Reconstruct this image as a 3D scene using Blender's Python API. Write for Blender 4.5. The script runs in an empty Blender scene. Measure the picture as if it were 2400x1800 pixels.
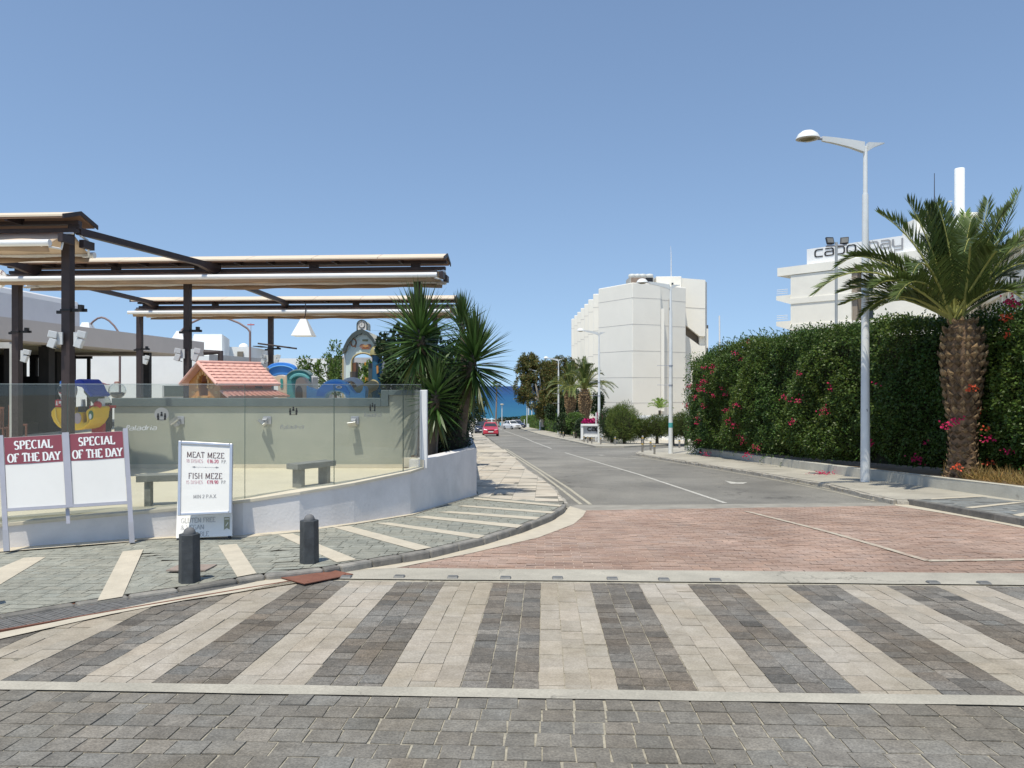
import bpy, bmesh, math, random
import numpy as np
from mathutils import Vector, Matrix, noise
R = math.radians
random.seed(7); rng = np.random.default_rng(7)
C = bpy.context.scene.collection
S = bpy.context.scene
# ------------------------------------------------------------ camera
F = 1800.0; HZ = 905.0; EYE = 1.55
cam = bpy.data.cameras.new('camera'); co = bpy.data.objects.new('camera', cam); C.objects.link(co)
co.location = (0, 0, EYE); co.rotation_euler = (R(90), 0, 0)
cam.sensor_fit = 'HORIZONTAL'; cam.sensor_width = 36; cam.lens = 27.0
cam.shift_y = (HZ-900)/2400.0
cam.clip_start = .1; cam.clip_end = 200000
S.camera = co
# ------------------------------------------------------------ sky, sun, exposure
SUN_EL, SUN_H = R(68), (-.43, -.90)          # direction towards the sun on the ground plane
az = math.atan2(SUN_H[0], SUN_H[1])
sd = Vector((math.sin(az)*math.cos(SUN_EL), math.cos(az)*math.cos(SUN_EL), math.sin(SUN_EL)))
w = bpy.data.worlds.new('World'); S.world = w; w.use_nodes = True
wn = w.node_tree; wn.nodes.clear()
sky = wn.nodes.new('ShaderNodeTexSky'); sky.sky_type = 'NISHITA'; sky.sun_disc = False
sky.sun_elevation = SUN_EL; sky.sun_rotation = az
sky.altitude = 0; sky.air_density = 1.0; sky.dust_density = 0.5; sky.ozone_density = 3.2
tc = wn.nodes.new('ShaderNodeTexCoord'); vm = wn.nodes.new('ShaderNodeVectorMath'); vm.operation = 'MULTIPLY_ADD'
vm.inputs[1].default_value = (1, 1, .8); vm.inputs[2].default_value = (0, 0, .14)
wn.links.new(tc.outputs['Generated'], vm.inputs[0]); wn.links.new(vm.outputs[0], sky.inputs['Vector'])
hsv = wn.nodes.new('ShaderNodeHueSaturation'); hsv.inputs['Saturation'].default_value = 0.90; hsv.inputs['Value'].default_value = 0.95
gm = wn.nodes.new('ShaderNodeMix'); gm.data_type = 'RGBA'; gm.blend_type = 'MULTIPLY'; gm.inputs[0].default_value = 1
gm.inputs[7].default_value = (.94, .995, 1.0, 1)
bgn = wn.nodes.new('ShaderNodeBackground'); bgn.inputs[1].default_value = 0.14
wo = wn.nodes.new('ShaderNodeOutputWorld')
wn.links.new(sky.outputs[0], hsv.inputs['Color']); wn.links.new(hsv.outputs[0], gm.inputs[6]); wn.links.new(gm.outputs[2], bgn.inputs[0]); wn.links.new(bgn.outputs[0], wo.inputs[0])
sl = bpy.data.lights.new('sun', 'SUN'); sl.energy = 3.4; sl.angle = R(.53); sl.color = (1, .94, .81)
so = bpy.data.objects.new('sun', sl); C.objects.link(so); so.location = (-20, -20, 60)
so.rotation_euler = sd.to_track_quat('Z', 'Y').to_euler()
S.view_settings.view_transform = 'Standard'; S.view_settings.look = 'None'; S.view_settings.exposure = 0.32; S.view_settings.gamma = 1
S.cycles.max_bounces = 6; S.cycles.transparent_max_bounces = 24; S.cycles.diffuse_bounces = 3; S.cycles.glossy_bounces = 3
# ------------------------------------------------------------ terrain
KN = [(-60, 0.6), (0, 0.0), (10, -.405), (60, -2.78), (195, -8.45), (400, -8.45)]
def G(y):
    for (a, za), (b, zb) in zip(KN, KN[1:]):
        if y <= b: return za + (zb-za)*(y-a)/(b-a)
    return KN[-1][1]
def at(px, py, Y): return Vector(((px-1200)/F*Y, Y, EYE-(py-HZ)/F*Y))
def gp(px, py, dz=0.0):
    s = (py-HZ)/F
    lo, hi = .5, 380.0
    for _ in range(60):
        m = (lo+hi)/2
        if EYE-s*m > G(m)+dz: lo = m
        else: hi = m
    return Vector(((px-1200)/F*lo, lo))
def gz(x, y, dz=0): return Vector((x, y, G(y)+dz))
# ------------------------------------------------------------ tagging
def tag(o, label=None, cat=None, group=None, kind=None):
    if label: o['label'] = label
    if cat: o['category'] = cat
    if group: o['group'] = group
    if kind: o['kind'] = kind
    return o
def thing(name, loc, label, cat, group=None, rz=0):
    o = bpy.data.objects.new(name, None); C.objects.link(o); o.location = loc; o.rotation_euler = (0, 0, rz)
    o.empty_display_size = .2
    return tag(o, label, cat, group)
def clone(root, loc, rz=0, label=None, group=None, scale=None):
    def cp(o, par):
        c = o.copy(); C.objects.link(c); c.parent = par
        for ch in list(kids.get(o.name, [])): cp(ch, c)
        return c
    kids = {}
    for o in root.children_recursive: kids.setdefault(o.parent.name, []).append(o)
    r = cp(root, None); r.location = loc; r.rotation_euler = (0, 0, rz)
    if scale: r.scale = (scale,)*3
    if label: r['label'] = label
    if group: r['group'] = group
    return r
# ------------------------------------------------------------ materials
MATS = {}
def M(name, col, rough=.7, var=.12, scale=3.0, bump=0.0, bscale=40.0, metal=0.0, tone=False, spec=.4, col2=None, spots=None, coat=0.0, dirt=None, cracks=None, grit=None):
    if name in MATS: return MATS[name]
    m = bpy.data.materials.new(name); m.use_nodes = True; nt = m.node_tree; n = nt.nodes; L = nt.links
    b = n['Principled BSDF']; b.inputs['Roughness'].default_value = rough; b.inputs['Metallic'].default_value = metal
    b.inputs['Specular IOR Level'].default_value = spec
    if coat: b.inputs['Coat Weight'].default_value = coat; b.inputs['Coat Roughness'].default_value = .08
    geo = n.new('ShaderNodeNewGeometry')
    nz = n.new('ShaderNodeTexNoise'); nz.inputs['Scale'].default_value = scale; nz.inputs['Detail'].default_value = 6; nz.inputs['Roughness'].default_value = .62
    L.new(geo.outputs['Position'], nz.inputs['Vector'])
    cr = n.new('ShaderNodeValToRGB')
    c2 = col2 if col2 else tuple(min(1, c*(1+var)) for c in col)
    c1 = col if col2 else tuple(c*(1-var) for c in col)
    cr.color_ramp.elements[0].position = .3; cr.color_ramp.elements[0].color = (*c1, 1)
    cr.color_ramp.elements[1].position = .7; cr.color_ramp.elements[1].color = (*c2, 1)
    L.new(nz.outputs['Fac'], cr.inputs['Fac']); out = cr.outputs['Color']
    if tone:
        at_ = n.new('ShaderNodeAttribute'); at_.attribute_name = 'tone'
        mx = n.new('ShaderNodeMix'); mx.data_type = 'RGBA'; mx.blend_type = 'MULTIPLY'; mx.inputs[0].default_value = 1
        L.new(out, mx.inputs[6]); L.new(at_.outputs['Color'], mx.inputs[7]); out = mx.outputs[2]
    if spots:                                   # (colour, scale, threshold) stains with a shape of their own
        sc, ss, th = spots
        n2 = n.new('ShaderNodeTexNoise'); n2.inputs['Scale'].default_value = ss; n2.inputs['Detail'].default_value = 8; n2.inputs['Roughness'].default_value = .7
        L.new(geo.outputs['Position'], n2.inputs['Vector'])
        r2 = n.new('ShaderNodeValToRGB'); r2.color_ramp.elements[0].position = th; r2.color_ramp.elements[1].position = th+.12
        L.new(n2.outputs['Fac'], r2.inputs['Fac'])
        m3 = n.new('ShaderNodeMix'); m3.data_type = 'RGBA'; L.new(r2.outputs['Color'], m3.inputs[0])
        L.new(out, m3.inputs[6]); m3.inputs[7].default_value = (*sc, 1); out = m3.outputs[2]
    if dirt:                                    # (scale, darkest factor, colour tint) broad wear
        n4 = n.new('ShaderNodeTexNoise'); n4.inputs['Scale'].default_value = dirt[0]; n4.inputs['Detail'].default_value = 7; n4.inputs['Roughness'].default_value = .6; n4.inputs['Distortion'].default_value = .6
        L.new(geo.outputs['Position'], n4.inputs['Vector']); r4 = n.new('ShaderNodeValToRGB'); r4.color_ramp.elements[0].position = .38; r4.color_ramp.elements[1].position = .62
        k = dirt[1]; tc_ = dirt[2] if len(dirt) > 2 else (1, 1, 1); r4.color_ramp.elements[0].color = (k*tc_[0], k*tc_[1], k*tc_[2], 1); r4.color_ramp.elements[1].color = (1, 1, 1, 1); L.new(n4.outputs['Fac'], r4.inputs['Fac'])
        m4 = n.new('ShaderNodeMix'); m4.data_type = 'RGBA'; m4.blend_type = 'MULTIPLY'; m4.inputs[0].default_value = 1; L.new(out, m4.inputs[6]); L.new(r4.outputs['Color'], m4.inputs[7]); out = m4.outputs[2]
    if grit:                                    # (scale, contrast) fine aggregate
        n7 = n.new('ShaderNodeTexNoise'); n7.inputs['Scale'].default_value = grit[0]; n7.inputs['Detail'].default_value = 3; L.new(geo.outputs['Position'], n7.inputs['Vector'])
        g7 = n.new('ShaderNodeMapRange'); g7.inputs[1].default_value = .3; g7.inputs[2].default_value = .7; g7.inputs[3].default_value = 1-grit[1]; g7.inputs[4].default_value = 1+grit[1]; L.new(n7.outputs['Fac'], g7.inputs[0])
        m7 = n.new('ShaderNodeVectorMath'); m7.operation = 'SCALE'; L.new(out, m7.inputs[0]); L.new(g7.outputs[0], m7.inputs['Scale']); out = m7.outputs[0]
    if cracks:                                  # (scale, width)
        vo = n.new('ShaderNodeTexVoronoi'); vo.feature = 'DISTANCE_TO_EDGE'; vo.inputs['Scale'].default_value = cracks[0]
        n5 = n.new('ShaderNodeTexNoise'); n5.inputs['Scale'].default_value = 2.5; n5.inputs['Detail'].default_value = 6; L.new(geo.outputs['Position'], n5.inputs['Vector'])
        va = n.new('ShaderNodeVectorMath'); va.operation = 'MULTIPLY_ADD'; va.inputs[1].default_value = (.9, .9, .9); L.new(n5.outputs['Color'], va.inputs[0]); L.new(geo.outputs['Position'], va.inputs[2]); L.new(va.outputs[0], vo.inputs['Vector'])
        lt = n.new('ShaderNodeMapRange'); lt.inputs[1].default_value = 0; lt.inputs[2].default_value = cracks[1]; lt.inputs[3].default_value = .55; lt.inputs[4].default_value = 0; L.new(vo.outputs[0], lt.inputs[0])
        n6 = n.new('ShaderNodeTexNoise'); n6.inputs['Scale'].default_value = .45; L.new(geo.outputs['Position'], n6.inputs['Vector']); g6 = n.new('ShaderNodeMapRange'); g6.inputs[1].default_value = .48; g6.inputs[2].default_value = .58; L.new(n6.outputs['Fac'], g6.inputs[0])
        mm_ = n.new('ShaderNodeMath'); mm_.operation = 'MULTIPLY'; L.new(lt.outputs[0], mm_.inputs[0]); L.new(g6.outputs[0], mm_.inputs[1])
        m5 = n.new('ShaderNodeMix'); m5.data_type = 'RGBA'; L.new(mm_.outputs[0], m5.inputs[0]); L.new(out, m5.inputs[6]); m5.inputs[7].default_value = (.03, .028, .025, 1); out = m5.outputs[2]
    L.new(out, b.inputs['Base Color'])
    if bump:
        n3 = n.new('ShaderNodeTexNoise'); n3.inputs['Scale'].default_value = bscale; n3.inputs['Detail'].default_value = 5
        L.new(geo.outputs['Position'], n3.inputs['Vector'])
        bp = n.new('ShaderNodeBump'); bp.inputs['Strength'].default_value = 1; bp.inputs['Distance'].default_value = bump
        L.new(n3.outputs['Fac'], bp.inputs['Height']); L.new(bp.outputs[0], b.inputs['Normal'])
    MATS[name] = m; return m
def leafmat(name, col, rough=.45, trans=.25, spec=.3):
    m = bpy.data.materials.new(name); m.use_nodes = True; nt = m.node_tree; n = nt.nodes; L = nt.links
    b = n['Principled BSDF']; b.inputs['Roughness'].default_value = rough; b.inputs['Specular IOR Level'].default_value = spec
    a = n.new('ShaderNodeAttribute'); a.attribute_name = 'tone'
    mx = n.new('ShaderNodeMix'); mx.data_type = 'RGBA'; mx.blend_type = 'MULTIPLY'; mx.inputs[0].default_value = 1
    mx.inputs[6].default_value = (*col, 1); L.new(a.outputs['Color'], mx.inputs[7]); L.new(mx.outputs[2], b.inputs['Base Color'])
    t = n.new('ShaderNodeBsdfTranslucent'); L.new(mx.outputs[2], t.inputs['Color'])
    s = n.new('ShaderNodeMixShader'); s.inputs[0].default_value = trans
    L.new(b.outputs[0], s.inputs[1]); L.new(t.outputs[0], s.inputs[2]); L.new(s.outputs[0], n['Material Output'].inputs['Surface'])
    MATS[name] = m; return m
def glassmat(name, tint, refl=1.0, rough=0.0, film=0.0):
    m = bpy.data.materials.new(name); m.use_nodes = True; nt = m.node_tree; n = nt.nodes; L = nt.links; n.remove(n['Principled BSDF'])
    t = n.new('ShaderNodeBsdfTransparent'); t.inputs[0].default_value = (*tint, 1)
    g = n.new('ShaderNodeBsdfGlossy'); g.inputs['Roughness'].default_value = rough
    f = n.new('ShaderNodeFresnel'); ge = n.new('ShaderNodeNewGeometry'); mm = n.new('ShaderNodeMapRange')
    mm.inputs[3].default_value = 1.45; mm.inputs[4].default_value = 1/1.45; L.new(ge.outputs['Backfacing'], mm.inputs[0]); L.new(mm.outputs[0], f.inputs[0])
    mu = n.new('ShaderNodeMath'); mu.operation = 'MULTIPLY'; mu.inputs[1].default_value = refl; L.new(f.outputs[0], mu.inputs[0])
    s = n.new('ShaderNodeMixShader'); L.new(mu.outputs[0], s.inputs[0]); L.new(t.outputs[0], s.inputs[1]); L.new(g.outputs[0], s.inputs[2])
    if film:   # thin film of dust and salt on the pane
        df = n.new('ShaderNodeBsdfDiffuse'); df.inputs[0].default_value = (.50, .52, .47, 1); s2 = n.new('ShaderNodeMixShader'); s2.inputs[0].default_value = film
        L.new(s.outputs[0], s2.inputs[1]); L.new(df.outputs[0], s2.inputs[2]); s = s2
    L.new(s.outputs[0], n['Material Output'].inputs['Surface']); MATS[name] = m; return m
# ------------------------------------------------------------ mesh builder
def worldloc(p):
    v = Vector((0, 0, 0))
    while p: v += p.location; p = p.parent
    return v
class MB:
    def __init__(s): s.v = []; s.f = []; s.m = []; s.k = 0; s.sm = []; s.t = []
    def face(s, pts, tone=None, smooth=False):
        i = len(s.v); s.v += [tuple(p) for p in pts]; s.f.append(tuple(range(i, i+len(pts)))); s.m.append(s.k); s.sm.append(smooth)
        s.t += [tone]*len(pts); return s
    def add(s, vs, fs, smooth=False, tone=None):
        i = len(s.v); s.v += [tuple(p) for p in vs]; s.t += [tone]*len(vs)
        for f in fs: s.f.append(tuple(a+i for a in f)); s.m.append(s.k); s.sm.append(smooth)
        return s
    def hexa(s, p, tone=None):      # 8 corners: bottom 4 ccw, top 4 ccw
        return s.add(p, [(3,2,1,0),(4,5,6,7),(0,1,5,4),(1,2,6,5),(2,3,7,6),(3,0,4,7)], tone=tone)
    def box(s, c, d, rz=0, rx=0, ry=0, tone=None):
        hx, hy, hz = d[0]/2, d[1]/2, d[2]/2
        mt = Matrix.Rotation(rz, 3, 'Z') @ Matrix.Rotation(ry, 3, 'Y') @ Matrix.Rotation(rx, 3, 'X')
        c = Vector(c)
        return s.hexa([c+mt@Vector(q) for q in [(-hx,-hy,-hz),(hx,-hy,-hz),(hx,hy,-hz),(-hx,hy,-hz),(-hx,-hy,hz),(hx,-hy,hz),(hx,hy,hz),(-hx,hy,hz)]], tone)
    def b2(s, a, b): # box from min to max
        return s.box([(a[i]+b[i])/2 for i in range(3)], [abs(b[i]-a[i]) for i in range(3)])
    def cyl(s, a, b, r0, r1=None, n=12, caps=True, smooth=True, tone=None):
        a = Vector(a); b = Vector(b); r1 = r0 if r1 is None else r1
        d = (b-a).normalized(); u = d.orthogonal().normalized(); w_ = d.cross(u)
        vs = []
        for p, r in ((a, r0), (b, r1)):
            for i in range(n):
                t = 2*math.pi*i/n; vs.append(p+u*math.cos(t)*r+w_*math.sin(t)*r)
        fs = [(i, (i+1) % n, n+(i+1) % n, n+i) for i in range(n)]
        s.add(vs, fs, smooth, tone)
        if caps: s.add(vs[:n][::-1], [tuple(range(n))], tone=tone); s.add(vs[n:], [tuple(range(n))], tone=tone)
        return s
    def tube(s, path, r, n=8, caps=True, tone=None):
        P = [Vector(p) for p in path]; rs = r if hasattr(r, '__len__') else [r]*len(P)
        vs = []; u = None
        for i, p in enumerate(P):
            d = (P[min(i+1, len(P)-1)]-P[max(i-1, 0)]).normalized()
            if u is None: u = d.orthogonal().normalized()
            else: u = (u-d*u.dot(d)).normalized()
            w_ = d.cross(u)
            for k in range(n):
                t = 2*math.pi*k/n; vs.append(p+(u*math.cos(t)+w_*math.sin(t))*rs[i])
        fs = [(i*n+k, i*n+(k+1) % n, (i+1)*n+(k+1) % n, (i+1)*n+k) for i in range(len(P)-1) for k in range(n)]
        s.add(vs, fs, True, tone)
        if caps: s.add(vs[:n][::-1], [tuple(range(n))], tone=tone); s.add(vs[-n:], [tuple(range(n))], tone=tone)
        return s
    def lathe(s, c, prof, n=16, sx=1, sy=1, tone=None, smooth=True):
        c = Vector(c); vs = []
        for r, z in prof:
            for k in range(n):
                t = 2*math.pi*k/n; vs.append(c+Vector((r*math.cos(t)*sx, r*math.sin(t)*sy, z)))
        m = len(prof)
        fs = [(i*n+k, i*n+(k+1) % n, (i+1)*n+(k+1) % n, (i+1)*n+k) for i in range(m-1) for k in range(n)]
        s.add(vs, fs, smooth, tone)
        if prof[0][0] > 1e-4: s.add(vs[:n][::-1], [tuple(range(n))])
        if prof[-1][0] > 1e-4: s.add(vs[-n:], [tuple(range(n))])
        return s
    def ball(s, c, r, n=14, sz=1.0, sx=1, sy=1):
        k = n//2
        return s.lathe(c, [(max(1e-5, r*math.sin(math.pi*i/k)), -r*sz*math.cos(math.pi*i/k)) for i in range(k+1)], n, sx, sy)
    def prism(s, pts, d, tone=None):  # planar polygon (3D pts), extruded by vector d
        P = [Vector(p) for p in pts]; d = Vector(d); n = len(P)
        s.add(P, [tuple(range(n))[::-1]], tone=tone); s.add([p+d for p in P], [tuple(range(n))], tone=tone)
        for i in range(n):
            j = (i+1) % n; s.add([P[i], P[j], P[j]+d, P[i]+d], [(0, 1, 2, 3)], tone=tone)
        return s
    def build(s, name, mat, parent=None, local=False, bevel=0, label=None, cat=None, group=None, kind=None, fix=True):
        me = bpy.data.meshes.new(name)
        v = s.v
        if parent and not local:
            o_ = worldloc(parent); v = [(a[0]-o_.x, a[1]-o_.y, a[2]-o_.z) for a in v]
        me.from_pydata(v, [], s.f)
        for m_ in (mat if isinstance(mat, (list, tuple)) else [mat]): me.materials.append(m_)
        me.polygons.foreach_set('material_index', s.m); me.polygons.foreach_set('use_smooth', s.sm)
        if any(t is not None for t in s.t):
            a = me.color_attributes.new('tone', 'FLOAT_COLOR', 'POINT')
            arr = np.ones((len(s.v), 4), dtype=np.float32)
            for i, t in enumerate(s.t):
                if t is not None: arr[i, :3] = t
            a.data.foreach_set('color', arr.ravel())
        o = bpy.data.objects.new(name, me); C.objects.link(o)
        if parent: o.parent = parent
        if fix:
            bm = bmesh.new(); bm.from_mesh(me); bmesh.ops.remove_doubles(bm, verts=bm.verts, dist=1e-5) if not any(t is not None for t in s.t) and not any(s.sm) else None
            bmesh.ops.recalc_face_normals(bm, faces=bm.faces); bm.to_mesh(me); bm.free()
        if bevel:
            md = o.modifiers.new('bevel', 'BEVEL'); md.width = bevel; md.segments = 2; md.limit_method = 'ANGLE'; md.angle_limit = R(40)
        return tag(o, label, cat, group, kind)
# frame: map (u, v, n) into the space of four corner points
class Quad:
    def __init__(s, BL, BR, TR, TL):
        s.p = [Vector(q) for q in (BL, BR, TR, TL)]
        s.N = (s.p[1]-s.p[0]).cross(s.p[3]-s.p[0]).normalized()
        if s.N.y > 0: s.N = -s.N
    def __call__(s, u, v, n=0.0):
        a, b, c, d = s.p
        return (a*(1-u)*(1-v)+b*u*(1-v)+c*u*v+d*(1-u)*v)+s.N*n
    def slab(s, mb, u0, u1, v0, v1, n0, n1):
        return mb.hexa([s(u0,v0,n0), s(u1,v0,n0), s(u1,v0,n1), s(u0,v0,n1), s(u0,v1,n0), s(u1,v1,n0), s(u1,v1,n1), s(u0,v1,n1)])
# ------------------------------------------------------------ leaf clouds (numpy)
def leaves(name, pts, axis, nrm, ln, wd, tone, mat, parent=None, fold=0.0, **kw):
    """one diamond leaf per row; pts: base points, axis: leaf direction, nrm: leaf normal"""
    pts = np.asarray(pts, float); n = len(pts)
    axis = axis/np.linalg.norm(axis, axis=1, keepdims=True)
    side = np.cross(axis, nrm); side /= (np.linalg.norm(side, axis=1, keepdims=True)+1e-9)
    ln = np.broadcast_to(np.asarray(ln, float), (n,))[:, None]; wd = np.broadcast_to(np.asarray(wd, float), (n,))[:, None]
    v = np.empty((n, 4, 3)); v[:, 0] = pts; v[:, 1] = pts+axis*ln*.45+side*wd*.5; v[:, 2] = pts+axis*ln; v[:, 3] = pts+axis*ln*.45-side*wd*.5
    if parent is not None: v -= np.array(worldloc(parent))
    me = bpy.data.meshes.new(name); me.vertices.add(4*n); me.vertices.foreach_set('co', v.ravel())
    me.loops.add(4*n); me.loops.foreach_set('vertex_index', np.arange(4*n, dtype=np.int32))
    me.polygons.add(n); me.polygons.foreach_set('loop_start', np.arange(0, 4*n, 4, dtype=np.int32))
    me.update(calc_edges=True); me.materials.append(mat)
    a = me.color_attributes.new('tone', 'FLOAT_COLOR', 'POINT')
    t = np.asarray(tone, float); t = np.repeat(t if t.ndim == 2 else np.repeat(t[:, None], 3, 1), 4, axis=0)
    a.data.foreach_set('color', np.hstack([t, np.ones((4*n, 1))]).astype(np.float32).ravel())
    o = bpy.data.objects.new(name, me); C.objects.link(o)
    if parent is not None: o.parent = parent
    return tag(o, **kw)
def unit(n): 
    v = rng.normal(size=(n, 3)); return v/np.linalg.norm(v, axis=1, keepdims=True)
class SN:   # cheap smooth noise: sum of random sinusoids, vectorised, roughly -1..1
    def __init__(s, freq, k=7, seed=1):
        r = np.random.default_rng(seed); s.w = r.normal(size=(k, 3))*freq; s.p = r.uniform(0, 6.28, k)
    def __call__(s, p): return np.sin(p@s.w.T+s.p).sum(1)/math.sqrt(len(s.p))*.8
def lf_tone(n, lo=.6, hi=1.35, yel=.12):
    b = rng.uniform(lo, hi, n); y = rng.normal(0, yel, n)
    return np.stack([b*(1+y), b, b*(1-.5*np.abs(y))], 1).clip(.05, 3)
def crown(name, blobs, n, ln, wd, mat, parent=None, up=.2, lo=.6, hi=1.35, seed=3, shell=.55, yel=.12, droop=0, clump=.45, **kw):
    """leaves through several ellipsoid blobs (cx,cy,cz,rx,ry,rz), clumped, with gaps"""
    vol = np.array([b[3]*b[4]*b[5] for b in blobs])**.67; pr = vol/vol.sum()
    k = rng.choice(len(blobs), int(n*1.8), p=pr); B = np.array(blobs)[k]
    d = unit(len(k)); rr = shell+(1-shell)*rng.random(len(k))**.6
    f = SN(2.2/np.mean([b[3] for b in blobs]), 9, seed); 
    p0 = B[:, :3]+d*B[:, 3:6]*rr[:, None]
    keep = f(p0*1.6) > -clump
    bump = SN(4.0/np.mean([b[3] for b in blobs]), 9, seed+5)(p0)
    p = B[:, :3]+d*B[:, 3:6]*(rr*(1+.13*bump))[:, None]
    p, d = p[keep][:n], d[keep][:n]; m = len(p)
    ax = d*.7+unit(m)*.8; ax[:, 2] += up-droop
    nr = d+unit(m)*.7; nr[:, 2] += .5
    return leaves(name, p, ax, nr, ln*rng.uniform(.6, 1.3, m), wd*rng.uniform(.7, 1.3, m), lf_tone(m, lo, hi, yel), mat, parent, **kw)
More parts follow.
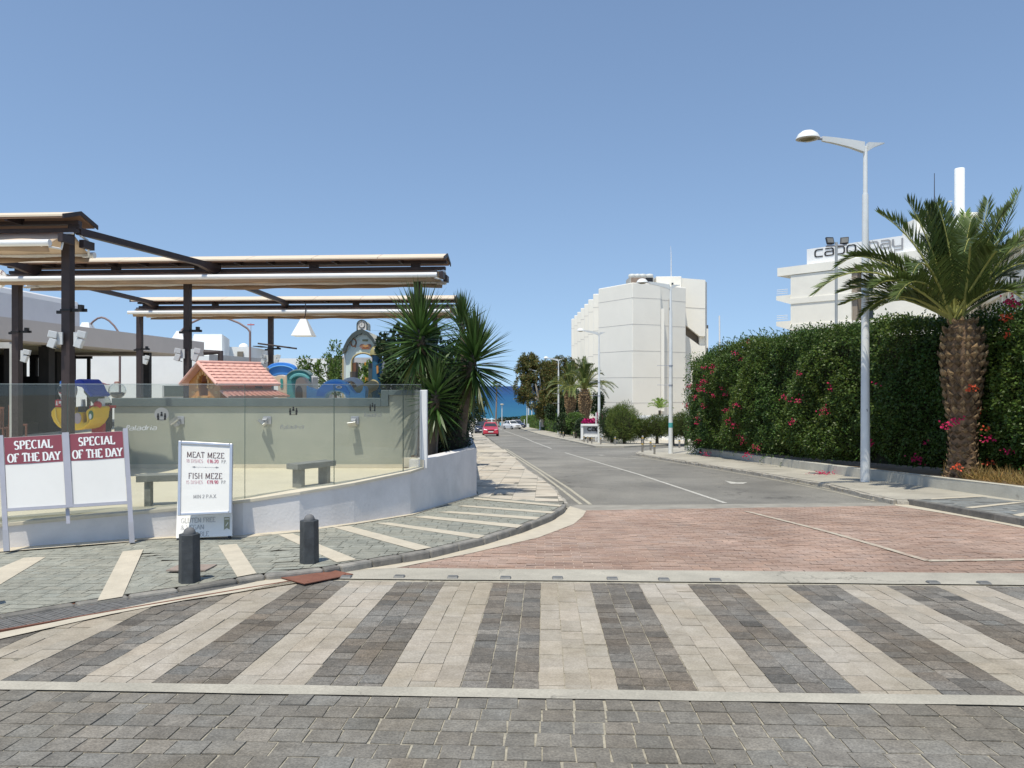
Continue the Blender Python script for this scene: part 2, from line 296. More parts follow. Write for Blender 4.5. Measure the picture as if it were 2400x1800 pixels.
# ------------------------------------------------------------ stroke lettering
def arc(cx, cy, rx, ry, a0, a1, n=10): return [(cx+rx*math.cos(R(a0+(a1-a0)*i/n)), cy+ry*math.sin(R(a0+(a1-a0)*i/n))) for i in range(n+1)]
GL = {
'A': (.80, [[(.05,0),(.4,1)], [(.4,1),(.75,0)], [(.18,.34),(.62,.34)]], [(.05,0),(.75,0)]),
'B': (.72, [[(.14,0),(.14,1)], [(.14,1),(.38,1)]+arc(.38,.77,.22,.23,90,-90,6)+[(.14,.54)], [(.14,.54),(.4,.54)]+arc(.4,.27,.25,.27,90,-90,6)+[(.14,0)]], [(.14,0),(.14,1)]),
'C': (.74, [arc(.42,.5,.34,.5,50,310,14)], []),
'D': (.80, [[(.14,0),(.14,1)], [(.14,1),(.34,1)]+arc(.34,.5,.38,.5,90,-90,10)+[(.14,0)]], [(.14,0),(.14,1)]),
'E': (.68, [[(.14,0),(.14,1)], [(.14,1),(.58,1),(.58,.84)], [(.14,.52),(.46,.52)], [(.14,0),(.6,0),(.6,.17)]], [(.14,0),(.14,1)]),
'F': (.64, [[(.14,0),(.14,1)], [(.14,1),(.57,1),(.57,.84)], [(.14,.52),(.45,.52)]], [(.14,0),(.14,1)]),
'G': (.80, [arc(.42,.5,.34,.5,50,330,14)+[(.7,.42),(.48,.42)]], []),
'H': (.84, [[(.14,0),(.14,1)], [(.7,0),(.7,1)], [(.14,.52),(.7,.52)]], [(.14,0),(.14,1),(.7,0),(.7,1)]),
'I': (.36, [[(.18,0),(.18,1)]], [(.18,0),(.18,1)]),
'L': (.64, [[(.14,0),(.14,1)], [(.14,0),(.57,0),(.57,.2)]], [(.14,0),(.14,1)]),
'M': (.98, [[(.14,0),(.16,1)], [(.16,1),(.49,.1)], [(.49,.1),(.82,1)], [(.82,1),(.84,0)]], [(.14,0),(.84,0)]),
'N': (.84, [[(.14,0),(.14,1)], [(.14,1),(.7,0)], [(.7,0),(.7,1)]], [(.14,0),(.7,1)]),
'O': (.84, [arc(.42,.5,.34,.5,90,450,18)], []),
'P': (.68, [[(.14,0),(.14,1)], [(.14,1),(.38,1)]+arc(.38,.74,.23,.26,90,-90,6)+[(.14,.48)]], [(.14,0),(.14,1)]),
'R': (.76, [[(.14,0),(.14,1)], [(.14,1),(.38,1)]+arc(.38,.75,.22,.25,90,-90,6)+[(.14,.5)], [(.36,.5),(.7,0)]], [(.14,0),(.14,1)]),
'S': (.62, [arc(.31,.74,.21,.26,30,270,9)+arc(.31,.26,.23,.26,90,-150,9)], []),
'T': (.70, [[(.35,0),(.35,1)], [(.06,.84),(.06,1),(.64,1),(.64,.84)]], [(.35,0)]),
'U': (.80, [[(.14,1),(.14,.35)]+arc(.4,.3,.26,.3,180,360,8)+[(.66,1)]], [(.14,1),(.66,1)]),
'V': (.76, [[(.05,1),(.38,0)], [(.38,0),(.71,1)]], [(.05,1),(.71,1)]),
'X': (.74, [[(.06,0),(.68,1)], [(.06,1),(.68,0)]], [(.06,0),(.68,0),(.06,1),(.68,1)]),
'Y': (.74, [[(.05,1),(.37,.48)], [(.69,1),(.37,.48)], [(.37,.48),(.37,0)]], [(.05,1),(.69,1),(.37,0)]),
'Z': (.68, [[(.08,.84),(.08,1),(.58,1)], [(.58,1),(.08,0)], [(.08,0),(.6,0),(.6,.17)]], []),
'Q': (.84, [arc(.42,.5,.34,.5,90,450,18), [(.5,.2),(.72,-.1)]], []),
'0': (.60, [arc(.3,.5,.23,.5,90,450,14)], []),
'1': (.46, [[(.1,.82),(.26,1),(.26,0)]], [(.26,0)]),
'2': (.60, [arc(.3,.72,.22,.28,170,-35,8)+[(.07,0),(.54,0)]], []),
'5': (.60, [[(.5,1),(.14,1),(.12,.55)]+arc(.28,.32,.24,.32,100,-150,9)], []),
'6': (.60, [arc(.34,.5,.27,.5,70,180,6)+arc(.3,.3,.23,.3,180,540,12)], []),
'8': (.60, [arc(.3,.75,.19,.25,90,450,12), arc(.3,.26,.24,.26,90,450,12)], []),
'9': (.60, [arc(.3,.7,.22,.3,0,360,12)+arc(.27,.5,.25,.5,0,-100,6)], []),
'€': (.64, [arc(.4,.5,.26,.5,60,300,12), [(.04,.58),(.46,.58)], [(.04,.42),(.42,.42)]], []),
'&': (.86, [[(.8,0),(.25,.7)]+arc(.37,.8,.15,.2,200,-20,8)+[(.2,.42)]+arc(.3,.22,.22,.22,150,300,6)+[(.72,.5)]], []),
'.': (.26, [[(.13,0),(.13,.1)]], []), ' ': (.36, [], []),
'c': (.92, [[(.84,.66)]+arc(.3,.45,.22,.21,90,180,5)+arc(.3,.21,.22,.21,180,270,5)+[(.84,0)]], []),
'a': (.98, [[(.1,.66)]+arc(.66,.45,.2,.21,90,0,5)+[(.86,0)], [(.86,.36)]+arc(.28,.21,.2,.17,90,180,4)+arc(.28,.18,.2,.18,180,270,4)+[(.86,0)]], []),
'p': (.98, [[(.1,-.16)]+arc(.3,.45,.2,.21,180,90,5)+arc(.66,.45,.2,.21,90,0,5)+arc(.66,.21,.2,.21,0,-90,5)+[(.14,0)]], []),
'o': (.98, [arc(.3,.45,.2,.21,180,90,4)+arc(.66,.45,.2,.21,90,0,4)+arc(.66,.21,.2,.21,0,-90,4)+arc(.3,.21,.2,.21,270,180,4)+[(.1,.45)]], []),
'b': (.98, [[(.1,.84),(.1,.2)]+arc(.3,.21,.2,.21,180,270,4)+arc(.66,.21,.2,.21,270,360,4)+arc(.66,.45,.2,.21,0,90,4)+[(.14,.66)]], []),
'y': (.98, [[(.1,.66),(.1,.2)]+arc(.3,.21,.2,.21,180,270,4)+[(.86,0)], [(.86,.66),(.86,-.3),(.2,-.3)]], []),
'l': (.4, [[(.15,1),(.12,.1),(.22,0),(.34,.06)]], []),
'd': (.98, [[(.86,1),(.86,0)], arc(.48,.33,.38,.33,20,380,12)], []),
'r': (.7, [[(.14,.66),(.12,0)], [(.12,.4),(.3,.62),(.55,.64)]], []),
'i': (.4, [[(.15,.62),(.13,.08),(.26,0)], [(.17,.82),(.17,.9)]], []),
}
def text_mesh(mb, txt, place, h, thick, thin, serif=.0, track=0.0, align=.5, xs=1.0, slant=0.0):
    """place(u, v, n) -> world point, u right, v up, in metres"""
    wid = sum((GL[c][0]*xs+track) for c in txt)*h-track*h
    x = -wid*align; lift = 0.0
    for c in txt:
        adv, polys, ser = GL[c]
        for P in polys:
            P = [((p[0]*xs+slant*p[1])*h, p[1]*h) for p in P]; n = len(P); Lf = []; Rt = []
            closed = (abs(P[0][0]-P[-1][0])+abs(P[0][1]-P[-1][1])) < 1e-6*h+1e-7
            for i, p in enumerate(P):
                if closed: a = P[i-1] if i > 0 else P[-2]; b = P[(i+1) % n] if i < n-1 else P[1]
                else: a = P[max(i-1, 0)]; b = P[min(i+1, n-1)]
                dx, dy = b[0]-a[0], b[1]-a[1]; l = math.hypot(dx, dy) or 1
                wdt = (thin+(thick-thin)*abs(dy)/l)*h/2
                if 0 < i < n-1:
                    d1 = math.atan2(p[1]-a[1], p[0]-a[0]); d2 = math.atan2(b[1]-p[1], b[0]-p[0]); wdt /= max(.6, abs(math.cos((d2-d1)/2)))
                Lf.append((p[0]-dy/l*wdt, p[1]+dx/l*wdt)); Rt.append((p[0]+dy/l*wdt, p[1]-dx/l*wdt))
            lift += .00005
            for i in range(n-1):
                mb.face([place(x+q[0], q[1], lift) for q in (Lf[i], Rt[i], Rt[i+1], Lf[i+1])])
        if serif:
            for sx_, sy_ in ser:
                lift += .00005; sw = (thick*.5+serif)*h; sh = thin*.5*h; yy = sy_*h+(sh if sy_ < .5 else -sh); xx = (sx_*xs+slant*sy_)*h
                mb.face([place(x+xx-sw, yy-sh, lift), place(x+xx+sw, yy-sh, lift), place(x+xx+sw, yy+sh, lift), place(x+xx-sw, yy+sh, lift)])
        x += (adv*xs+track)*h
    return mb
# ============================================================ GROUND
def drape(bm, dz):
    for y in (0, 10, 60, 195):
        bmesh.ops.bisect_plane(bm, geom=bm.verts[:]+bm.edges[:]+bm.faces[:], plane_co=(0, y, 0), plane_no=(0, 1, 0))
    for v in bm.verts: v.co.z += G(v.co.y)+dz
def sheet(name, polys, dz, mat, th=0, label=None, parent=None, bevel=0, kind='structure'):
    bm = bmesh.new()
    for P in polys:
        f = bm.faces.new([bm.verts.new((p[0], p[1], 0)) for p in P])
        if f.normal.z < 0 or sum((P[i][0]*P[(i+1) % len(P)][1]-P[(i+1) % len(P)][0]*P[i][1]) for i in range(len(P))) < 0: f.normal_flip()
    bmesh.ops.triangulate(bm, faces=[f for f in bm.faces if len(f.verts) > 4])
    if th:
        r = bmesh.ops.extrude_face_region(bm, geom=bm.faces[:]); vs = [e for e in r['geom'] if isinstance(e, bmesh.types.BMVert)]
        for v in vs: v.co.z += th
        dz -= th
    drape(bm, dz); bmesh.ops.recalc_face_normals(bm, faces=bm.faces)
    me = bpy.data.meshes.new(name); bm.to_mesh(me); bm.free(); me.materials.append(mat)
    o = bpy.data.objects.new(name, me); C.objects.link(o)
    if parent: o.parent = parent
    return tag(o, label, kind=kind)
def gpl(pts, dz=0): return [tuple(gp(x, y, dz)) for x, y in pts]
def strip(pts, wd, dz=0, world=False):
    P = [Vector(p) for p in (pts if world else gpl(pts, dz))]; L = []; Rr = []
    for i, p in enumerate(P):
        d = (P[min(i+1, len(P)-1)]-P[max(0, i-1)]).normalized(); q = Vector((-d.y, d.x))*wd/2
        L.append(tuple(p+q)); Rr.append(tuple(p-q))
    return [[L[i], L[i+1], Rr[i+1], Rr[i]] for i in range(len(P)-1)]
def clip(subj, tile):     # Sutherland-Hodgman, tile convex ccw
    out = subj
    for i in range(len(tile)):
        a, b = tile[i], tile[(i+1) % len(tile)]; inp = out; out = []
        if not inp: break
        side = lambda p: (b[0]-a[0])*(p[1]-a[1])-(b[1]-a[1])*(p[0]-a[0])
        for j in range(len(inp)):
            p, q = inp[j-1], inp[j]; sp, sq = side(p), side(q)
            if (sp >= 0) != (sq >= 0):
                t = sp/(sp-sq); out.append((p[0]+(q[0]-p[0])*t, p[1]+(q[1]-p[1])*t))
            if sq >= 0: out.append(q)
    return out
def tiles(name, region, quads, tones, dz, mat, skirt=.012, label=None):
    """stones laid side by side inside region; one mesh, one tone per stone"""
    mb = MB(); xs = [p[0] for p in region]; ys = [p[1] for p in region]; bb = (min(xs), max(xs), min(ys), max(ys))
    for q, t in zip(quads, tones):
        if max(p[0] for p in q) < bb[0] or min(p[0] for p in q) > bb[1] or max(p[1] for p in q) < bb[2] or min(p[1] for p in q) > bb[3]: continue
        c = clip(region, q)
        if len(c) < 3: continue
        a = abs(sum(c[i][0]*c[(i+1) % len(c)][1]-c[(i+1) % len(c)][0]*c[i][1] for i in range(len(c)))/2)
        if a < 2e-4: continue
        j = random.uniform(-.0025, .0025); tx = random.uniform(-.012, .012); ty = random.uniform(-.012, .012); cx, cy = c[0]
        top = [(p[0], p[1], G(p[1])+dz+j+tx*(p[0]-cx)+ty*(p[1]-cy)) for p in c]
        mb.face(top, t)
        if skirt and len(c) < 7:
            for i in range(len(c)):
                u, v = top[i-1], top[i]
                mb.face([u, v, (v[0], v[1], v[2]-skirt), (u[0], u[1], u[2]-skirt)], t)
    return mb.build(name, mat, kind='structure', label=label, fix=False)
ZA = R(-2.45)
UX, UY = Vector((math.cos(ZA), math.sin(ZA))), Vector((-math.sin(ZA), math.cos(ZA)))
def uv2(u, v): p = UX*u+UY*v; return (p.x, p.y)
def quad(u0, u1, v0, v1, gap=.004, jit=.003, fr=uv2):
    r = lambda: random.uniform(-jit, jit)
    return [fr(u0+gap+r(), v0+gap+r()), fr(u1-gap+r(), v0+gap+r()), fr(u1-gap+r(), v1-gap+r()), fr(u0+gap+r(), v1-gap+r())]
def nt(n, k=.12, hue=.03, base=(1, 1, 1)):
    o = []
    for _ in range(n):
        b = 1+random.gauss(0, k); h = random.gauss(0, hue); o.append((max(.2, base[0]*b*(1+h)), max(.2, base[1]*b), max(.2, base[2]*b*(1-h))))
    return o
# materials of the ground
m_dirt = M('dusty_soil', (.34, .30, .23), .95, .2, .6)
m_mort = M('light_mortar', (.36, .33, .26), .95, .3, 25, spots=((.10, .09, .075), 9, .56))
m_mortd = M('dark_joint', (.19, .18, .15), .95, .3, 30)
m_conc = M('cast_concrete_band', (.43, .40, .33), .85, .1, 3, .002, 60, spots=((.30, .27, .22), 6, .62), dirt=(1.5, .85), cracks=(.7, .008), grit=(70, .12))
m_dstone = M('charcoal_cobble', (.135, .127, .112), .8, .35, 22, .004, 55, tone=True, col2=(.225, .21, .185), dirt=(.7, .72, (1.12, 1, .86)), grit=(95, .36), spots=((.30, .28, .24), 16, .70))
m_cstone = M('cream_cobble', (.345, .305, .25), .85, .2, 9, .003, 50, tone=True, col2=(.445, .40, .335), dirt=(.8, .80, (1.03, 1, .92)), grit=(80, .16), spots=((.22, .19, .15), 7, .685))
m_pave = M('grey_cobble', (.165, .154, .134), .8, .3, 12, .006, 45, tone=True, col2=(.245, .23, .20), dirt=(.9, .78, (1.05, 1, .92)), grit=(90, .28), spots=((.30, .27, .21), 14, .69))
m_brick = M('red_paver', (.35, .235, .18), .85, .2, 2.2, .002, 60, tone=True, col2=(.45, .33, .262), dirt=(.45, .74, (1, .98, .96)), grit=(60, .2), spots=((.18, .13, .10), 1.6, .70))
m_green = M('green_slate_tile', (.25, .255, .215), .8, .2, 9, .003, 40, tone=True, col2=(.365, .36, .30), dirt=(.8, .82), grit=(60, .15))
m_cream = M('cream_stone_strip', (.52, .465, .365), .85, .1, 5, .002, 40, spots=((.38, .33, .26), 14, .68))
m_beige = M('beige_sidewalk_slab', (.50, .45, .37), .9, .12, 2.0, .002, 40, tone=True, spots=((.33, .29, .24), 5, .66))
m_asph = M('worn_asphalt', (.205, .195, .172), .85, .2, .35, .004, 120, col2=(.29, .273, .235), spots=((.30, .28, .235), .8, .6), dirt=(.28, .70), cracks=(.45, .02), grit=(45, .25))
m_white = M('worn_road_paint', (.55, .53, .47), .8, .1, 8, spots=((.28, .265, .235), 17, .50))
m_yell = M('faded_yellow_line', (.47, .43, .33), .8, .1, 8, spots=((.26, .25, .215), 14, .49))
m_kerb = M('grey_kerb_stone', (.20, .195, .185), .75, .25, 5, .004, 30, col2=(.33, .315, .29))
m_kerb2 = M('crumbling_kerb', (.30, .27, .22), .9, .3, 5, .012, 18, col2=(.48, .45, .39), spots=((.16, .14, .11), 7, .55))
# ---- one sheet of ground to the coast, then the sea
sheet('ground', [[(-420, -60), (420, -60), (420, 236), (-420, 236)]], -.05, m_dirt, label='dusty ground sloping down to the sea')
wm = bpy.data.materials.new('sea_water'); wm.use_nodes = True; n_ = wm.node_tree.nodes; L_ = wm.node_tree.links; b_ = n_['Principled BSDF']
b_.inputs['Roughness'].default_value = .5; b_.inputs['Specular IOR Level'].default_value = .04
g_ = n_.new('ShaderNodeNewGeometry'); sx_ = n_.new('ShaderNodeSeparateXYZ'); L_.new(g_.outputs['Position'], sx_.inputs[0])
mr = n_.new('ShaderNodeMapRange'); mr.inputs[1].default_value = 240; mr.inputs[2].default_value = 2600; L_.new(sx_.outputs['Y'], mr.inputs[0])
pw = n_.new('ShaderNodeMath'); pw.operation = 'POWER'; pw.inputs[1].default_value = .55; L_.new(mr.outputs[0], pw.inputs[0])
cr_ = n_.new('ShaderNodeValToRGB'); e = cr_.color_ramp.elements; e[0].position = 0; e[0].color = (.045, .19, .22, 1); e[1].position = 1; e[1].color = (.012, .042, .15, 1)
for ps, cl in ((.12, (.022, .125, .205, 1)), (.35, (.013, .09, .20, 1)), (.65, (.012, .058, .17, 1))):
    k = e.new(ps); k.color = cl
L_.new(pw.outputs[0], cr_.inputs[0])
nz_ = n_.new('ShaderNodeTexNoise'); nz_.inputs['Scale'].default_value = .02; nz_.inputs['Detail'].default_value = 6
mp_ = n_.new('ShaderNodeMapping'); mp_.inputs['Scale'].default_value = (1, .25, 1); L_.new(g_.outputs['Position'], mp_.inputs[0]); L_.new(mp_.outputs[0], nz_.inputs['Vector'])
mx_ = n_.new('ShaderNodeMix'); mx_.data_type = 'RGBA'; mx_.blend_type = 'MULTIPLY'; mx_.inputs[0].default_value = .5
cr2 = n_.new('ShaderNodeValToRGB'); cr2.color_ramp.elements[0].position = .35; cr2.color_ramp.elements[0].color = (.7, .8, .85, 1); cr2.color_ramp.elements[1].position = .65; cr2.color_ramp.elements[1].color = (1.15, 1.1, 1.05, 1)
L_.new(nz_.outputs[0], cr2.inputs[0]); L_.new(cr_.outputs[0], mx_.inputs[6]); L_.new(cr2.outputs[0], mx_.inputs[7]); L_.new(mx_.outputs[2], b_.inputs['Base Color'])
o = MB().face([(-60000, 225, -9.9), (60000, 225, -9.9), (60000, 90000, -9.9), (-60000, 90000, -9.9)]).build('sea', wm); tag(o, 'open blue sea, turquoise near the shore', kind='structure')
# ---- road: asphalt
kerbL_far = [(1325,1176),(1290,1135.6),(1263,1116.6),(1235.6,1100),(1208.5,1074),(1181,1054),(1144.8,1026),(1135,1019),(1130,1011),(1127,1000),(1126,992)]
roadL = [(1320,1190)]+kerbL_far
rR = [(2150,1192),(2102,1177),(2056,1167),(1943,1139),(1767,1109.6),(1640,1090),(1550,1075.6),(1496,1066),(1500,1062),(1535,1055),(1597,1050),(1700,1050),(1700,1043),(1571,1043.5),(1463,1048),(1396,1048),(1357,1039),(1330,1033),(1300,1027),(1267,1020),(1223,1007),(1200.5,998),(1190,994.5)]
far = [(14, 214), (-30, 214)]
RP = gpl(roadL)+[(-8, 214), (26, 214)]+gpl(rR[::-1])
sheet('road', [RP], 0, m_asph, label='grey asphalt road running down to the sea')
sheet('side_street', [gpl([(1496,1064),(1396,1046),(1571,1042)])+[(22, 44), (24, 33.5)]], .0, m_asph, label='short asphalt side street on the right') if False else None
# ---- crossing bands and frame (u, v)
def uvof(px, py): p = gp(px, py); return p.dot(UX), p.dot(UY)
v_n0 = uvof(1200, 1639.5)[1]; v_n1 = uvof(1200, 1617.5)[1]; v_f0 = uvof(1200, 1362.5)[1]; v_f1 = uvof(1200, 1336)[1]
u_ref = uvof(1263, 1617.5)[0]
sw = .4505
# base (mortar) under everything near
sheet('paving_bed', [[uv2(-13, -3), uv2(15, -3), uv2(15, v_f1+.02), uv2(-13, v_f1+.02)]], 0.0, m_mort, label='sandy mortar bed under the paving stones')
# grate line: lower-left diagonal
grA = gpl([(-220,1524),(0,1487.5),(690,1364)])      # near edge of the grating
ggB = gpl([(-220,1545),(0,1501),(120,1467),(400,1414),(560,1386),(690,1364)])
# ---- zebra stones
def zebra_tiles():
    k0 = int(math.floor((-11-u_ref)/sw)); k1 = int((12-u_ref)/sw)
    D, DT, Cc, CT = [], [], [], []
    for k in range(k0, k1):
        u0 = u_ref+k*sw; light = (k % 2 == 0)
        for c in range(3):
            a = u0+c*sw/3; v = v_n1+.012+random.uniform(-.02, 0) if False else v_n1+.01; off = random.uniform(0, .12); v -= 0
            first = True
            while v < v_f0-.01:
                ln = random.choice((.13, .15, .16, .17)) if not light else random.choice((.2, .25, .28, .32))
                if first: ln = .05+off; first = False
                v2 = min(v+ln, v_f0-.006); q = quad(a, a+sw/3, v, v2, random.uniform(.0022, .0045) if not light else random.uniform(.0012, .003), .0025)
                (Cc if light else D).append(q); v = v2
    return D, Cc
D_, C_ = zebra_tiles()
reg = [uv2(-12, v_n1), uv2(13, v_n1), uv2(13, v_f0), uv2(-12, v_f0)]
grline = gpl([(-900,1660),(0,1497),(262,1440),(560,1388),(660,1366),(700,1362.7)])
regz = [uv2(13, v_n1), uv2(13, v_f0)]+[p for p in gpl([(700,1362.7),(560,1384),(262,1436),(0,1495),(-900,1680)])]+[uv2(-9, v_n1)]
tiles('crossing_dark_stones', regz, D_, nt(len(D_), .15, .02), .006, m_dstone, label='charcoal stone stripes of the pedestrian crossing')
tiles('crossing_light_stones', regz, C_, nt(len(C_), .05, .01), .006, m_cstone, skirt=.01, label='cream stone stripes of the pedestrian crossing')
# ---- grey cobbles in front
Q_ = []; v = v_n0; r = 0
while v > -2.5:
    u = -9+(.08 if r % 2 else 0)+random.uniform(-.01, .01)
    while u < 9:
        ww = random.uniform(.145, .172)
        if v > 1.2 or True: Q_.append(quad(u, u+ww, v-.152, v, random.uniform(.003, .0062), .0045))
        u += ww
    v -= .152; r += 1
tiles('cobbles', [uv2(-9, -2.5), uv2(9, -2.5), uv2(9, v_n0), uv2(-9, v_n0)], Q_, nt(len(Q_), .08, .018), .006, m_pave, skirt=.009, label='grey stone cobbles in the foreground')
def wavy(u0, u1, va, vb, amp=.006, step=.12):
    a = []; b = []; u = u0
    while u <= u1: a.append(uv2(u, va+amp*noise.noise((u*1.7, va, 0))*2)); b.append(uv2(u, vb+amp*noise.noise((u*1.3, vb, 5))*2)); u += step
    return [[a[i], a[i+1], b[i+1], b[i]] for i in range(len(a)-1)]
sheet('crossing_band', wavy(-8, 12, v_n0, v_n1), .011, m_conc, label='pale concrete band along the near edge of the crossing')
sheet('crossing_band', wavy(-2.55, 13, v_f0, v_f1), .011, m_conc, label='pale concrete band between the crossing and the red pavers')
# ---- red pavers
kb_out = [(926.6,1334),(1100,1299.7),(1262.7,1261.7),(1344,1230.5),(1366,1212),(1374,1199)]
Q_ = []; r = 0; v = v_f1
while v < 14.6:
    u = -3-(.1 if r % 2 else 0)
    while u < 14: Q_.append(quad(u, u+.2, v, v+.1, .0042, .0015)); u += .2
    v += .1; r += 1
redR = [(2500,1262),(2400,1236),(2250,1209),(2150,1192),(2096,1186)]
regr = gpl([(850,1336)])+[uv2(13, v_f1)]+gpl(redR)+gpl([(1380,1197),(1340,1197),(1300,1210)]) 
m_rmort = M('pale_red_joint', (.50, .40, .33), .9, .2, 10)
sheet('red_paving_bed', [regr], .002, m_rmort, label='pale joints between the red pavers')
tiles('red_pavers', regr, Q_, nt(len(Q_), .06, .02), .008, m_brick, skirt=.004, label='red brick pavers across the junction')
# painted line on pavers
sheet('road_marking', strip([(1748,1200),(1900,1238),(2040,1277),(2176,1317.5)], .085)+strip([(2172,1317),(2400,1314),(2700,1312)], .10), .0155, M('worn_line_on_pavers', (.47, .42, .33), .85, .1, 8, spots=((.40, .30, .235), 11, .46)), label='faded line crossing the red pavers')
# seam of concrete between asphalt and pavers
sheet('road_seam', [gpl([(1326,1190),(1350,1184),(1700,1182),(2060,1179),(2100,1180),(2112,1187),(1900,1189),(1600,1196),(1340,1199)])], .004, M('patched_concrete', (.30, .28, .24), .9, .2, 3, .003, 50), label='patched concrete strip at the end of the asphalt')
# gutter along the left kerb
kb_bot = [(620,1368),(700,1354),(800,1340),(1017,1297.6),(1140,1272),(1246.7,1241.6),(1300,1220),(1324,1200),(1336,1188)]
gutter = gpl(kb_bot[2:])+gpl(kb_out[::-1])+gpl([(850,1338)])
sheet('gutter', [gutter], .0125, m_cream, label='cream concrete gutter along the curved kerb')
# cream band beside the grating
sheet('gutter', [gpl([(-700,1640),(0,1502),(262,1443),(430,1411),(560,1391),(680,1364),(740,1362),(800,1340),(690,1346),(560,1376),(400,1406),(120,1464),(0,1487),(-700,1606)])], .0145, m_cream, label='cream strip beside the steel drain grating')
# ---- left sidewalk slab
def sh(px): return max(.03, min(.10, .03+.07*(px-300)/700))
kt_px = [(-700,1560),(0,1446),(180,1416),(420,1381),(560,1358),(622,1348),(760,1333),(800,1326),(1010,1290),(1136,1260),(1223,1234),(1290,1209),(1322,1190),(1327,1181)]
kt = [gp(x, y, sh(x)) for x, y in kt_px]     # outer top edge of kerb
kb = [Vector((a.x, a.y)) for a in kt]
def inset(P, d):
    o = []
    for i, p in enumerate(P):
        t = (P[min(i+1, len(P)-1)]-P[max(i-1, 0)]).normalized(); o.append(p+Vector((-t.y, t.x))*d)
    return o
ki = inset(kb, .11)
hts = [sh(x) for x, _ in kt_px]
# kerb stones: one structure mesh with a rounded nose and open joints
mb = MB()
def chain(P, H, seg):
    out = []; 
    for i in range(len(P)-1):
        n = max(1, int(round((P[i+1]-P[i]).length/seg)))
        for k in range(n): out.append((P[i].lerp(P[i+1], k/n), H[i]+(H[i+1]-H[i])*k/n))
    out.append((P[-1], H[-1])); return out
co_ = chain(kb, hts, .42); 
cp = [c[0] for c in co_]; ci_ = inset(cp, .115)
for i in range(len(cp)-1):
    a, b, c_, d_ = cp[i], cp[i+1], ci_[i+1], ci_[i]; g1 = a.lerp(b, .012); g2 = a.lerp(b, .988); h1 = d_.lerp(c_, .012); h2 = d_.lerp(c_, .988)
    ha, hb = co_[i][1], co_[i+1][1]; t = 1+random.gauss(0, .12)
    P8 = [gz(g1.x, g1.y, -.06), gz(g2.x, g2.y, -.06), gz(h2.x, h2.y, -.06), gz(h1.x, h1.y, -.06), gz(g1.x, g1.y, ha), gz(g2.x, g2.y, hb), gz(h2.x, h2.y, hb), gz(h1.x, h1.y, ha)]
    mb.hexa(P8, tone=(t, t, t*.97))
m_kt = M('kerb_stone', (.15, .145, .135), .75, .3, 6, .004, 30, tone=True, col2=(.29, .27, .24), spots=((.34, .29, .21), 4, .62))
mb.build('kerb', m_kt, bevel=.022, label='rounded grey kerb stones round the left corner', kind='structure')
# sidewalk slab (body) = kerb inner line + wall line
wall_px = [(-700,1360),(11,1286),(336,1266),(412,1262),(570,1258),(702,1248),(830,1229),(962,1206),(1117,1160)]
wallb = [gp(x, y, sh(x)) for x, y in wall_px]
SWp = [tuple(p) for p in ki]+[tuple(gp(1311,1187,.1)), tuple(gp(1116,1169,.1))]
SWp = [tuple(p) for p in ki]+[tuple(wallb[-1]+Vector((.0, .35)))]+[tuple(p+Vector((-.02, .25))) for p in wallb[::-1]]
bm = bmesh.new()
def hfun(x, y):   # sidewalk height over the road, from the nearest kerb point
    i = min(range(len(cp)), key=lambda k: (cp[k].x-x)**2+(cp[k].y-y)**2); return co_[i][1]-.003
f = bm.faces.new([bm.verts.new((p[0], p[1], 0)) for p in SWp]); bmesh.ops.triangulate(bm, faces=[f])
for v in bm.verts: v.co.z = G(v.co.y)+hfun(v.co.x, v.co.y)-.03
bmesh.ops.recalc_face_normals(bm, faces=bm.faces)
me = bpy.data.meshes.new('sidewalk'); bm.to_mesh(me); bm.free(); me.materials.append(m_mortd); o = bpy.data.objects.new('sidewalk', me); C.objects.link(o)
tag(o, 'dark bed of the left sidewalk paving', kind='structure')
def tiles_h(name, region, quads, tones, dz, mat, label):
    mb = MB(); bbx = [p[0] for p in region]; bby = [p[1] for p in region]; bb = (min(bbx), max(bbx), min(bby), max(bby))
    for q, t in zip(quads, tones):
        if max(p[0] for p in q) < bb[0] or min(p[0] for p in q) > bb[1] or max(p[1] for p in q) < bb[2] or min(p[1] for p in q) > bb[3]: continue
        c = clip(region, q)
        if len(c) < 3: continue
        mb.face([(p[0], p[1], G(p[1])+hfun(*p)+dz) for p in c], t)
    return mb.build(name, mat, kind='structure', label=label, fix=False)
kiT = [tuple(p) for p in ki]
Q_ = []; v = 4.5; r = 0
while v < 15.5:
    u = -13+random.uniform(0, .2)
    while u < 1.5:
        ww = random.choice((.14, .19, .24, .3)); Q_.append(quad(u, u+ww, v, v+.13, .0032, .002)); u += ww
    v += .13; r += 1
tiles_h('sidewalk_tiles', SWp, Q_, nt(len(Q_), .05, .012), .003, m_green, 'grey green slate tiles of the left sidewalk')
# cream cross strips, wall strip
def hs(name, polys, dz, mat, label):
    mb = MB()
    for P in polys: mb.face([(p[0], p[1], G(p[1])+hfun(*p)+dz) for p in P])
    return mb.build(name, mat, kind='structure', label=label, fix=False)
def gq(pts): return [tuple(gp(x, y, sh(x)+.004)) for x, y in pts]
st = [gq([(56,1307),(108,1305),(0,1370),(-60,1356)]), gq([(287.5,1294.8),(336,1292),(287,1400),(228,1408)]), gq([(511.8,1280),(555,1276),(601,1344),(556,1352)]),
      gq([(652,1257),(686,1255),(836,1311.5),(790,1318)]), gq([(778,1239),(819,1236),(1012,1283),(976,1290)]), gq([(880,1228),(911,1226),(1138,1255),(1120,1262)]),
      gq([(968,1212),(1000,1209),(1226,1230),(1212,1237)]), gq([(1026,1200),(1056,1198),(1266,1212),(1256,1218)]), gq([(1072,1186),(1090,1184),(1302,1199),(1292,1203.5)])]
hs('sidewalk_strip', st, .0075, m_cream, 'cream stone strips across the sidewalk tiles')
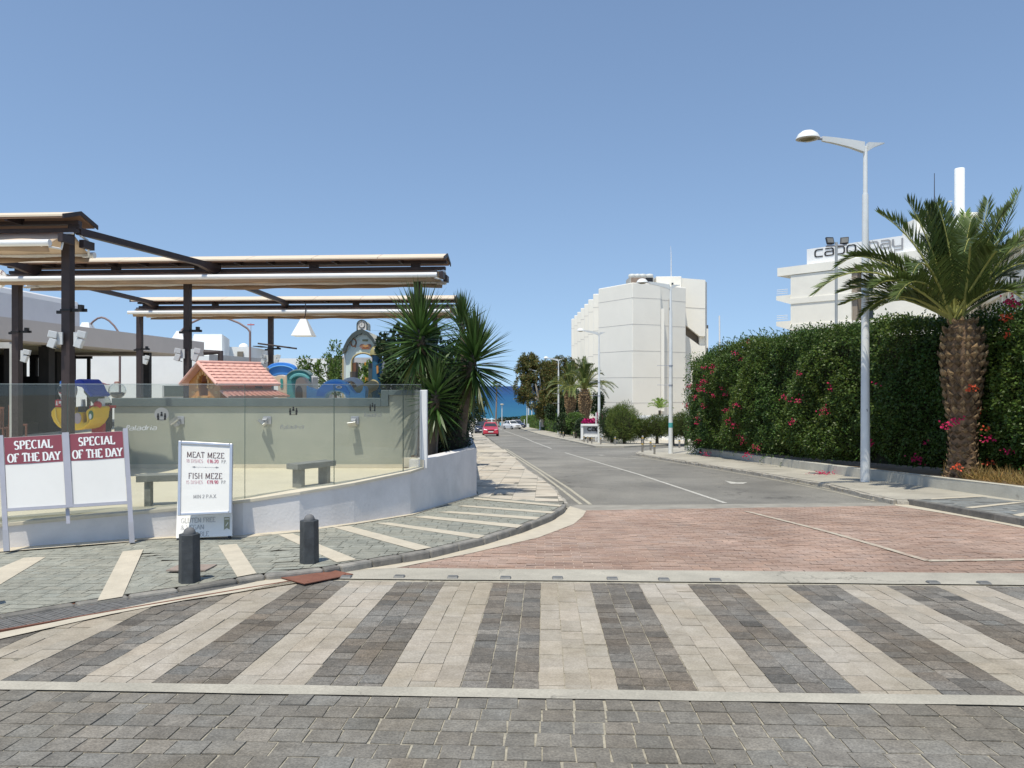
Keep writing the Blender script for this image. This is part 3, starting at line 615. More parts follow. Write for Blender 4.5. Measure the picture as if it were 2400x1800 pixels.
wi = [gp(x, y+6, sh(x)) for x, y in wall_px]
mbp = []
for i in range(len(wallb)-1):
    a, b = wallb[i]+Vector((0, .2)), wallb[i+1]+Vector((0, .2)); w1 = .30 if i < 2 else .17; w2 = .26 if i+1 < 3 else .14
    mbp.append([tuple(a), tuple(b), (b.x+.03, b.y-w2-.2), (a.x+.03, a.y-w1-.2)])
hs('sidewalk_strip', mbp, .011, m_cream, 'cream strip of paving at the foot of the white wall')
hs('sidewalk_strip', [gq([(1110,1170),(1112,1166),(1318,1184),(1312,1188)])], .0115, m_cream, 'cream band where the tiles meet the beige sidewalk')
# beige sidewalk further down on the left
Lb = [(1316,1183),(1322,1177),(1288,1137),(1261,1118),(1233.6,1101),(1206.5,1075),(1179,1055),(1143,1027),(1133,1020),(1128,1011),(1126,1003)]
ob = gpl(Lb, .09)
innb = [(-.62, 14.3), (-.66, 14.9), (-.9, 18), (-1.3, 25), (-2.2, 44), (-3.6, 70), (-6.5, 112), (-9, 150)]
BG = ob+innb[::-1]
sheet('sidewalk_slab', [BG], .098, m_mortd, th=.2, label='edge of the beige sidewalk down the left side')
# slabs on top
Q_ = []; v = 13.5
while v < 90:
    st_ = .42 if v < 40 else .85; u = -9
    while u < 3.4: Q_.append(quad(u-.035*v*0, u+st_, v, v+st_, .0028, .002)); u += st_
    v += st_
o = tiles('sidewalk_slabs', BG, Q_, nt(len(Q_), .05, .015), .102, m_beige, skirt=0, label='beige concrete slabs of the sidewalk along the planter')
hs2 = lambda pts: [tuple(gp(x, y, .1)) for x, y in pts]
sheet('sidewalk_strip', [hs2([(1120,1054),(1183,1054),(1190,1060),(1120,1060)]), hs2([(1120,1071),(1206,1071),(1211,1075),(1120,1076)])], .107, m_cream, label='cream bands across the beige sidewalk')
# crumbling kerb of that sidewalk
mb = MB(); pth = [Vector(p) for p in gpl(Lb[1:], .09)]
for i in range(len(pth)-1):
    n = max(1, int((pth[i+1]-pth[i]).length/.5))
    for k in range(n):
        a = pth[i].lerp(pth[i+1], k/n); b = pth[i].lerp(pth[i+1], (k+1)/n); d = (b-a).normalized(); q = Vector((d.y, -d.x))*(.09+random.uniform(-.02, .02)); hh = .085+random.uniform(-.012, .01)
        mb.hexa([gz(a.x-q.x*.3, a.y-q.y*.3, -.05), gz(b.x-q.x*.3, b.y-q.y*.3, -.05), gz(b.x+q.x, b.y+q.y, -.05), gz(a.x+q.x, a.y+q.y, -.05), gz(a.x-q.x*.3, a.y-q.y*.3, hh), gz(b.x-q.x*.3, b.y-q.y*.3, hh), gz(b.x+q.x*.8, b.y+q.y*.8, hh-.012), gz(a.x+q.x*.8, a.y+q.y*.8, hh-.012)])
mb.build('kerb', m_kerb2, kind='structure', label='crumbling concrete kerb down the left side of the road')
# ---- markings
mk = strip([(1323.8,1061),(1400,1083.5),(1500,1113),(1600,1146),(1700,1179.5)], .085)+strip([(1181.4,1009.5),(1230,1026.5),(1292.6,1051.5)], .10)+strip([(1157,998.5),(1176,1007)], .12)
sheet('road_marking', mk, .005, m_white, label='worn white centre line of the road')
mk = strip([(1362,1183),(1316,1147),(1263,1107),(1181,1052.5)], .07)+strip([(1384,1183),(1330,1143),(1273.6,1107),(1187,1052.5)], .07)
sheet('road_marking', mk, .005, m_yell, label='faded double line beside the left kerb')
mk = strip([(1479,1068.6),(1550,1080),(1661.7,1098),(1800,1122),(1950,1152),(2050,1175)], .06)+strip([(1500,1069),(1560,1079),(1661.7,1095),(1800,1118),(1950,1147),(2066,1171)], .06)
sheet('road_marking', mk, .005, m_yell, label='faded double line beside the right kerb')
sheet('road_marking', strip([(1164,1020.6),(1199,1020.4)], .55)+strip([(1436,1072.5),(1490,1074.8)], .12)+strip([(1404,1066.5),(1416,1067.5)], .2), .006, m_white, label='short white bars across the lane')
sheet('road_marking', [gpl([(1698,1127),(1725,1131),(1752,1131),(1742,1134.5),(1712,1134)])], .006, m_white, label='patch of worn white paint on the lane')
# ---- right sidewalks
hw_px = [(2700,1200),(2400,1174),(2149,1138),(2000,1118),(1900,1103),(1750,1080),(1640,1063),(1604,1056)]
hwb = [gp(x, y, .1) for x, y in hw_px]
rk_px = [(2900,1340),(2400,1217),(2134,1171),(2102,1170),(2056,1161),(1943,1133),(1767,1104),(1640,1085),(1550,1071),(1496,1062),(1494,1059),(1535,1052),(1597,1047.5),(1612,1047)]
rkb = [gp(x, y, .1) for x, y in rk_px]
RS = [tuple(p) for p in rkb]+[(hwb[-1].x+3.5, hwb[-1].y+2.2), (hwb[-1].x+.3, hwb[-1].y+.5)]+[(p.x+.25, p.y+.12) for p in hwb[::-1]]
m_beige2 = M('pale_sidewalk', (.44, .41, .34), .9, .15, 1.4, .003, 40, spots=((.28, .26, .22), 3.5, .62), dirt=(.6, .8), cracks=(.9, .01))
sheet('sidewalk', [RS], .10, m_beige2, th=.25, label='pale worn sidewalk on the right in front of the hedge')
Q_ = []; v = 9; 
while v < 17:
    u = 3
    while u < 16: ww = random.choice((.2, .3, .4)); Q_.append(quad(u, u+ww, v, v+.2, .002, .002)); u += ww
    v += .2
regg = gpl([(2136,1172),(2400,1218),(2700,1285),(2800,1230),(2400,1178),(2300,1165)], .1)
tiles('sidewalk_tiles', regg, Q_, nt(len(Q_), .08, .02), .105, M('charcoal_sidewalk_tile', (.20, .205, .195), .85, .2, 8, .002, 40, tone=True), skirt=0, label='dark slate tiles of the right sidewalk')
sheet('sidewalk_strip', [gpl(q, .1) for q in ([(2180,1171.5),(2186,1169),(2300,1163),(2306,1165)], [(2260,1190),(2390,1176.5),(2402,1178.5),(2278,1192.5)], [(2372,1208),(2420,1199),(2440,1202),(2392,1212)])], .1095, m_cream, label='cream strips across the dark tiles on the right')
mb = MB(); P = [Vector(p) for p in rkb[:3]]; c = []
for i in range(len(P)-1):
    n = max(1, int((P[i+1]-P[i]).length/.5)); 
    for k in range(n):
        a = P[i].lerp(P[i+1], (k+.006)/n); b = P[i].lerp(P[i+1], (k+.994)/n); d = (b-a).normalized(); q = Vector((-d.y, d.x))*.06
        if q.x > 0: q = -q
        t = 1+random.gauss(0, .08)
        mb.hexa([gz(a.x-q.x*.6, a.y-q.y*.6, -.05), gz(b.x-q.x*.6, b.y-q.y*.6, -.05), gz(b.x+q.x, b.y+q.y, -.05), gz(a.x+q.x, a.y+q.y, -.05), gz(a.x-q.x*.6, a.y-q.y*.6, .112), gz(b.x-q.x*.6, b.y-q.y*.6, .112), gz(b.x+q.x, b.y+q.y, .112), gz(a.x+q.x, a.y+q.y, .112)], tone=(t*.7,)*3)
mb.build('kerb', m_kt, kind='structure', bevel=.01, label='dark kerb stones along the right sidewalk')
mb = MB(); P = [Vector(p) for p in rkb[2:]]
for i in range(len(P)-1):
    n = max(1, int((P[i+1]-P[i]).length/.35))
    for k in range(n):
        a = P[i].lerp(P[i+1], k/n); b = P[i].lerp(P[i+1], (k+1)/n); d = (b-a).normalized(); q = Vector((d.y, -d.x))
        q = -q*.07*random.uniform(.7, 1.3)
        hh = .104+random.uniform(-.02, .003)
        mb.hexa([gz(a.x-q.x, a.y-q.y, -.05), gz(b.x-q.x, b.y-q.y, -.05), gz(b.x+q.x, b.y+q.y, -.05), gz(a.x+q.x, a.y+q.y, -.05), gz(a.x-q.x, a.y-q.y, hh), gz(b.x-q.x, b.y-q.y, hh), gz(b.x+q.x, b.y+q.y, hh-.02), gz(a.x+q.x, a.y+q.y, hh-.02)])
mb.build('kerb', m_kerb2, kind='structure', label='crumbling kerb of the right sidewalk')
sheet('gutter', [gpl([(2096,1186),(2102,1181),(2132,1181),(2400,1228),(2700,1300),(2700,1330),(2400,1240),(2250,1211)])], .0125, m_cream, label='cream gutter along the dark right kerb')
# far right sidewalk past the side street
fr = [(1700,1041),(1571,1041),(1463,1045.5),(1396,1045.5),(1357,1036.5),(1330,1031),(1300,1025),(1267,1018),(1223,1005),(1200.5,996.5),(1190,993)]
fin = [(1187,991),(1218.6,995.3),(1240.3,999),(1265,1005),(1300,1013),(1340,1022),(1395,1034),(1440,1036),(1500,1030),(1571,1030),(1700,1030)]
sheet('sidewalk', [gpl(fr, .1)+gpl(fin, .1)], .10, m_beige2, th=.2, label='pale sidewalk past the side street on the right')
sheet('sidewalk_strip', [gpl([(1505,1040),(1480,1036),(1560,1031),(1650,1031),(1650,1039)], .1)], .106, m_cream, label='cream ribbed paving behind the side street')
# promenade kerb at the end of the road
MB().b2((-40, 214, -8.6), (60, 214.35, -8.3)).build('kerb', m_cream, kind='structure', label='white kerb at the far end of the road')
# ============================================================ LEFT SIDE
m_wall = M('white_stucco', (.70, .675, .655), .9, .05, 2.5, .004, 26, col2=(.78, .75, .73), spots=((.52, .51, .50), 2.2, .64), dirt=(1.6, .9))
m_cop = M('limestone_coping', (.62, .56, .44), .8, .08, 4, .002, 30)
m_gwall = M('grey_green_render', (.33, .345, .29), .85, .08, 1.3, .002, 40, col2=(.40, .405, .34))
m_slate = M('dark_slate_cap', (.11, .14, .145), .5, .1, 5)
m_floor = M('pale_terrace_floor', (.68, .62, .48), .6, .06, 2.0)
m_dk = M('dark_brown_steel', (.040, .028, .028), .55, .2, 6)
m_wmet = M('white_painted_metal', (.78, .78, .77), .4, .04, 4)
m_gmet = M('grey_aluminium', (.42, .43, .47), .45, .08, 10, metal=.3)
m_glass = glassmat('greenish_glass', (.92, .935, .915), .8, film=.05)
m_gedge = M('green_glass_edge', (.10, .14, .12), .2, .1, 10)
m_black = M('black_paint', (.012, .012, .013), .5, .2, 8)
m_rubber = M('black_rubber', (.02, .02, .02), .8, .2, 8)
# ---- retaining wall of the terrace
Fp = wallb[7].lerp(wallb[8], .16)
top_px = [(-700,1330),(11,1226),(336,1197),(412,1190),(570,1172),(702,1152),(830,1131),(962,1104)]
root = thing('terrace_wall', wallb[3].to_3d(), 'long low white wall carrying the glass screen, beige coping on top', 'wall')
mb = MB(); TP = []
for (bx, by), (tx, ty), p in zip(wall_px, top_px, wallb): TP.append(Vector((p.x, p.y, EYE-(ty-HZ)/F*p.y)))
TP.append(Vector((Fp.x-.0005, Fp.y-.001, TP[-1].z+.012)))
for i in range(len(TP)-1):
    a, b = TP[i], TP[i+1]
    bk = Vector((-.10, .22, 0))
    mb.hexa([(a.x,a.y,G(a.y)-.2),(b.x,b.y,G(b.y)-.2),(b.x+bk.x,b.y+bk.y,G(b.y)-.2),(a.x+bk.x,a.y+bk.y,G(a.y)-.2),(a.x,a.y,a.z-.035),(b.x,b.y,b.z-.035),(b.x+bk.x,b.y+bk.y,b.z-.035),(a.x+bk.x,a.y+bk.y,a.z-.035)])
mb.build('wall', m_wall, root)
mb = MB()
for i in range(len(TP)-1):
    a, b = TP[i], TP[i+1]; f0 = Vector((.012, -.018, 0)); bk = Vector((-.12, .30, 0)); A = [a+f0, b+f0, b+bk, a+bk]
    mb.hexa([p-Vector((0,0,.034)) for p in A]+A)
mb.build('coping', m_cop, root)
# planter: taller end of the wall, turns the corner and runs back down the road
Gc = wallb[8]; zF = TP[7].z; zG = EYE-(1050-HZ)/F*Gc.y
Fp = wallb[7].lerp(wallb[8], .16)
root = thing('planter_wall', Gc.to_3d(), 'white planter wall at the corner holding the yuccas and shrubs', 'wall')
P1 = Vector((Fp.x, Fp.y)); P2 = Vector((Gc.x, Gc.y)); P3 = Vector((-.98, 18.5)); P4 = Vector((-2.6, 46))
mb = MB()
zz = [EYE-(1078-HZ)/F*Fp.y, zG, zG-.02, zG-.9]
pl = [P1, P2, P3, P4]
def offs(P, d):
    o = []
    for i in range(len(P)):
        t = (P[min(i+1, len(P)-1)]-P[max(i-1, 0)]).normalized(); o.append(P[i]+Vector((-t.y, t.x))*d)
    return o
pin = offs(pl, .24)
for i in range(3):
    a, b, c_, d_ = pl[i], pl[i+1], pin[i+1], pin[i]
    mb.hexa([(a.x,a.y,G(a.y)-.3),(b.x,b.y,G(b.y)-.3),(c_.x,c_.y,G(c_.y)-.3),(d_.x,d_.y,G(d_.y)-.3),(a.x,a.y,zz[i]),(b.x,b.y,zz[i+1]),(c_.x,c_.y,zz[i+1]),(d_.x,d_.y,zz[i])])
mb.build('wall', m_wall, root)
a, b = P1, pin[0]
MB().hexa([(a.x-.02,a.y-.02,zF-.03),(a.x+.01,a.y+.0,zF-.03),(b.x+.05,b.y+.3,zF-.03),(b.x-.15,b.y+.3,zF-.03),(a.x-.02,a.y-.02,zz[0]+.004),(a.x+.01,a.y,zz[0]+.004),(b.x+.05,b.y+.3,zz[0]+.004),(b.x-.15,b.y+.3,zz[0]+.004)]).build('stone_end', m_cop, root)
MB().face([(p.x, p.y, zG-.12) for p in pin[:3]]+[(-2.8, 30, zG-.12), (-1.9, 14.6, zG-.12), (pin[0].x-.1, pin[0].y+.1, zG-.12)]).build('soil', M('planter_soil', (.10, .075, .05), .95, .3, 12), root)
# ---- terrace floor (a platform behind the wall)
mb = MB(); fp = [(p.x-.05, p.y+.2) for p in TP[0:8]]+[(pin[0].x-.25, pin[0].y+.4), (-2.0, 14.6), (-1.9, 36), (-30, 36), (-30, 6)]
mb.prism([(x, y, -1.6) for x, y in fp], (0, 0, 1.6)); tag(mb.build('terrace_floor', m_floor), 'pale stone floor of the raised terrace', kind='structure')
# ---- glass screen: panels on the coping
def cop(px):   # point on coping for screen column px
    for i in range(len(TP)-1):
        a, b = TP[i], TP[i+1]; fa = a.x-(px-1200)/F*a.y; fb = b.x-(px-1200)/F*b.y
        if fa <= 0 <= fb or fb <= 0 <= fa: t = fa/(fa-fb); return a.lerp(b, t)+Vector((-.04, .1, 0))
    return TP[-1]+Vector((-.04, .1, 0))
gx = [-420, -150, 155, 575, 786, 949, 978]
gl_lab = {1: 'glass panel behind the left half of the double sign', 2: 'glass panel between the double sign and the menu board, with script lettering', 3: 'glass panel in front of the left bench end right of the menu board', 4: 'glass panel in front of the grey wall lamp nearest the white post', 5: 'narrow last glass panel beside the white post', 0: 'glass panel cut off by the left edge of the picture'}
zt = EYE-(901-HZ)/F*10
for i in range(1, len(gx)-1):
    a, b = cop(gx[i]), cop(gx[i+1])
    if i == 5: b = TP[-1].lerp(P1.to_3d()+Vector((0,0,TP[-1].z)), .45)+Vector((-.05, .1, 0)); b.z = TP[-1].z
    mid = a.lerp(b, .5); root = thing('glass_panel', (mid.x, mid.y, mid.z), gl_lab[i], 'glass screen', 'frameless glass panels along the terrace wall')
    d = (b-a); d.z = 0; dn = d.normalized(); n = Vector((-dn.y, dn.x, 0))*.006; a2 = a+dn*.004; b2 = b-dn*.004
    MB().hexa([a2-n, b2-n, b2+n, a2+n, (a2.x-n.x,a2.y-n.y,zt), (b2.x-n.x,b2.y-n.y,zt), (b2.x+n.x,b2.y+n.y,zt), (a2.x+n.x,a2.y+n.y,zt)]).build('pane', m_glass, root)
    e = b2; MB().hexa([e-n*1.02, e+dn*.007-n*1.02, e+dn*.007+n*1.02, e+n*1.02, (e.x-n.x,e.y-n.y,zt+.001), (e.x+dn.x*.007-n.x,e.y+dn.y*.007-n.y,zt+.001), (e.x+dn.x*.007+n.x,e.y+dn.y*.007+n.y,zt+.001), (e.x+n.x,e.y+n.y,zt+.001)]).build('edge', m_gedge, root)
    MB().hexa([a2-n+Vector((0,0,zt+.001-a2.z)), b2-n+Vector((0,0,zt+.001-b2.z)), b2+n+Vector((0,0,zt+.001-b2.z)), a2+n+Vector((0,0,zt+.001-a2.z)), a2-n+Vector((0,0,zt+.006-a2.z)), b2-n+Vector((0,0,zt+.006-b2.z)), b2+n+Vector((0,0,zt+.006-b2.z)), a2+n+Vector((0,0,zt+.006-a2.z))]).build('top_edge', M('pale_glass_edge', (.45, .5, .47), .3), root)
    if i == 2:  # etched script and family emblem
        q0 = a2.lerp(b2, (345-155)/420.0)
        def plc(cx, cz): return lambda u, v, nn: Vector((q0.x, q0.y, 0))+dn*(cx+u)+Vector((0, 0, cz+v))-n*(1.3+nn*400)
        m_etch = M('white_etching', (.62, .62, .58), .9)
        tm = MB(); text_mesh(tm, 'Palad'.replace('P', 'P') + 'ria', plc(-.10, EYE-(1008-HZ)/F*9.4), .058, .20, .12, 0, .08, xs=.9, slant=.25)
        tm.build('lettering', m_etch, root)
        em = MB(); cx, cz = 0.18, EYE-(971-HZ)/F*9.4
        em = MB(); c_s = onpane(379, 971); em.face([c_s+dn*(.082*math.cos(t*.2618))+Vector((0, 0, cz-c_s.z+.082*math.sin(t*.2618)))-n*1.15 for t in range(24)]); em.build('sticker', M('milky_sticker', (.36, .36, .33), .8), root)
    def onpane(px, py):
        dx = b2-a2; kx = (px-1200)/F; t = (kx*a2.y-a2.x)/(dx.x-kx*dx.y); return a2+dx*t
    if i in (2, 3, 4):
        px_, py_ = {2: (379, 975), 3: (687, 963), 4: (872, 954)}[i]; cc = onpane(px_, py_); k = cc.y/9.5
        m_dke = M('dark_print', (.03, .03, .03), .7)
        def pe(u, v, nn=0): return Vector((cc.x, cc.y, EYE-(py_-HZ)/F*cc.y))+dn*u*k+Vector((0, 0, v*k))-n*(1.6+nn)
        em = MB()
        for sx_, hy in ((-.04, .012), (0, .03), (.04, .012)):
            em.face([pe(sx_+.011*math.cos(t), hy+.012+.011*math.sin(t)) for t in [i_*.785 for i_ in range(8)]])
            em.face([pe(sx_-.014, hy-.03), pe(sx_+.014, hy-.03), pe(sx_+.011, hy), pe(sx_-.011, hy)])
        em.face([pe(-.05, -.045), pe(-.028, -.045), pe(-.028, -.02), pe(-.05, -.02)]); em.face([pe(.028, -.045), pe(.05, -.045), pe(.05, -.02), pe(.028, -.02)]); em.face([pe(-.05, -.05), pe(.05, -.05), pe(.05, -.045), pe(-.05, -.045)])
        em.build('emblem', m_dke, root)
        if i > 2:
            tm = MB(); text_mesh(tm, 'Paladria', lambda u, v, nn: pe((-.02 if i == 3 else 0)+u, v-.22+.1*(i == 4), nn*300), .05, .2, .12, 0, .08, xs=.9, slant=.25)
            tm.build('lettering', M('faint_etching', (.36, .36, .32), .9), root)
# white post at the end of the glass
a = TP[-1].lerp(Vector((P1.x, P1.y, 0)), .8); root = thing('white_post', (a.x, a.y+.18, 0), 'white square post at the end of the glass screen, before the yuccas', 'post')
z0 = zz[0]; z1 = EYE-(914-HZ)/F*a.y
MB().b2((a.x-.065, a.y+.06, zF-.02), (a.x+.05, a.y+.19, z1)).build('shaft', m_wmet, root, bevel=.008)
MB().b2((a.x-.045, a.y+.052, zF), (a.x-.038, a.y+.0595, z1-.01)).build('groove', m_gmet, root)
# ---- grey wall behind the terrace
WY = 14.5; xl, xr = (268-1200)/F*WY, (984-1200)/F*WY; xs_ = (911-1200)/F*WY; x2 = (877-1200)/F*WY
root = thing('garden_wall', ((xl+xr)/2, WY, 0), 'grey green rendered wall with dark slate cap behind the benches', 'wall')
zc = EYE-(933-HZ)/F*WY; zc2 = EYE-(914-HZ)/F*WY
mb = MB(); mb.prism([(xl, WY, 0), (xr, WY, 0), (xr, WY, zc2-.09), (xs_-.12, WY, zc2-.09), (xs_-.12, WY, zc-.1), (xl, WY, zc-.1)], (0, .25, 0)); mb.build('render', m_gwall, root)
MB().b2((xl, WY-.02, 0), (xr, WY-.001, .075)).build('skirting', m_cop, root)
mb = MB(); mb.b2((xl-.03, WY-.05, zc-.16), (xs_-.14, WY+.3, zc)); mb.b2((xs_-.139, WY-.05, zc-.16), (xs_, WY+.3, zc2)); mb.b2((xs_+.001, WY-.05, zc2-.1), (xr+.05, WY+.3, zc2)); mb.build('cap', m_slate, root, bevel=.01)
# wall lamps
def wall_lamp(px, kind):
    X = (px-1200)/F*WY; z = EYE-(985-HZ)/F*WY
    r = thing('wall_lamp', (X, WY-.001, z), kind, 'lamp', 'square metal lamps on the grey green wall')
    MB().box((0, -.012, 0), (.15, .022, .15)).build('back_plate', m_gmet, r, local=True, bevel=.004)
    MB().tube([(0, -.02, .02), (-.0, -.09, .03)], .02).build('arm', m_gmet, r, local=True)
    return r
lampmetal = M('brushed_steel', (.5, .5, .49), .3, .06, 20, metal=.8)
l1 = wall_lamp(423, 'square steel wall lamp beside the post shadow, leftmost on the grey wall'); MB().box((-.05, -.17, -.0), (.16, .2, .03), rx=R(20), ry=R(-38), rz=R(15)).build('hood', lampmetal, l1, local=True, bevel=.004); MB().box((-.02, -.13, -.05), (.09, .12, .09), rx=R(25), ry=R(-25)).build('head', m_gmet, l1, local=True, bevel=.01)
l2 = wall_lamp(627, 'square steel wall lamp with its head turned down left, middle of the grey wall'); MB().box((-.06, -.16, -.035), (.06, .22, .05), rx=R(25), ry=R(-35), rz=R(30)).build('hood', lampmetal, l2, local=True, bevel=.004); MB().box((-.01, -.11, .0), (.09, .1, .09), rx=R(25)).build('head', m_gmet, l2, local=True, bevel=.01)
l3 = wall_lamp(832, 'square steel wall lamp showing its face, right end of the grey wall'); MB().box((-.02, -.17, -.07), (.16, .02, .13), rx=R(50), ry=R(-8)).build('hood', lampmetal, l3, local=True, bevel=.004); MB().box((-.0, -.11, -.01), (.09, .1, .09), rx=R(25)).build('head', m_gmet, l3, local=True, bevel=.01)
# ---- benches
m_bench = M('grey_stone_bench', (.23, .235, .22), .8, .15, 12)
def bench(name, A, B, h, label):      # A, B leg positions on the floor
    A = Vector(A); B = Vector(B); d = (B-A).normalized(); n = Vector((-d.y, d.x, 0)); r = thing(name, (A+B)/2, label, 'bench', 'small grey stone benches on the terrace')
    th = math.atan2(d.y, d.x); c = (A+B)/2; L = (B-A).length
    MB().box((c.x, c.y, h-.04), (L+.26, .26, .085), rz=th).build('seat', m_bench, r, bevel=.006)
    for p in (A, B): MB().box((p.x, p.y, (h-.083)/2), (.075, .2, h-.083), rz=th).build('leg', m_bench, r, bevel=.004)
bench('bench', at(700, 1143, 11.73), at(760, 1136, 12.15), .37, 'small grey stone bench in clear view right of the menu board')
bench('bench', (-4.72, 9.98, 0), (-4.1, 10.15, 0), .40, 'small grey stone bench half hidden by the menu board')
# ---- double sign
m_sign = M('white_sign_panel', (.82, .80, .75), .45, .02, 3)
m_maroon = M('maroon_header', (.26, .065, .085), .5, .08, 3)
m_ltr = M('white_lettering', (.85, .85, .83), .6, 0.02)
BL = at(12, 1292, 8.54); BR = at(313, 1272, 9.09); TR = at(297, 1004, 9.28); TL = at(-2, 1021, 8.76)
q = Quad(BL, BR, TR, TL); root = thing('notice_board', (BL+BR)/2, 'double white special of the day board with maroon headers leaning at the wall', 'sign')
def slab(name, u0, u1, v0, v1, n0, n1, mat): return q.slab(MB(), u0, u1, v0, v1, n0, n1).build(name, mat, root)
m_frame = M('lilac_grey_frame', (.42, .42, .47), .5, .05, 6)
for u0, u1 in ((-.008, .03), (.968, 1.008)): slab('leg', u0, u1, 0, 1.0, -.015, .02, m_frame)
slab('post', .478, .532, .34, .992, -.012, .026, m_frame); slab('rail', .031, .967, .335, .36, -.012, .024, m_frame)
slab('strut', .47, .50, .2, .333, -.05, -.02, m_frame)
for u0, u1 in ((.033, .476), (.534, .966)):
    slab('panel', u0, u1, .362, .978, -.006, .008, m_sign); slab('header', u0+.002, u1-.002, .74, .976, .008, .0105, m_maroon)
    cu = (u0+u1)/2; W = (BR-BL).length; H = (TL-BL).length
    pc = lambda u, v, nn: q(cu+u/W, v, .0125+nn)
    tm = MB(); text_mesh(tm, 'SPECIAL', lambda u, v, nn: q(cu+u/W, .868+v/H, .0125+nn), .094, .19, .08, .045, .05, xs=.82); tm.build('lettering', m_ltr, root); tm = MB(); text_mesh(tm, 'OF THE DAY', lambda u, v, nn: q(cu+u/W, .757+v/H, .0125+nn), .094, .19, .08, .045, .03, xs=.77); tm.build('lettering', m_ltr, root)
# white feet
for u0, u1 in ((-.004, .028), (.972, 1.004)): slab('foot', u0-.006, u1+.006, 0, .18, -.02, .024, M('grey_foot', (.40, .40, .43), .5))
# ---- menu board
b0 = at(412, 1265, 9.36); b1 = at(543, 1259, 9.36)
Y0 = 9.30
def rowz(py, Y=Y0): return EYE-(py-HZ)/F*Y
BLm = at(417, 1209, 9.18); BRm = at(544, 1203, 9.22); TRm = at(546, 1040, 9.36); TLm = at(419, 1033, 9.34)
qm = Quad(BLm, BRm, TRm, TLm); root = thing('menu_board', (BLm.x/2+BRm.x/2, 9.3, G(9.3)+.07), 'white poster stand reading meat meze and fish meze against the low wall', 'sign')
m_alu = M('silver_snap_frame', (.60, .60, .62), .3, .05, 10, metal=.6)
mb = MB(); qm.slab(mb, 0, .055, 0, 1, -.02, .02); qm.slab(mb, .945, 1, 0, 1, -.02, .02); qm.slab(mb, .056, .944, 0, .038, -.02, .019); qm.slab(mb, .056, .944, .958, 1, -.02, .019); mb.build('frame', m_alu, root, bevel=.007)
mb = MB()
N_ = 10
for i in range(N_):
    for j in range(12):
        def pp(a, b): 
            u = .056+.888*a/N_; v = .039+.918*b/12; return qm(u, v, .003+.0018*noise.noise((a*.8, b*.9, 3))+(.002*abs(noise.noise((a*.9, 1, 2))) if b > 10 or b < 1 else 0))
        mb.add([pp(i, j), pp(i+1, j), pp(i+1, j+1), pp(i, j+1)], [(0, 1, 2, 3)], smooth=True)
mb.build('poster', m_sign, root)
Wm = (BRm-BLm).length; Hm = (TLm-BLm).length
def tl(name, txt, cu, v, h, th, tn, se, tr, mat, xs=1, al=.5):
    tm = MB(); text_mesh(tm, txt, lambda u, vv, nn: qm(cu+u/Wm, v+vv/Hm, .0062+nn*.3), h, th, tn, se, tr, al, xs); return tm.build(name, mat, root)
m_t1 = M('plum_ink', (.10, .055, .065), .6); m_t2 = M('grey_ink', (.24, .24, .25), .6); m_t3 = M('pink_ink', (.52, .14, .2), .6); m_t4 = M('pale_pink_ink', (.55, .32, .36), .6)
tl('lettering', 'MEAT MEZE', .5, .782, .068, .125, .055, .05, .06, m_t1, .92); tl('lettering', 'FISH MEZE', .5, .492, .068, .125, .055, .05, .06, m_t1, .92)
for v, a, b in ((.712, '18 DISHES', '€16.20'), (.422, '15 DISHES', '€19.90')):
    tl('lettering', a, .30, v, .040, .10, .06, .03, .04, m_t4, .86); tl('lettering', b, .635, v, .042, .18, .10, .03, .06, m_t3, .90); tl('lettering', 'P.P.', .84, v, .040, .12, .07, .03, 0, m_t2, .80)
tl('lettering', 'MIN 2 P.A.X.', .5, .225, .042, .12, .07, .04, .04, m_t2, .95)
mb = MB(); 
mb.face([qm(.3, .649, .006), qm(.7, .649, .006), qm(.7, .652, .006), qm(.3, .652, .006)])
for u0, s_ in ((.25, 1), (.75, -1)): mb.face([qm(u0, .651, .0062), qm(u0+.05*s_, .64, .0062), qm(u0+.07*s_, .651, .0062), qm(u0+.05*s_, .662, .0062)])
mb.face([qm(.494, .646, .0063), qm(.506, .646, .0063), qm(.506, .655, .0063), qm(.494, .655, .0063)]); mb.build('ornament', m_t2, root)
BLl = at(412, 1263, 9.30); BRl = at(543.5, 1257.5, 9.34); TRl = at(543.5, 1203, 9.44); TLl = at(414, 1208, 9.42)
ql = Quad(BLl, BRl, TRl, TLl)
def hx(mb, u0, u1, v0, v1, n0, n1): return ql.slab(mb, u0, u1, v0, v1, n0, n1)
hx(MB(), 0, 1, .02, 1.6, -.03, 0).build('lower_panel', m_sign, root, bevel=.004)
W2 = (BRl-BLl).length; H2 = (TLl-BLl).length; m_t5 = M('faded_grey_ink', (.38, .38, .38), .6)
for txt, v in (('GLUTEN FREE', .66), ('& VEGAN', .36), ('AVAILABLE', .06)):
    tm = MB(); text_mesh(tm, txt, lambda u, vv, nn: ql(.08+u/W2, v+vv/H2, .0012+nn*.3), .058, .11, .06, .04, .02, 0, .92); tm.build('lettering', m_t5, root)
mb = MB(); mb.face([ql(.86, .84, .003), ql(.96, .84, .003), ql(.96, .30, .003), ql(.91, .38, .003), ql(.86, .30, .003)][::-1]); mb.build('badge', M('olive_badge', (.30, .30, .20), .6), root)
mb = MB(); mb.face([ql(.885, .46, .0045), ql(.93, .62, .0045), ql(.94, .60, .0045), ql(.895, .44, .0045)]); mb.build('badge_mark', m_sign, root); mb = MB(); mb.face([ql(.87, .74, .0045), ql(.95, .74, .0045), ql(.95, .78, .0045), ql(.87, .78, .0045)]); mb.build('badge_mark', m_sign, root)
for u in (.02, .93): hx(MB(), u, u+.05, -.06, .018, -.03, .01).build('foot', m_black, root)
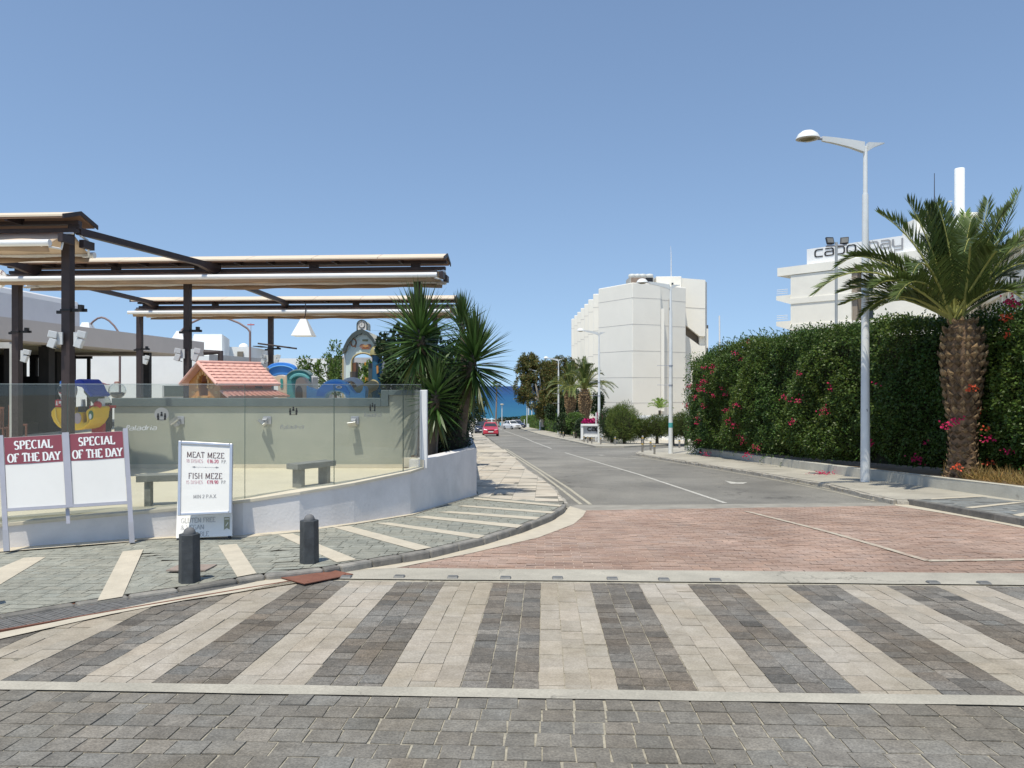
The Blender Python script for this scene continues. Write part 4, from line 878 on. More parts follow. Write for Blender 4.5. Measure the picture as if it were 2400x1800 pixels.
# ---- stone bollards
m_bol = M('dark_slate_stone', (.055, .06, .063), .55, .3, 7, .004, 22, spots=((.20, .205, .20), 9, .64))
m_dome = M('grey_concrete_dome', (.15, .15, .15), .8, .15, 10, .002, 60)
def bollard():
    r = thing('bollard', (0, 0, 0), 'x', 'bollard', 'dark stone bollards with a dome along the drain')
    mb = MB(); mb.lathe((0, 0, -.03), [(.098, 0), (.093, .46)], 6, smooth=False)
    mb.build('shaft', m_bol, r, local=True, bevel=.006)
    MB().lathe((0, 0, .429), [(.053, 0), (.053, .018), (.043, .04), (.024, .055), (1e-4, .06)], 20).build('dome', m_dome, r, local=True)
    return r
b1_ = bollard(); g = gp(444, 1362, .05); b1_.location = (g.x, g.y, G(g.y)+.055); b1_.rotation_euler = (0, 0, R(10)); b1_['label'] = 'dark stone bollard with dome in front of the menu board'
g = gp(725, 1318, .08); clone(b1_, (g.x, g.y, G(g.y)+.08), R(14), 'dark stone bollard with dome by the rusty plate')
g = gp(-70, 1420, .05); clone(b1_, (g.x, g.y, G(g.y)+.05), R(6), 'dark stone bollard just past the left edge, its shadow lying on the tiles')
# ---- drain grating
m_steel = M('worn_grating_steel', (.17, .165, .155), .6, .3, 20, metal=.2, spots=((.19, .10, .06), 7, .6)); m_rust = M('rusty_steel', (.20, .085, .055), .8, .2, 6, .001, 60)
ga = gpl([(-400,1560),(0,1482),(262,1436),(560,1385),(688,1364)]); gb = gpl([(-400,1510),(0,1449),(262,1404),(560,1359),(630,1347)])
root = thing('drain_grating', (ga[2][0], ga[2][1], 0), 'long worn steel drain grating between the sidewalk and the crossing', 'drain')
mb = MB(); mb.face([(x, y, G(y)-.02) for x, y in ga]+[(x, y, G(y)-.02) for x, y in gb[::-1]]); mb.build('channel', M('dark_channel', (.012, .012, .012), .9), root)
mb = MB()
def chainpt(P, t):
    L = [0]; 
    for i in range(len(P)-1): L.append(L[-1]+(Vector(P[i+1])-Vector(P[i])).length)
    s_ = t*L[-1]
    for i in range(len(P)-1):
        if s_ <= L[i+1]+1e-9: return Vector(P[i]).lerp(Vector(P[i+1]), (s_-L[i])/(L[i+1]-L[i]))
    return Vector(P[-1])
for pl_ in (ga, gb):
    for i in range(len(pl_)-1):
        a, b = Vector(pl_[i]), Vector(pl_[i+1]); d = (b-a).normalized(); n = Vector((-d.y, d.x))*.012
        mb.hexa([gz(a.x-n.x,a.y-n.y,-.03), gz(b.x-n.x,b.y-n.y,-.03), gz(b.x+n.x,b.y+n.y,-.03), gz(a.x+n.x,a.y+n.y,-.03), gz(a.x-n.x,a.y-n.y,.018), gz(b.x-n.x,b.y-n.y,.018), gz(b.x+n.x,b.y+n.y,.018), gz(a.x+n.x,a.y+n.y,.018)])
mb.build('rim', m_rust, root)
NB = 118; mb = MB()
for i in range(NB):
    t = (i+.5)/NB; a = chainpt(ga, min(1, t+.002)); b = chainpt(gb, max(0, t-.035)); d = (b-a).normalized(); n = Vector((-d.y, d.x))*.0105
    z = .012+random.uniform(-.001, .002)
    mb.hexa([gz(a.x-n.x,a.y-n.y,-.015), gz(b.x-n.x,b.y-n.y,-.015), gz(b.x+n.x,b.y+n.y,-.015), gz(a.x+n.x,a.y+n.y,-.015), gz(a.x-n.x,a.y-n.y,z), gz(b.x-n.x,b.y-n.y,z), gz(b.x+n.x,b.y+n.y,z), gz(a.x+n.x,a.y+n.y,z)])
mb.build('bars', m_steel, root)
root = thing('steel_plate', gz(*gp(725, 1350)), 'rusty steel cover plate at the end of the drain grating', 'cover plate')
pp = [gp(630,1345,.03), gp(714,1368,.03), gp(828,1344,.03), gp(752,1327,.07)]
hz_ = [.03, .03, .025, .06]; P = [gz(p.x, p.y, h) for p, h in zip(pp, hz_)]
mb = MB(); mb.hexa([p-Vector((0,0,.008)) for p in P]+P); mb.build('plate', m_rust, root)
for a, b in ((.1, .1), (.9, .12), (.88, .9), (.12, .88)):
    p = P[0].lerp(P[1], a).lerp(P[3].lerp(P[2], a), b); MB().lathe(p, [(.013, 0), (.012, .004), (1e-4, .006)], 10).build('bolt', m_rust, root)
# manhole on sidewalk
p = gp(450, 1332, .06); MB().box((p.x, p.y, G(p.y)+.066), (.38, .3, .012), rx=math.atan(-.0405)).build('manhole_cover', M('tiled_cover', (.30, .24, .20), .8, .2, 6), label='square tiled manhole cover behind the front bollard', cat='manhole cover')
# ---- road studs
m_stud = M('grey_stud_metal', (.17, .17, .165), .6, .2, 15, metal=.2); m_st2 = M('stud_lens', (.12, .12, .11), .5)
def stud():
    r = thing('road_stud', (0, 0, 0), 'x', 'road stud', 'metal road studs on the pale band')
    mb = MB(); mb.hexa([(-.055,-.045,0),(.055,-.045,0),(.055,.045,0),(-.055,.045,0),(-.045,-.03,.018),(.045,-.03,.018),(.045,.03,.018),(-.045,.03,.018)]); mb.build('housing', m_stud, r, local=True, bevel=.005)
    MB().hexa([(-.036,-.0365,.004),(.036,-.0365,.004),(.036,-.035,.004),(-.036,-.035,.004),(-.03,-.03,.0185),(.03,-.03,.0185),(.03,-.025,.0185),(-.03,-.025,.0185)]).build('lens', m_st2, r, local=True)
    return r
s0 = stud(); first = True
for i, (px, py, wh) in enumerate([(811,1356,'nearest the rusty plate'),(936,1355,'above the second dark stripe from the plate'),(1061,1356.5,'left of the dark stripe in the middle'),(1185,1358,'above the dark stripe in the middle'),(1307,1358.5,'right of the dark stripe in the middle'),(1435,1360,'above the dark stripe right of the middle'),(1556,1362,'above the next pale stripe on the right'),(1677,1363,'above the second dark stripe right of the middle'),(2187,1369,'above the far right dark stripe'),(2306,1370,'chipped one furthest right')]):
    p = gp(px, py); o = s0 if first else clone(s0, (0, 0, 0)); first = False
    o.location = gz(p.x, p.y, .011); o.rotation_euler = (0, 0, ZA); o['label'] = 'metal road stud on the pale band, '+wh
# ============================================================ AWNINGS
m_fab = M('cream_canvas', (.60, .47, .35), .9, .04, 2, .003, 14); m_fabs = m_fab
m_brn = M('brown_soffit', (.34, .20, .13), .9, .1, 4)  # cover fabric seen from below, its shade painted in as brown
def vcol(px, Y): return (px-1200)/F*Y
def awning_row(xr, yr, xl, yl, zr, label, posts, zt=.52):
    """gabled cover over a pair of retractable awnings, running from (xl, yl) to (xr, yr)"""
    A = Vector((xl, yl, 0)); B = Vector((xr, yr, 0)); d = (B-A).normalized(); n = Vector((-d.y, d.x, 0)); L = (B-A).length
    root = thing('awning', (A+B)/2+Vector((0, 0, zr)), label, 'awning', 'retractable canvas awnings over the terrace')
    def pt(s, m, z): return A+d*s+n*m+Vector((0, 0, z))
    def bar(mb, s0, s1, m0, m1, z0, z1): return mb.hexa([pt(s0,m0,z0), pt(s1,m0,z0), pt(s1,m1,z0), pt(s0,m1,z0), pt(s0,m0,z1), pt(s1,m0,z1), pt(s1,m1,z1), pt(s0,m1,z1)])
    # gable cover, seams between sheets
    mb = MB(); k = max(1, int(L/1.35)); 
    for i in range(k):
        s0, s1 = L*i/k+.006, L*(i+1)/k-.006
        for sg in (-1, 1):
            mb.hexa([pt(s0, sg*.44, zr-.155), pt(s1, sg*.44, zr-.155), pt(s1, 0, zr-.02), pt(s0, 0, zr-.02), pt(s0, sg*.44, zr-.125), pt(s1, sg*.44, zr-.125), pt(s1, 0, zr+.01), pt(s0, 0, zr+.01)])
    mb.build('cover', M('cream_cover_sheet', (.68, .57, .44), .8, .05, 2), root)
    mb = MB()
    for sg in (-1, 1): mb.hexa([pt(.02, sg*.42, zr-.18), pt(L-.02, sg*.42, zr-.18), pt(L-.02, 0, zr-.05), pt(.02, 0, zr-.05), pt(.02, sg*.42, zr-.16), pt(L-.02, sg*.42, zr-.16), pt(L-.02, 0, zr-.03), pt(.02, 0, zr-.03)])
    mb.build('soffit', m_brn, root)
    for s in (-.02, L):
        mb = MB()
        for sg in (-1, 1): mb.hexa([pt(s, sg*.46, zr-.19), pt(s+.02, sg*.46, zr-.19), pt(s+.02, 0, zr-.05), pt(s, 0, zr-.05), pt(s, sg*.46, zr-.12), pt(s+.02, sg*.46, zr-.12), pt(s+.02, 0, zr+.02), pt(s, 0, zr+.02)])
        mb.build('gable_trim', m_dk, root)
    mb = MB()
    for i in range(int(L/.7)):
        s = .35+i*.7
        mb.hexa([pt(s, -.40, zr-.205), pt(s+.045, -.40, zr-.205), pt(s+.045, 0, zr-.20), pt(s, 0, zr-.20), pt(s, -.40, zr-.182), pt(s+.045, -.40, zr-.182), pt(s+.045, 0, zr-.06), pt(s, 0, zr-.06)])
    bar(mb, 0, L, -.05, .05, zr-.20, zr-.14); mb.build('rafters', m_dk, root)
    mb = MB(); bar(mb, .05, L-.03, -.07, .07, zr-.335, zr-.268); mb.build('beam', m_dk, root)
    s = .15
    while s < L-.1: bar(MB(), s, s+.2, -.03, .03, zr-.269, zr-.199).build('spacer', m_dk, root); s += 2.2
    for sg, lab in ((-1, 'front'), (1, 'rear')):
        fm = MB(); N = int(L/.12); z1 = zr-.345; z2 = zr-zt
        rows = []
        for i in range(N+1):
            s = .12+(L-.3)*i/N; w_ = .02*math.sin(i*.9+sg)+.015*noise.noise((i*.21, sg, 1))
            sag = -.035+w_*.6
            rows.append([pt(s, sg*.10, z1), pt(s, sg*.25, (z1*.7+z2*.3)+sag*.8), pt(s, sg*.42, (z1*.3+z2*.7)+sag), pt(s, sg*.555, z2+.01)])
        V = [p for r_ in rows for p in r_]; fs = [(i*4+j, (i+1)*4+j, (i+1)*4+j+1, i*4+j+1) for i in range(N) for j in range(3)]
        fm.add(V, fs, smooth=True); o = fm.build('canvas', m_fab, root); md = o.modifiers.new('thick', 'SOLIDIFY'); md.thickness = .006
        # valance below the tube
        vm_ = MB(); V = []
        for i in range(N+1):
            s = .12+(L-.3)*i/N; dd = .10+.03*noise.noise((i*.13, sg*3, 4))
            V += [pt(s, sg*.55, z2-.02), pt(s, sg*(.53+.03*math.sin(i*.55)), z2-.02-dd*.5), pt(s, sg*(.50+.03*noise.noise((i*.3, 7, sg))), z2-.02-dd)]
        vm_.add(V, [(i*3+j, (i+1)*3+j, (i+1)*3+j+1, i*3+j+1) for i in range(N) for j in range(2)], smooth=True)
        o = vm_.build('valance', M('tan_canvas_underside', (.36, .26, .18), .9, .08, 3), root); md = o.modifiers.new('thick', 'SOLIDIFY'); md.thickness = .006  # same canvas, with the shade below the tube put into a darker tan
        MB().cyl(pt(.0, sg*.58, z2-.0), pt(L-.12, sg*.58, z2-.0), .052, n=16).build('front_tube', m_wmet, root)
        mb = MB(); mb.tube([pt(L-.06, sg*.1, zr-.36), pt(L-.07, sg*.3, zr-.40), pt(L-.08, sg*.36, zr-zt-.06), pt(L-.3, sg*.54, z2-.03)], .02, 8)
        mb.build('folding_arm', m_wmet, root); mb = MB(); mb.tube([pt(.06, sg*.1, zr-.36), pt(.07, sg*.3, zr-.40), pt(.08, sg*.36, zr-zt-.06), pt(.3, sg*.54, z2-.03)], .02, 8)
        mb.build('folding_arm', m_wmet, root)
        mb = MB(); bar(mb, L-.10, L-.02, sg*.12, sg*.42, zr-.55, zr-.42); mb.build('arm_bracket', m_dk, root)
    for px, zb, wdt in posts:
        # position along the row for this screen column
        best = min(range(0, 400), key=lambda i: abs((A+d*L*i/400).x-(px-1200)/F*(A+d*L*i/400).y)); s = L*best/400; p = A+d*s
        MB().box((p.x, p.y, (zb+zr-.315)/2), (wdt, wdt, zr-.315-zb), rz=math.atan2(d.y, d.x)).build('post', m_dk, root)
        c = MB(); c.box((p.x, p.y, zr-1.6), (wdt+.03, wdt+.03, .03)); c.box((p.x+.18, p.y-.02, zr-1.6), (.26, .05, .05), rz=.1); c.box((p.x+.24, p.y-.05, zr-1.57), (.06, .09, .11)); c.box((p.x-.14, p.y, zr-1.63), (.08, .05, .05)); c.build('clamp', m_black, root)
    return root, pt
KA = 1.06; ZR = 4.35
rA, pA = awning_row(-6.66*KA, 11.85*KA, -13.2*KA, 12.25*KA, 4.39, 'nearest cream awning roof at the left edge, highest in the picture', [(160, 0, .14)], .60)
rB, pB = awning_row(-1.30*KA, 15.35*KA, -10.45*KA, 15.95*KA, 4.345, 'longest cream awning roof in the middle row on three dark posts', [(41, 0, .15), (441, 0, .13), (978, 0, .13)])
rC, pC = awning_row(-1.60*KA, 22.0*KA, -10.95*KA, 22.5*KA, 4.30, 'furthest and lowest looking cream awning roof, behind the yucca tips', [(328, 0, .15), (635, 0, .14), (1020, 0, .14)])
def tie(a, b, label):
    a = Vector((a[0]*KA, a[1]*KA, a[2])); b = Vector((b[0]*KA, b[1]*KA, b[2])); r = thing('tie_beam', (a+b)/2, label, 'beam', 'dark steel beams joining the awning rows')
    d = (b-a).normalized(); n = Vector((d.y, -d.x, 0)).normalized()*.05
    MB().hexa([a-n-Vector((0,0,.06)), a+n-Vector((0,0,.06)), b+n-Vector((0,0,.06)), b-n-Vector((0,0,.06)), a-n+Vector((0,0,.05)), a+n+Vector((0,0,.05)), b+n+Vector((0,0,.05)), b-n+Vector((0,0,.05))]).build('bar', m_dk, r)
    MB().hexa([b-n-d*.75-Vector((0,0,.059)), b+n-d*.75-Vector((0,0,.059)), b+n-Vector((0,0,.18)), b-n-Vector((0,0,.18)), b-n-d*.6-Vector((0,0,.05)), b+n-d*.6-Vector((0,0,.05)), b+n*1.01-Vector((0,0,.05)), b-n*1.01-Vector((0,0,.05))]).build('haunch', m_dk, r)
zb_ = ZR-.25
tie((-6.72, 11.9, zb_), (-5.95, 15.6, zb_), 'dark beam from the end of the nearest awning against the open sky')
tie((-10.3, 12.1, zb_), (-9.75, 15.85, zb_), 'dark beam entering at the left edge above the white round sign')
tie((-10.3, 16.0, zb_), (-10.35, 22.4, zb_), 'dark beam to the left end of the furthest awning')
tie((-6.45, 15.7, zb_), (-6.5, 22.2, zb_), 'dark beam meeting the middle of the furthest awning')
# ---- spotlights on the posts
m_spot = M('light_grey_housing', (.55, .57, .58), .4, .05, 8)
def spot(side=1):
    r = thing('spotlight', (0, 0, 0), 'x', 'spotlight', 'grey box spotlights on the awning posts')
    MB().box((side*.05, 0, 0), (.08, .03, .2)).build('bracket', m_spot, r, local=True)
    MB().box((side*.15, -.02, .06), (.13, .14, .11), ry=R(12), rz=R(20)).build('upper_head', m_spot, r, local=True, bevel=.01)
    o = MB().box((side*.13-.02, -.03, -.08), (.11, .12, .15), ry=R(20), rz=R(10)).build('lower_head', m_spot, r, local=True, bevel=.01)
    MB().box((side*.095, -.03, -.157), (.08, .09, .01), ry=R(22), rz=R(12)).build('lens', m_black, o, local=True)
    return r
sR, sL = spot(1), spot(-1); used = {1: True, -1: True}
for px, py, Y, sd_, lb in [(172, 793, 11.75, 1, 'box spotlight on the right of the nearest dark post'), (148, 793, 11.75, -1, 'box spotlight on the left of the nearest dark post'), (48, 832, 15.7, 1, 'box spotlight on the post at the far left'), (334, 842, 22.2, 1, 'small box spotlight low on the post left of the playhouse'), (447, 829, 15.6, 1, 'box spotlight on the right of the post behind the pink roof'), (434, 829, 15.6, -1, 'box spotlight on the left of the post behind the pink roof'), (641, 840, 22.1, 1, 'box spotlight on the right of the post behind the blue slide'), (629, 840, 22.1, -1, 'box spotlight on the left of the post behind the blue slide')]:
    src = sR if sd_ == 1 else sL
    o = src if used[sd_] else clone(src, (0, 0, 0)); used[sd_] = False
    o.location = at(px, py, Y*KA); o['label'] = lb
# bar on the post of the far row
a, b = at(605, 805, 23.2), at(695, 817, 22.9); MB().tube([a, b], .035, 4).build('cross_bar', m_dk, label='thin dark bar fixed across the post behind the slides', cat='bar')
# ---- pyramid lantern
root = thing('hanging_lantern', at(712, 793, 22.9), 'white pyramid lantern hanging under the furthest awning', 'lantern', 'white pyramid lanterns')
def pyr(root, px, p0, p1, Y, wt, wb):
    c0, c1 = at(px, p0, Y), at(px, p1, Y); ht, hb = wt/2/F*Y, wb/2/F*Y
    MB().hexa([c1+Vector((-hb,-hb,0)), c1+Vector((hb,-hb,0)), c1+Vector((hb,hb,0)), c1+Vector((-hb,hb,0)), c0+Vector((-ht,-ht,0)), c0+Vector((ht,-ht,0)), c0+Vector((ht,ht,0)), c0+Vector((-ht,ht,0))]).build('shade', M('white_lantern', (.82, .82, .80), .7, .02), root, bevel=.01)
pyr(root, 712, 748, 788, 22.9, 13, 48); MB().tube([at(712, 748, 22.9), at(716, 738, 22.9), at(716, 712, 22.9)], .015, 6).build('hook', m_dk, root)
# ============================================================ RESTAURANT
m_fas = M('warm_grey_fascia', (.55, .50, .475), .9, .03, 2); m_fas2 = M('pale_grey_render', (.62, .62, .62), .9, .03, 2)
m_int = M('dark_interior_paint', (.018, .017, .017), .8, .2, 3); m_sof = M('olive_soffit', (.26, .24, .17), .9)  # near-black interior colour stands in for the shade under the roof
root = thing('restaurant', (-18, 26, 0), 'low restaurant with a long grey fascia and a dark open veranda', 'building')
MB().hexa([(-15.35,17,2.94),(-14.35,35.8,2.94),(-26,35.8,2.94),(-26,17,2.94),(-15.35,17,3.6),(-14.35,35.8,3.6),(-26,35.8,3.6),(-26,17,3.6)]).build('fascia', m_fas, root)
MB().hexa([(-16.2,33,2.9),(-15.6,17.3,2.9),(-26,17.3,2.9),(-26,33,2.9),(-16.2,33,2.938),(-15.6,17.3,2.938),(-26,17.3,2.938),(-26,33,2.938)]).build('soffit', m_sof, root)
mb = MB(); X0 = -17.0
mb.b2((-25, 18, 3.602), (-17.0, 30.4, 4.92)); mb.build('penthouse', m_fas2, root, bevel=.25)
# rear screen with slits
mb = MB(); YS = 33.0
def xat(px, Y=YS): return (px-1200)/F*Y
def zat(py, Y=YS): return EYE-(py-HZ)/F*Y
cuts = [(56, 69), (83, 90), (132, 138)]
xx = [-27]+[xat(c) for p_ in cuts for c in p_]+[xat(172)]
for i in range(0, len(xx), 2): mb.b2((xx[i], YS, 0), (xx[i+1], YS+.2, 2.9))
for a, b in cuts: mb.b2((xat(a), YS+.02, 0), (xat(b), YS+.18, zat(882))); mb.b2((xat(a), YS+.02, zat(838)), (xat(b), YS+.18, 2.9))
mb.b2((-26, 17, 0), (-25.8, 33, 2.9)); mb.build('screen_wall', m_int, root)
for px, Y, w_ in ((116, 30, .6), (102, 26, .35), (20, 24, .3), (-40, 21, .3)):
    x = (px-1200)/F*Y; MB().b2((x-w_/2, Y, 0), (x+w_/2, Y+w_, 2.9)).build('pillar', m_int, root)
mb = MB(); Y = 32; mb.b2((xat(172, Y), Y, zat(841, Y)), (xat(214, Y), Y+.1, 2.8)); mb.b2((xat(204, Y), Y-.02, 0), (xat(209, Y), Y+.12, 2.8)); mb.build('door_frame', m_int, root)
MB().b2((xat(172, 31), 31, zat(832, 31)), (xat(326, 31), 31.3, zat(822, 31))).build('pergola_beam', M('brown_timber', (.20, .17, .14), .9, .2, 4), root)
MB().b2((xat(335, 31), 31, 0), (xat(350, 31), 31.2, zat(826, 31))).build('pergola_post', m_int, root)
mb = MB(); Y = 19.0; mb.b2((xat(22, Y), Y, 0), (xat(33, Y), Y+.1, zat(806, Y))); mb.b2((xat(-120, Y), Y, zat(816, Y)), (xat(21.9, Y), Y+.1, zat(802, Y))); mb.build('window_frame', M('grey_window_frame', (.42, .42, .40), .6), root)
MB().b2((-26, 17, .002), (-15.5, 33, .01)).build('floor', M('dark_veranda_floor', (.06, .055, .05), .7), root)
MB().tube([at(479, 826, 31.5), at(517, 826, 31.5), at(517, 880, 31.5)], .12, 10).build('flue_pipe', m_dk, root)
# chairs inside the veranda
m_wood = M('reddish_chair_wood', (.16, .06, .04), .6, .2, 8)
def wchair():
    r = thing('wooden_chair', (0, 0, 0), 'x', 'chair', 'slatted wooden chairs in the dark veranda')
    MB().box((0, 0, .45), (.45, .45, .03)).build('seat', m_wood, r, local=True)
    mb = MB(); mb.box((0, .2, .98), (.45, .03, .05)); [mb.box((-.2+.08*i, .2, .72), (.03, .02, .5)) for i in range(6)]; mb.build('backrest', m_wood, r, local=True)
    for sx_ in (-.2, .2):
        for sy_ in (-.2, .2): MB().box((sx_, sy_, .22), (.04, .04, .44)).build('leg', m_wood, r, local=True)
    return r
wc = wchair(); wc.location = at(12, 1040, 20) ; wc.location.z = .01; wc.rotation_euler = (0, 0, R(160)); wc['label'] = 'slatted wooden chair in the veranda at the left edge'
clone(wc, (-13.9, 21.6, .01), R(120), 'slatted wooden chair behind the first one in the veranda')
# ============================================================ WHITE HOUSES BEHIND
m_wh = M('white_house_paint', (.86, .86, .83), .9, .04, .8, spots=((.55, .54, .52), .9, .68)); m_wh2 = M('white_house_side', (.76, .75, .73), .9, .05, 1)
m_cg = M('stained_concrete', (.46, .45, .44), .9, .12, 2, spots=((.3, .3, .29), 2.5, .6))
def hbox(mb, x0, x1, yt, Y, D=8, zb=-3): return mb.b2((xat(x0, Y), Y, zb), (xat(x1, Y), Y+D, zat(yt, Y)))
root = thing('white_house', at(400, 905, 46), 'long plain white house wall with one small window behind the playhouse', 'house')
hbox(MB(), -150, 507, 834, 46).build('wall', m_wh, root)
o = MB().b2((xat(386, 46), 45.93, zat(929, 46)), (xat(434, 46), 45.97, zat(904, 46))).build('window', M('dark_window', (.10, .11, .09), .3), root)
MB().b2((xat(381, 46), 45.94, zat(931, 46)), (xat(385.5, 46), 46.02, zat(903, 46))).build('frame', M('grey_frame', (.5, .5, .48), .5), o)
root = thing('concrete_parapet', at(570, 860, 40), 'stained grey concrete parapet above the pink playhouse roof', 'wall')
MB().hexa([(xat(490,40),40,-3),(xat(640,43),43,-3),(xat(640,44),44,-3),(xat(490,41),41,-3),(xat(490,40),40,zat(830,40)),(xat(640,43),43,zat(842,43)),(xat(640,44),44,zat(842,44)),(xat(490,41),41,zat(830,41))]).build('slab', m_cg, root)
root = thing('stair_house', at(490, 805, 55), 'white cube roof room above the long white house', 'house')
MB().hexa([(xat(455,52),52,0),(xat(520,52),52,0),(xat(538,58),58,0),(xat(450,58),58,0),(xat(455,52),52,zat(783,52)),(xat(520,52),52,zat(783,52)),(xat(538,58),58,zat(783,52)),(xat(450,58),58,zat(783,52))]).build('wall', m_wh, root)
root = thing('domed_house', at(590, 830, 60), 'white house with a small dome and dark opening left of the far awning post', 'house')
MB().hexa([(xat(536,58),58,0),(xat(588,58),58,0),(xat(632,64),64,0),(xat(540,66),66,0),(xat(536,58),58,zat(813,58)),(xat(588,58),58,zat(813,58)),(xat(632,64),64,zat(813,58)),(xat(540,66),66,zat(813,58))]).build('wall', m_wh, root)
MB().lathe((xat(571, 60), 60, zat(815, 60)), [(.35, 0), (.34, .15), (.24, .28), (.1, .34), (1e-4, .36)], 16).build('dome', m_wh, root)
MB().b2((xat(556, 57.9), 57.9, zat(838, 58)), (xat(570, 57.9), 57.95, zat(824, 58))).build('opening', M('brown_opening', (.22, .19, .15), .9), root)
MB().b2((xat(592, 60), 60, zat(812, 60)), (xat(611, 60), 62, zat(810.5, 60))).build('solar_panel', m_black, root)
root = thing('aerial', at(588, 812, 60), 'thin red television aerial above the domed house', 'aerial')
mb = MB(); mb.tube([at(588, 815, 60), at(588, 757, 60)], .03, 5); mb.build('mast', m_gmet, root); MB().tube([at(580, 761, 60), at(596, 761, 60)], .05, 5).build('crossbar', M('red_aerial', (.45, .1, .1), .6), root)
root = thing('white_house', at(720, 870, 48), 'plain white house wall behind the blue slides and the clock tower', 'house')
hbox(MB(), 640, 767, 840, 48).build('wall', m_wh, root); 
MB().b2((xat(767.2, 48.5), 48.5, -3), (xat(880, 48.5), 55, zat(838, 48.5))).build('side_wing', m_cg, root)
# arched lamps
m_arch = M('brown_lamp_arch', (.24, .17, .16), .6, .1, 5)
def archlamp(pole_px, pts, py0, Y, shade, label):
    r = thing('arched_lamp', at(pole_px, py0, Y), label, 'street lamp', 'arched lamps with white pyramid shades')
    MB().tube([at(pole_px, 960, Y), at(pole_px, py0, Y)], .055, 8).build('pole', m_arch, r)
    MB().tube([at(x, y, Y) for x, y in pts], [.05]*len(pts), 8).build('arm', m_arch, r); pyr(r, shade[0], shade[1], shade[2], Y, shade[3], shade[4])
archlamp(281, [(281,785),(276,776),(268,764),(256,752),(246,746),(238,744),(229,746),(219,753),(212,760),(206,768)], 785, 38, (204, 756, 785, 16, 36), 'arched lamp above the restaurant fascia')
archlamp(586, [(586,778),(580,770),(560,757),(535,747),(505,742.5),(490,743),(470,747),(450,756),(434,766),(424,776)], 778, 38, (422, 776, 797, 12, 30), 'arched lamp whose arm runs under the far awning')
# round white sign
root = thing('round_sign', at(-8, 653, 16.5), 'white round sign with brown letters cut off at the left edge', 'sign')
mb = MB(); c = at(-8, 653, 16.5); mb.cyl(c+Vector((0, .04, 0)), c, .21, n=28, smooth=False); mb.build('disc', m_sign, root)
for ch, u, v, an in (('E', .10, .10, -30), ('A', .15, .0, -55), ('C', .14, -.09, -80)):
    tm = MB(); ca, sa = math.cos(R(an)), math.sin(R(an)); text_mesh(tm, ch, lambda x, y, nn: c+Vector((u+x*ca-y*sa, -.003-nn, v+x*sa+y*ca)), .075, .16, .12); tm.build('lettering', M('brown_letter', (.25, .07, .07), .6), root)
MB().tube([c+Vector((0, .06, -.1)), (c.x, c.y+.06, 3.6)], .02, 6).build('stem', m_dk, root) if False else None
# ============================================================ PLAYGROUND
def plast(n, c, v=.05): return M(n, c, .45, v, 3, spec=.4)
p_pink, p_ora, p_orr = plast('pink_plastic', (.74, .43, .36)), plast('ochre_plastic', (.58, .27, .08), .15), plast('orange_plastic', (.74, .24, .10))
p_blue, p_lblue, p_teal, p_beige, p_grey = plast('blue_plastic', (.055, .25, .70)), plast('sky_blue_plastic', (.16, .43, .76)), plast('teal_plastic', (.07, .27, .28)), plast('beige_plastic', (.68, .52, .38)), plast('grey_plastic', (.58, .57, .57))
p_tan, p_olive, p_mint, p_dgreen = plast('tan_plastic', (.42, .34, .17)), plast('olive_plastic', (.36, .33, .16)), plast('mint_plastic', (.72, .83, .79)), plast('dark_grey_trim', (.07, .09, .09))
p_brown, p_yel, p_red, p_white = plast('brown_plastic', (.20, .09, .05)), plast('yellow_plastic', (.80, .50, .02)), plast('red_plastic', (.50, .02, .03)), plast('white_plastic', (.75, .75, .74))
# -- playhouse with a pink tiled roof
th = R(50); C0 = Vector(((515.7-1200)/F*14.98, 14.98, 0)); ex = Vector((math.cos(th), math.sin(th), 0)); ey = Vector((-math.sin(th), math.cos(th), 0)); Wg, Ls = 1.22, 1.13
root = thing('playhouse', C0+ex*Ls/2+ey*Wg/2, 'childrens playhouse with pink tiled roof and ochre brick walls behind the grey wall', 'playhouse')
def hp(a, b, z): return C0+ex*a+ey*b+Vector((0, 0, z))
ze, zr_ = 1.63, 2.02
# gable wall with an arched window
mb = MB(); ww = [(0, 0), (Wg, 0), (Wg, ze), (Wg/2, zr_-.06), (0, ze)]
hole = [(.46, 1.36), (.80, 1.36), (.80, 1.66)]+[(.63+.17*math.cos(R(a)), 1.66+.13*math.sin(R(a))) for a in range(30, 180, 30)]+[(.46, 1.66)]
bm = bmesh.new()
def ringfill(bm, outer, inner):
    ov = [bm.verts.new((a, b, 0)) for a, b in outer]; iv = [bm.verts.new((a, b, 0)) for a, b in inner]
    es = [bm.edges.new((ov[i], ov[(i+1) % len(ov)])) for i in range(len(ov))]+[bm.edges.new((iv[i], iv[(i+1) % len(iv)])) for i in range(len(iv))]
    bmesh.ops.triangle_fill(bm, edges=es, use_beauty=True)
def holed(name, outer, inner, T, thick, mat, parent, bevel=0):
    """plate with one hole; T maps (a, b, depth) to the world"""
    bm = bmesh.new(); ringfill(bm, outer, inner)
    r = bmesh.ops.extrude_face_region(bm, geom=bm.faces[:]); 
    for e in r['geom']:
        if isinstance(e, bmesh.types.BMVert): e.co.z = thick
    o_ = worldloc(parent)
    for v in bm.verts: v.co = T(v.co.x, v.co.y, v.co.z)-o_
    bmesh.ops.recalc_face_normals(bm, faces=bm.faces); me = bpy.data.meshes.new(name); bm.to_mesh(me); bm.free(); me.materials.append(mat)
    o = bpy.data.objects.new(name, me); C.objects.link(o); o.parent = parent
    if bevel: md = o.modifiers.new('bevel', 'BEVEL'); md.width = bevel; md.segments = 2; md.limit_method = 'ANGLE'
    return o
holed('gable_wall', ww, hole, lambda a, b, t: hp(t-.001, a, b), .05, p_ora, root)
mb = MB()   # raised stones round the window
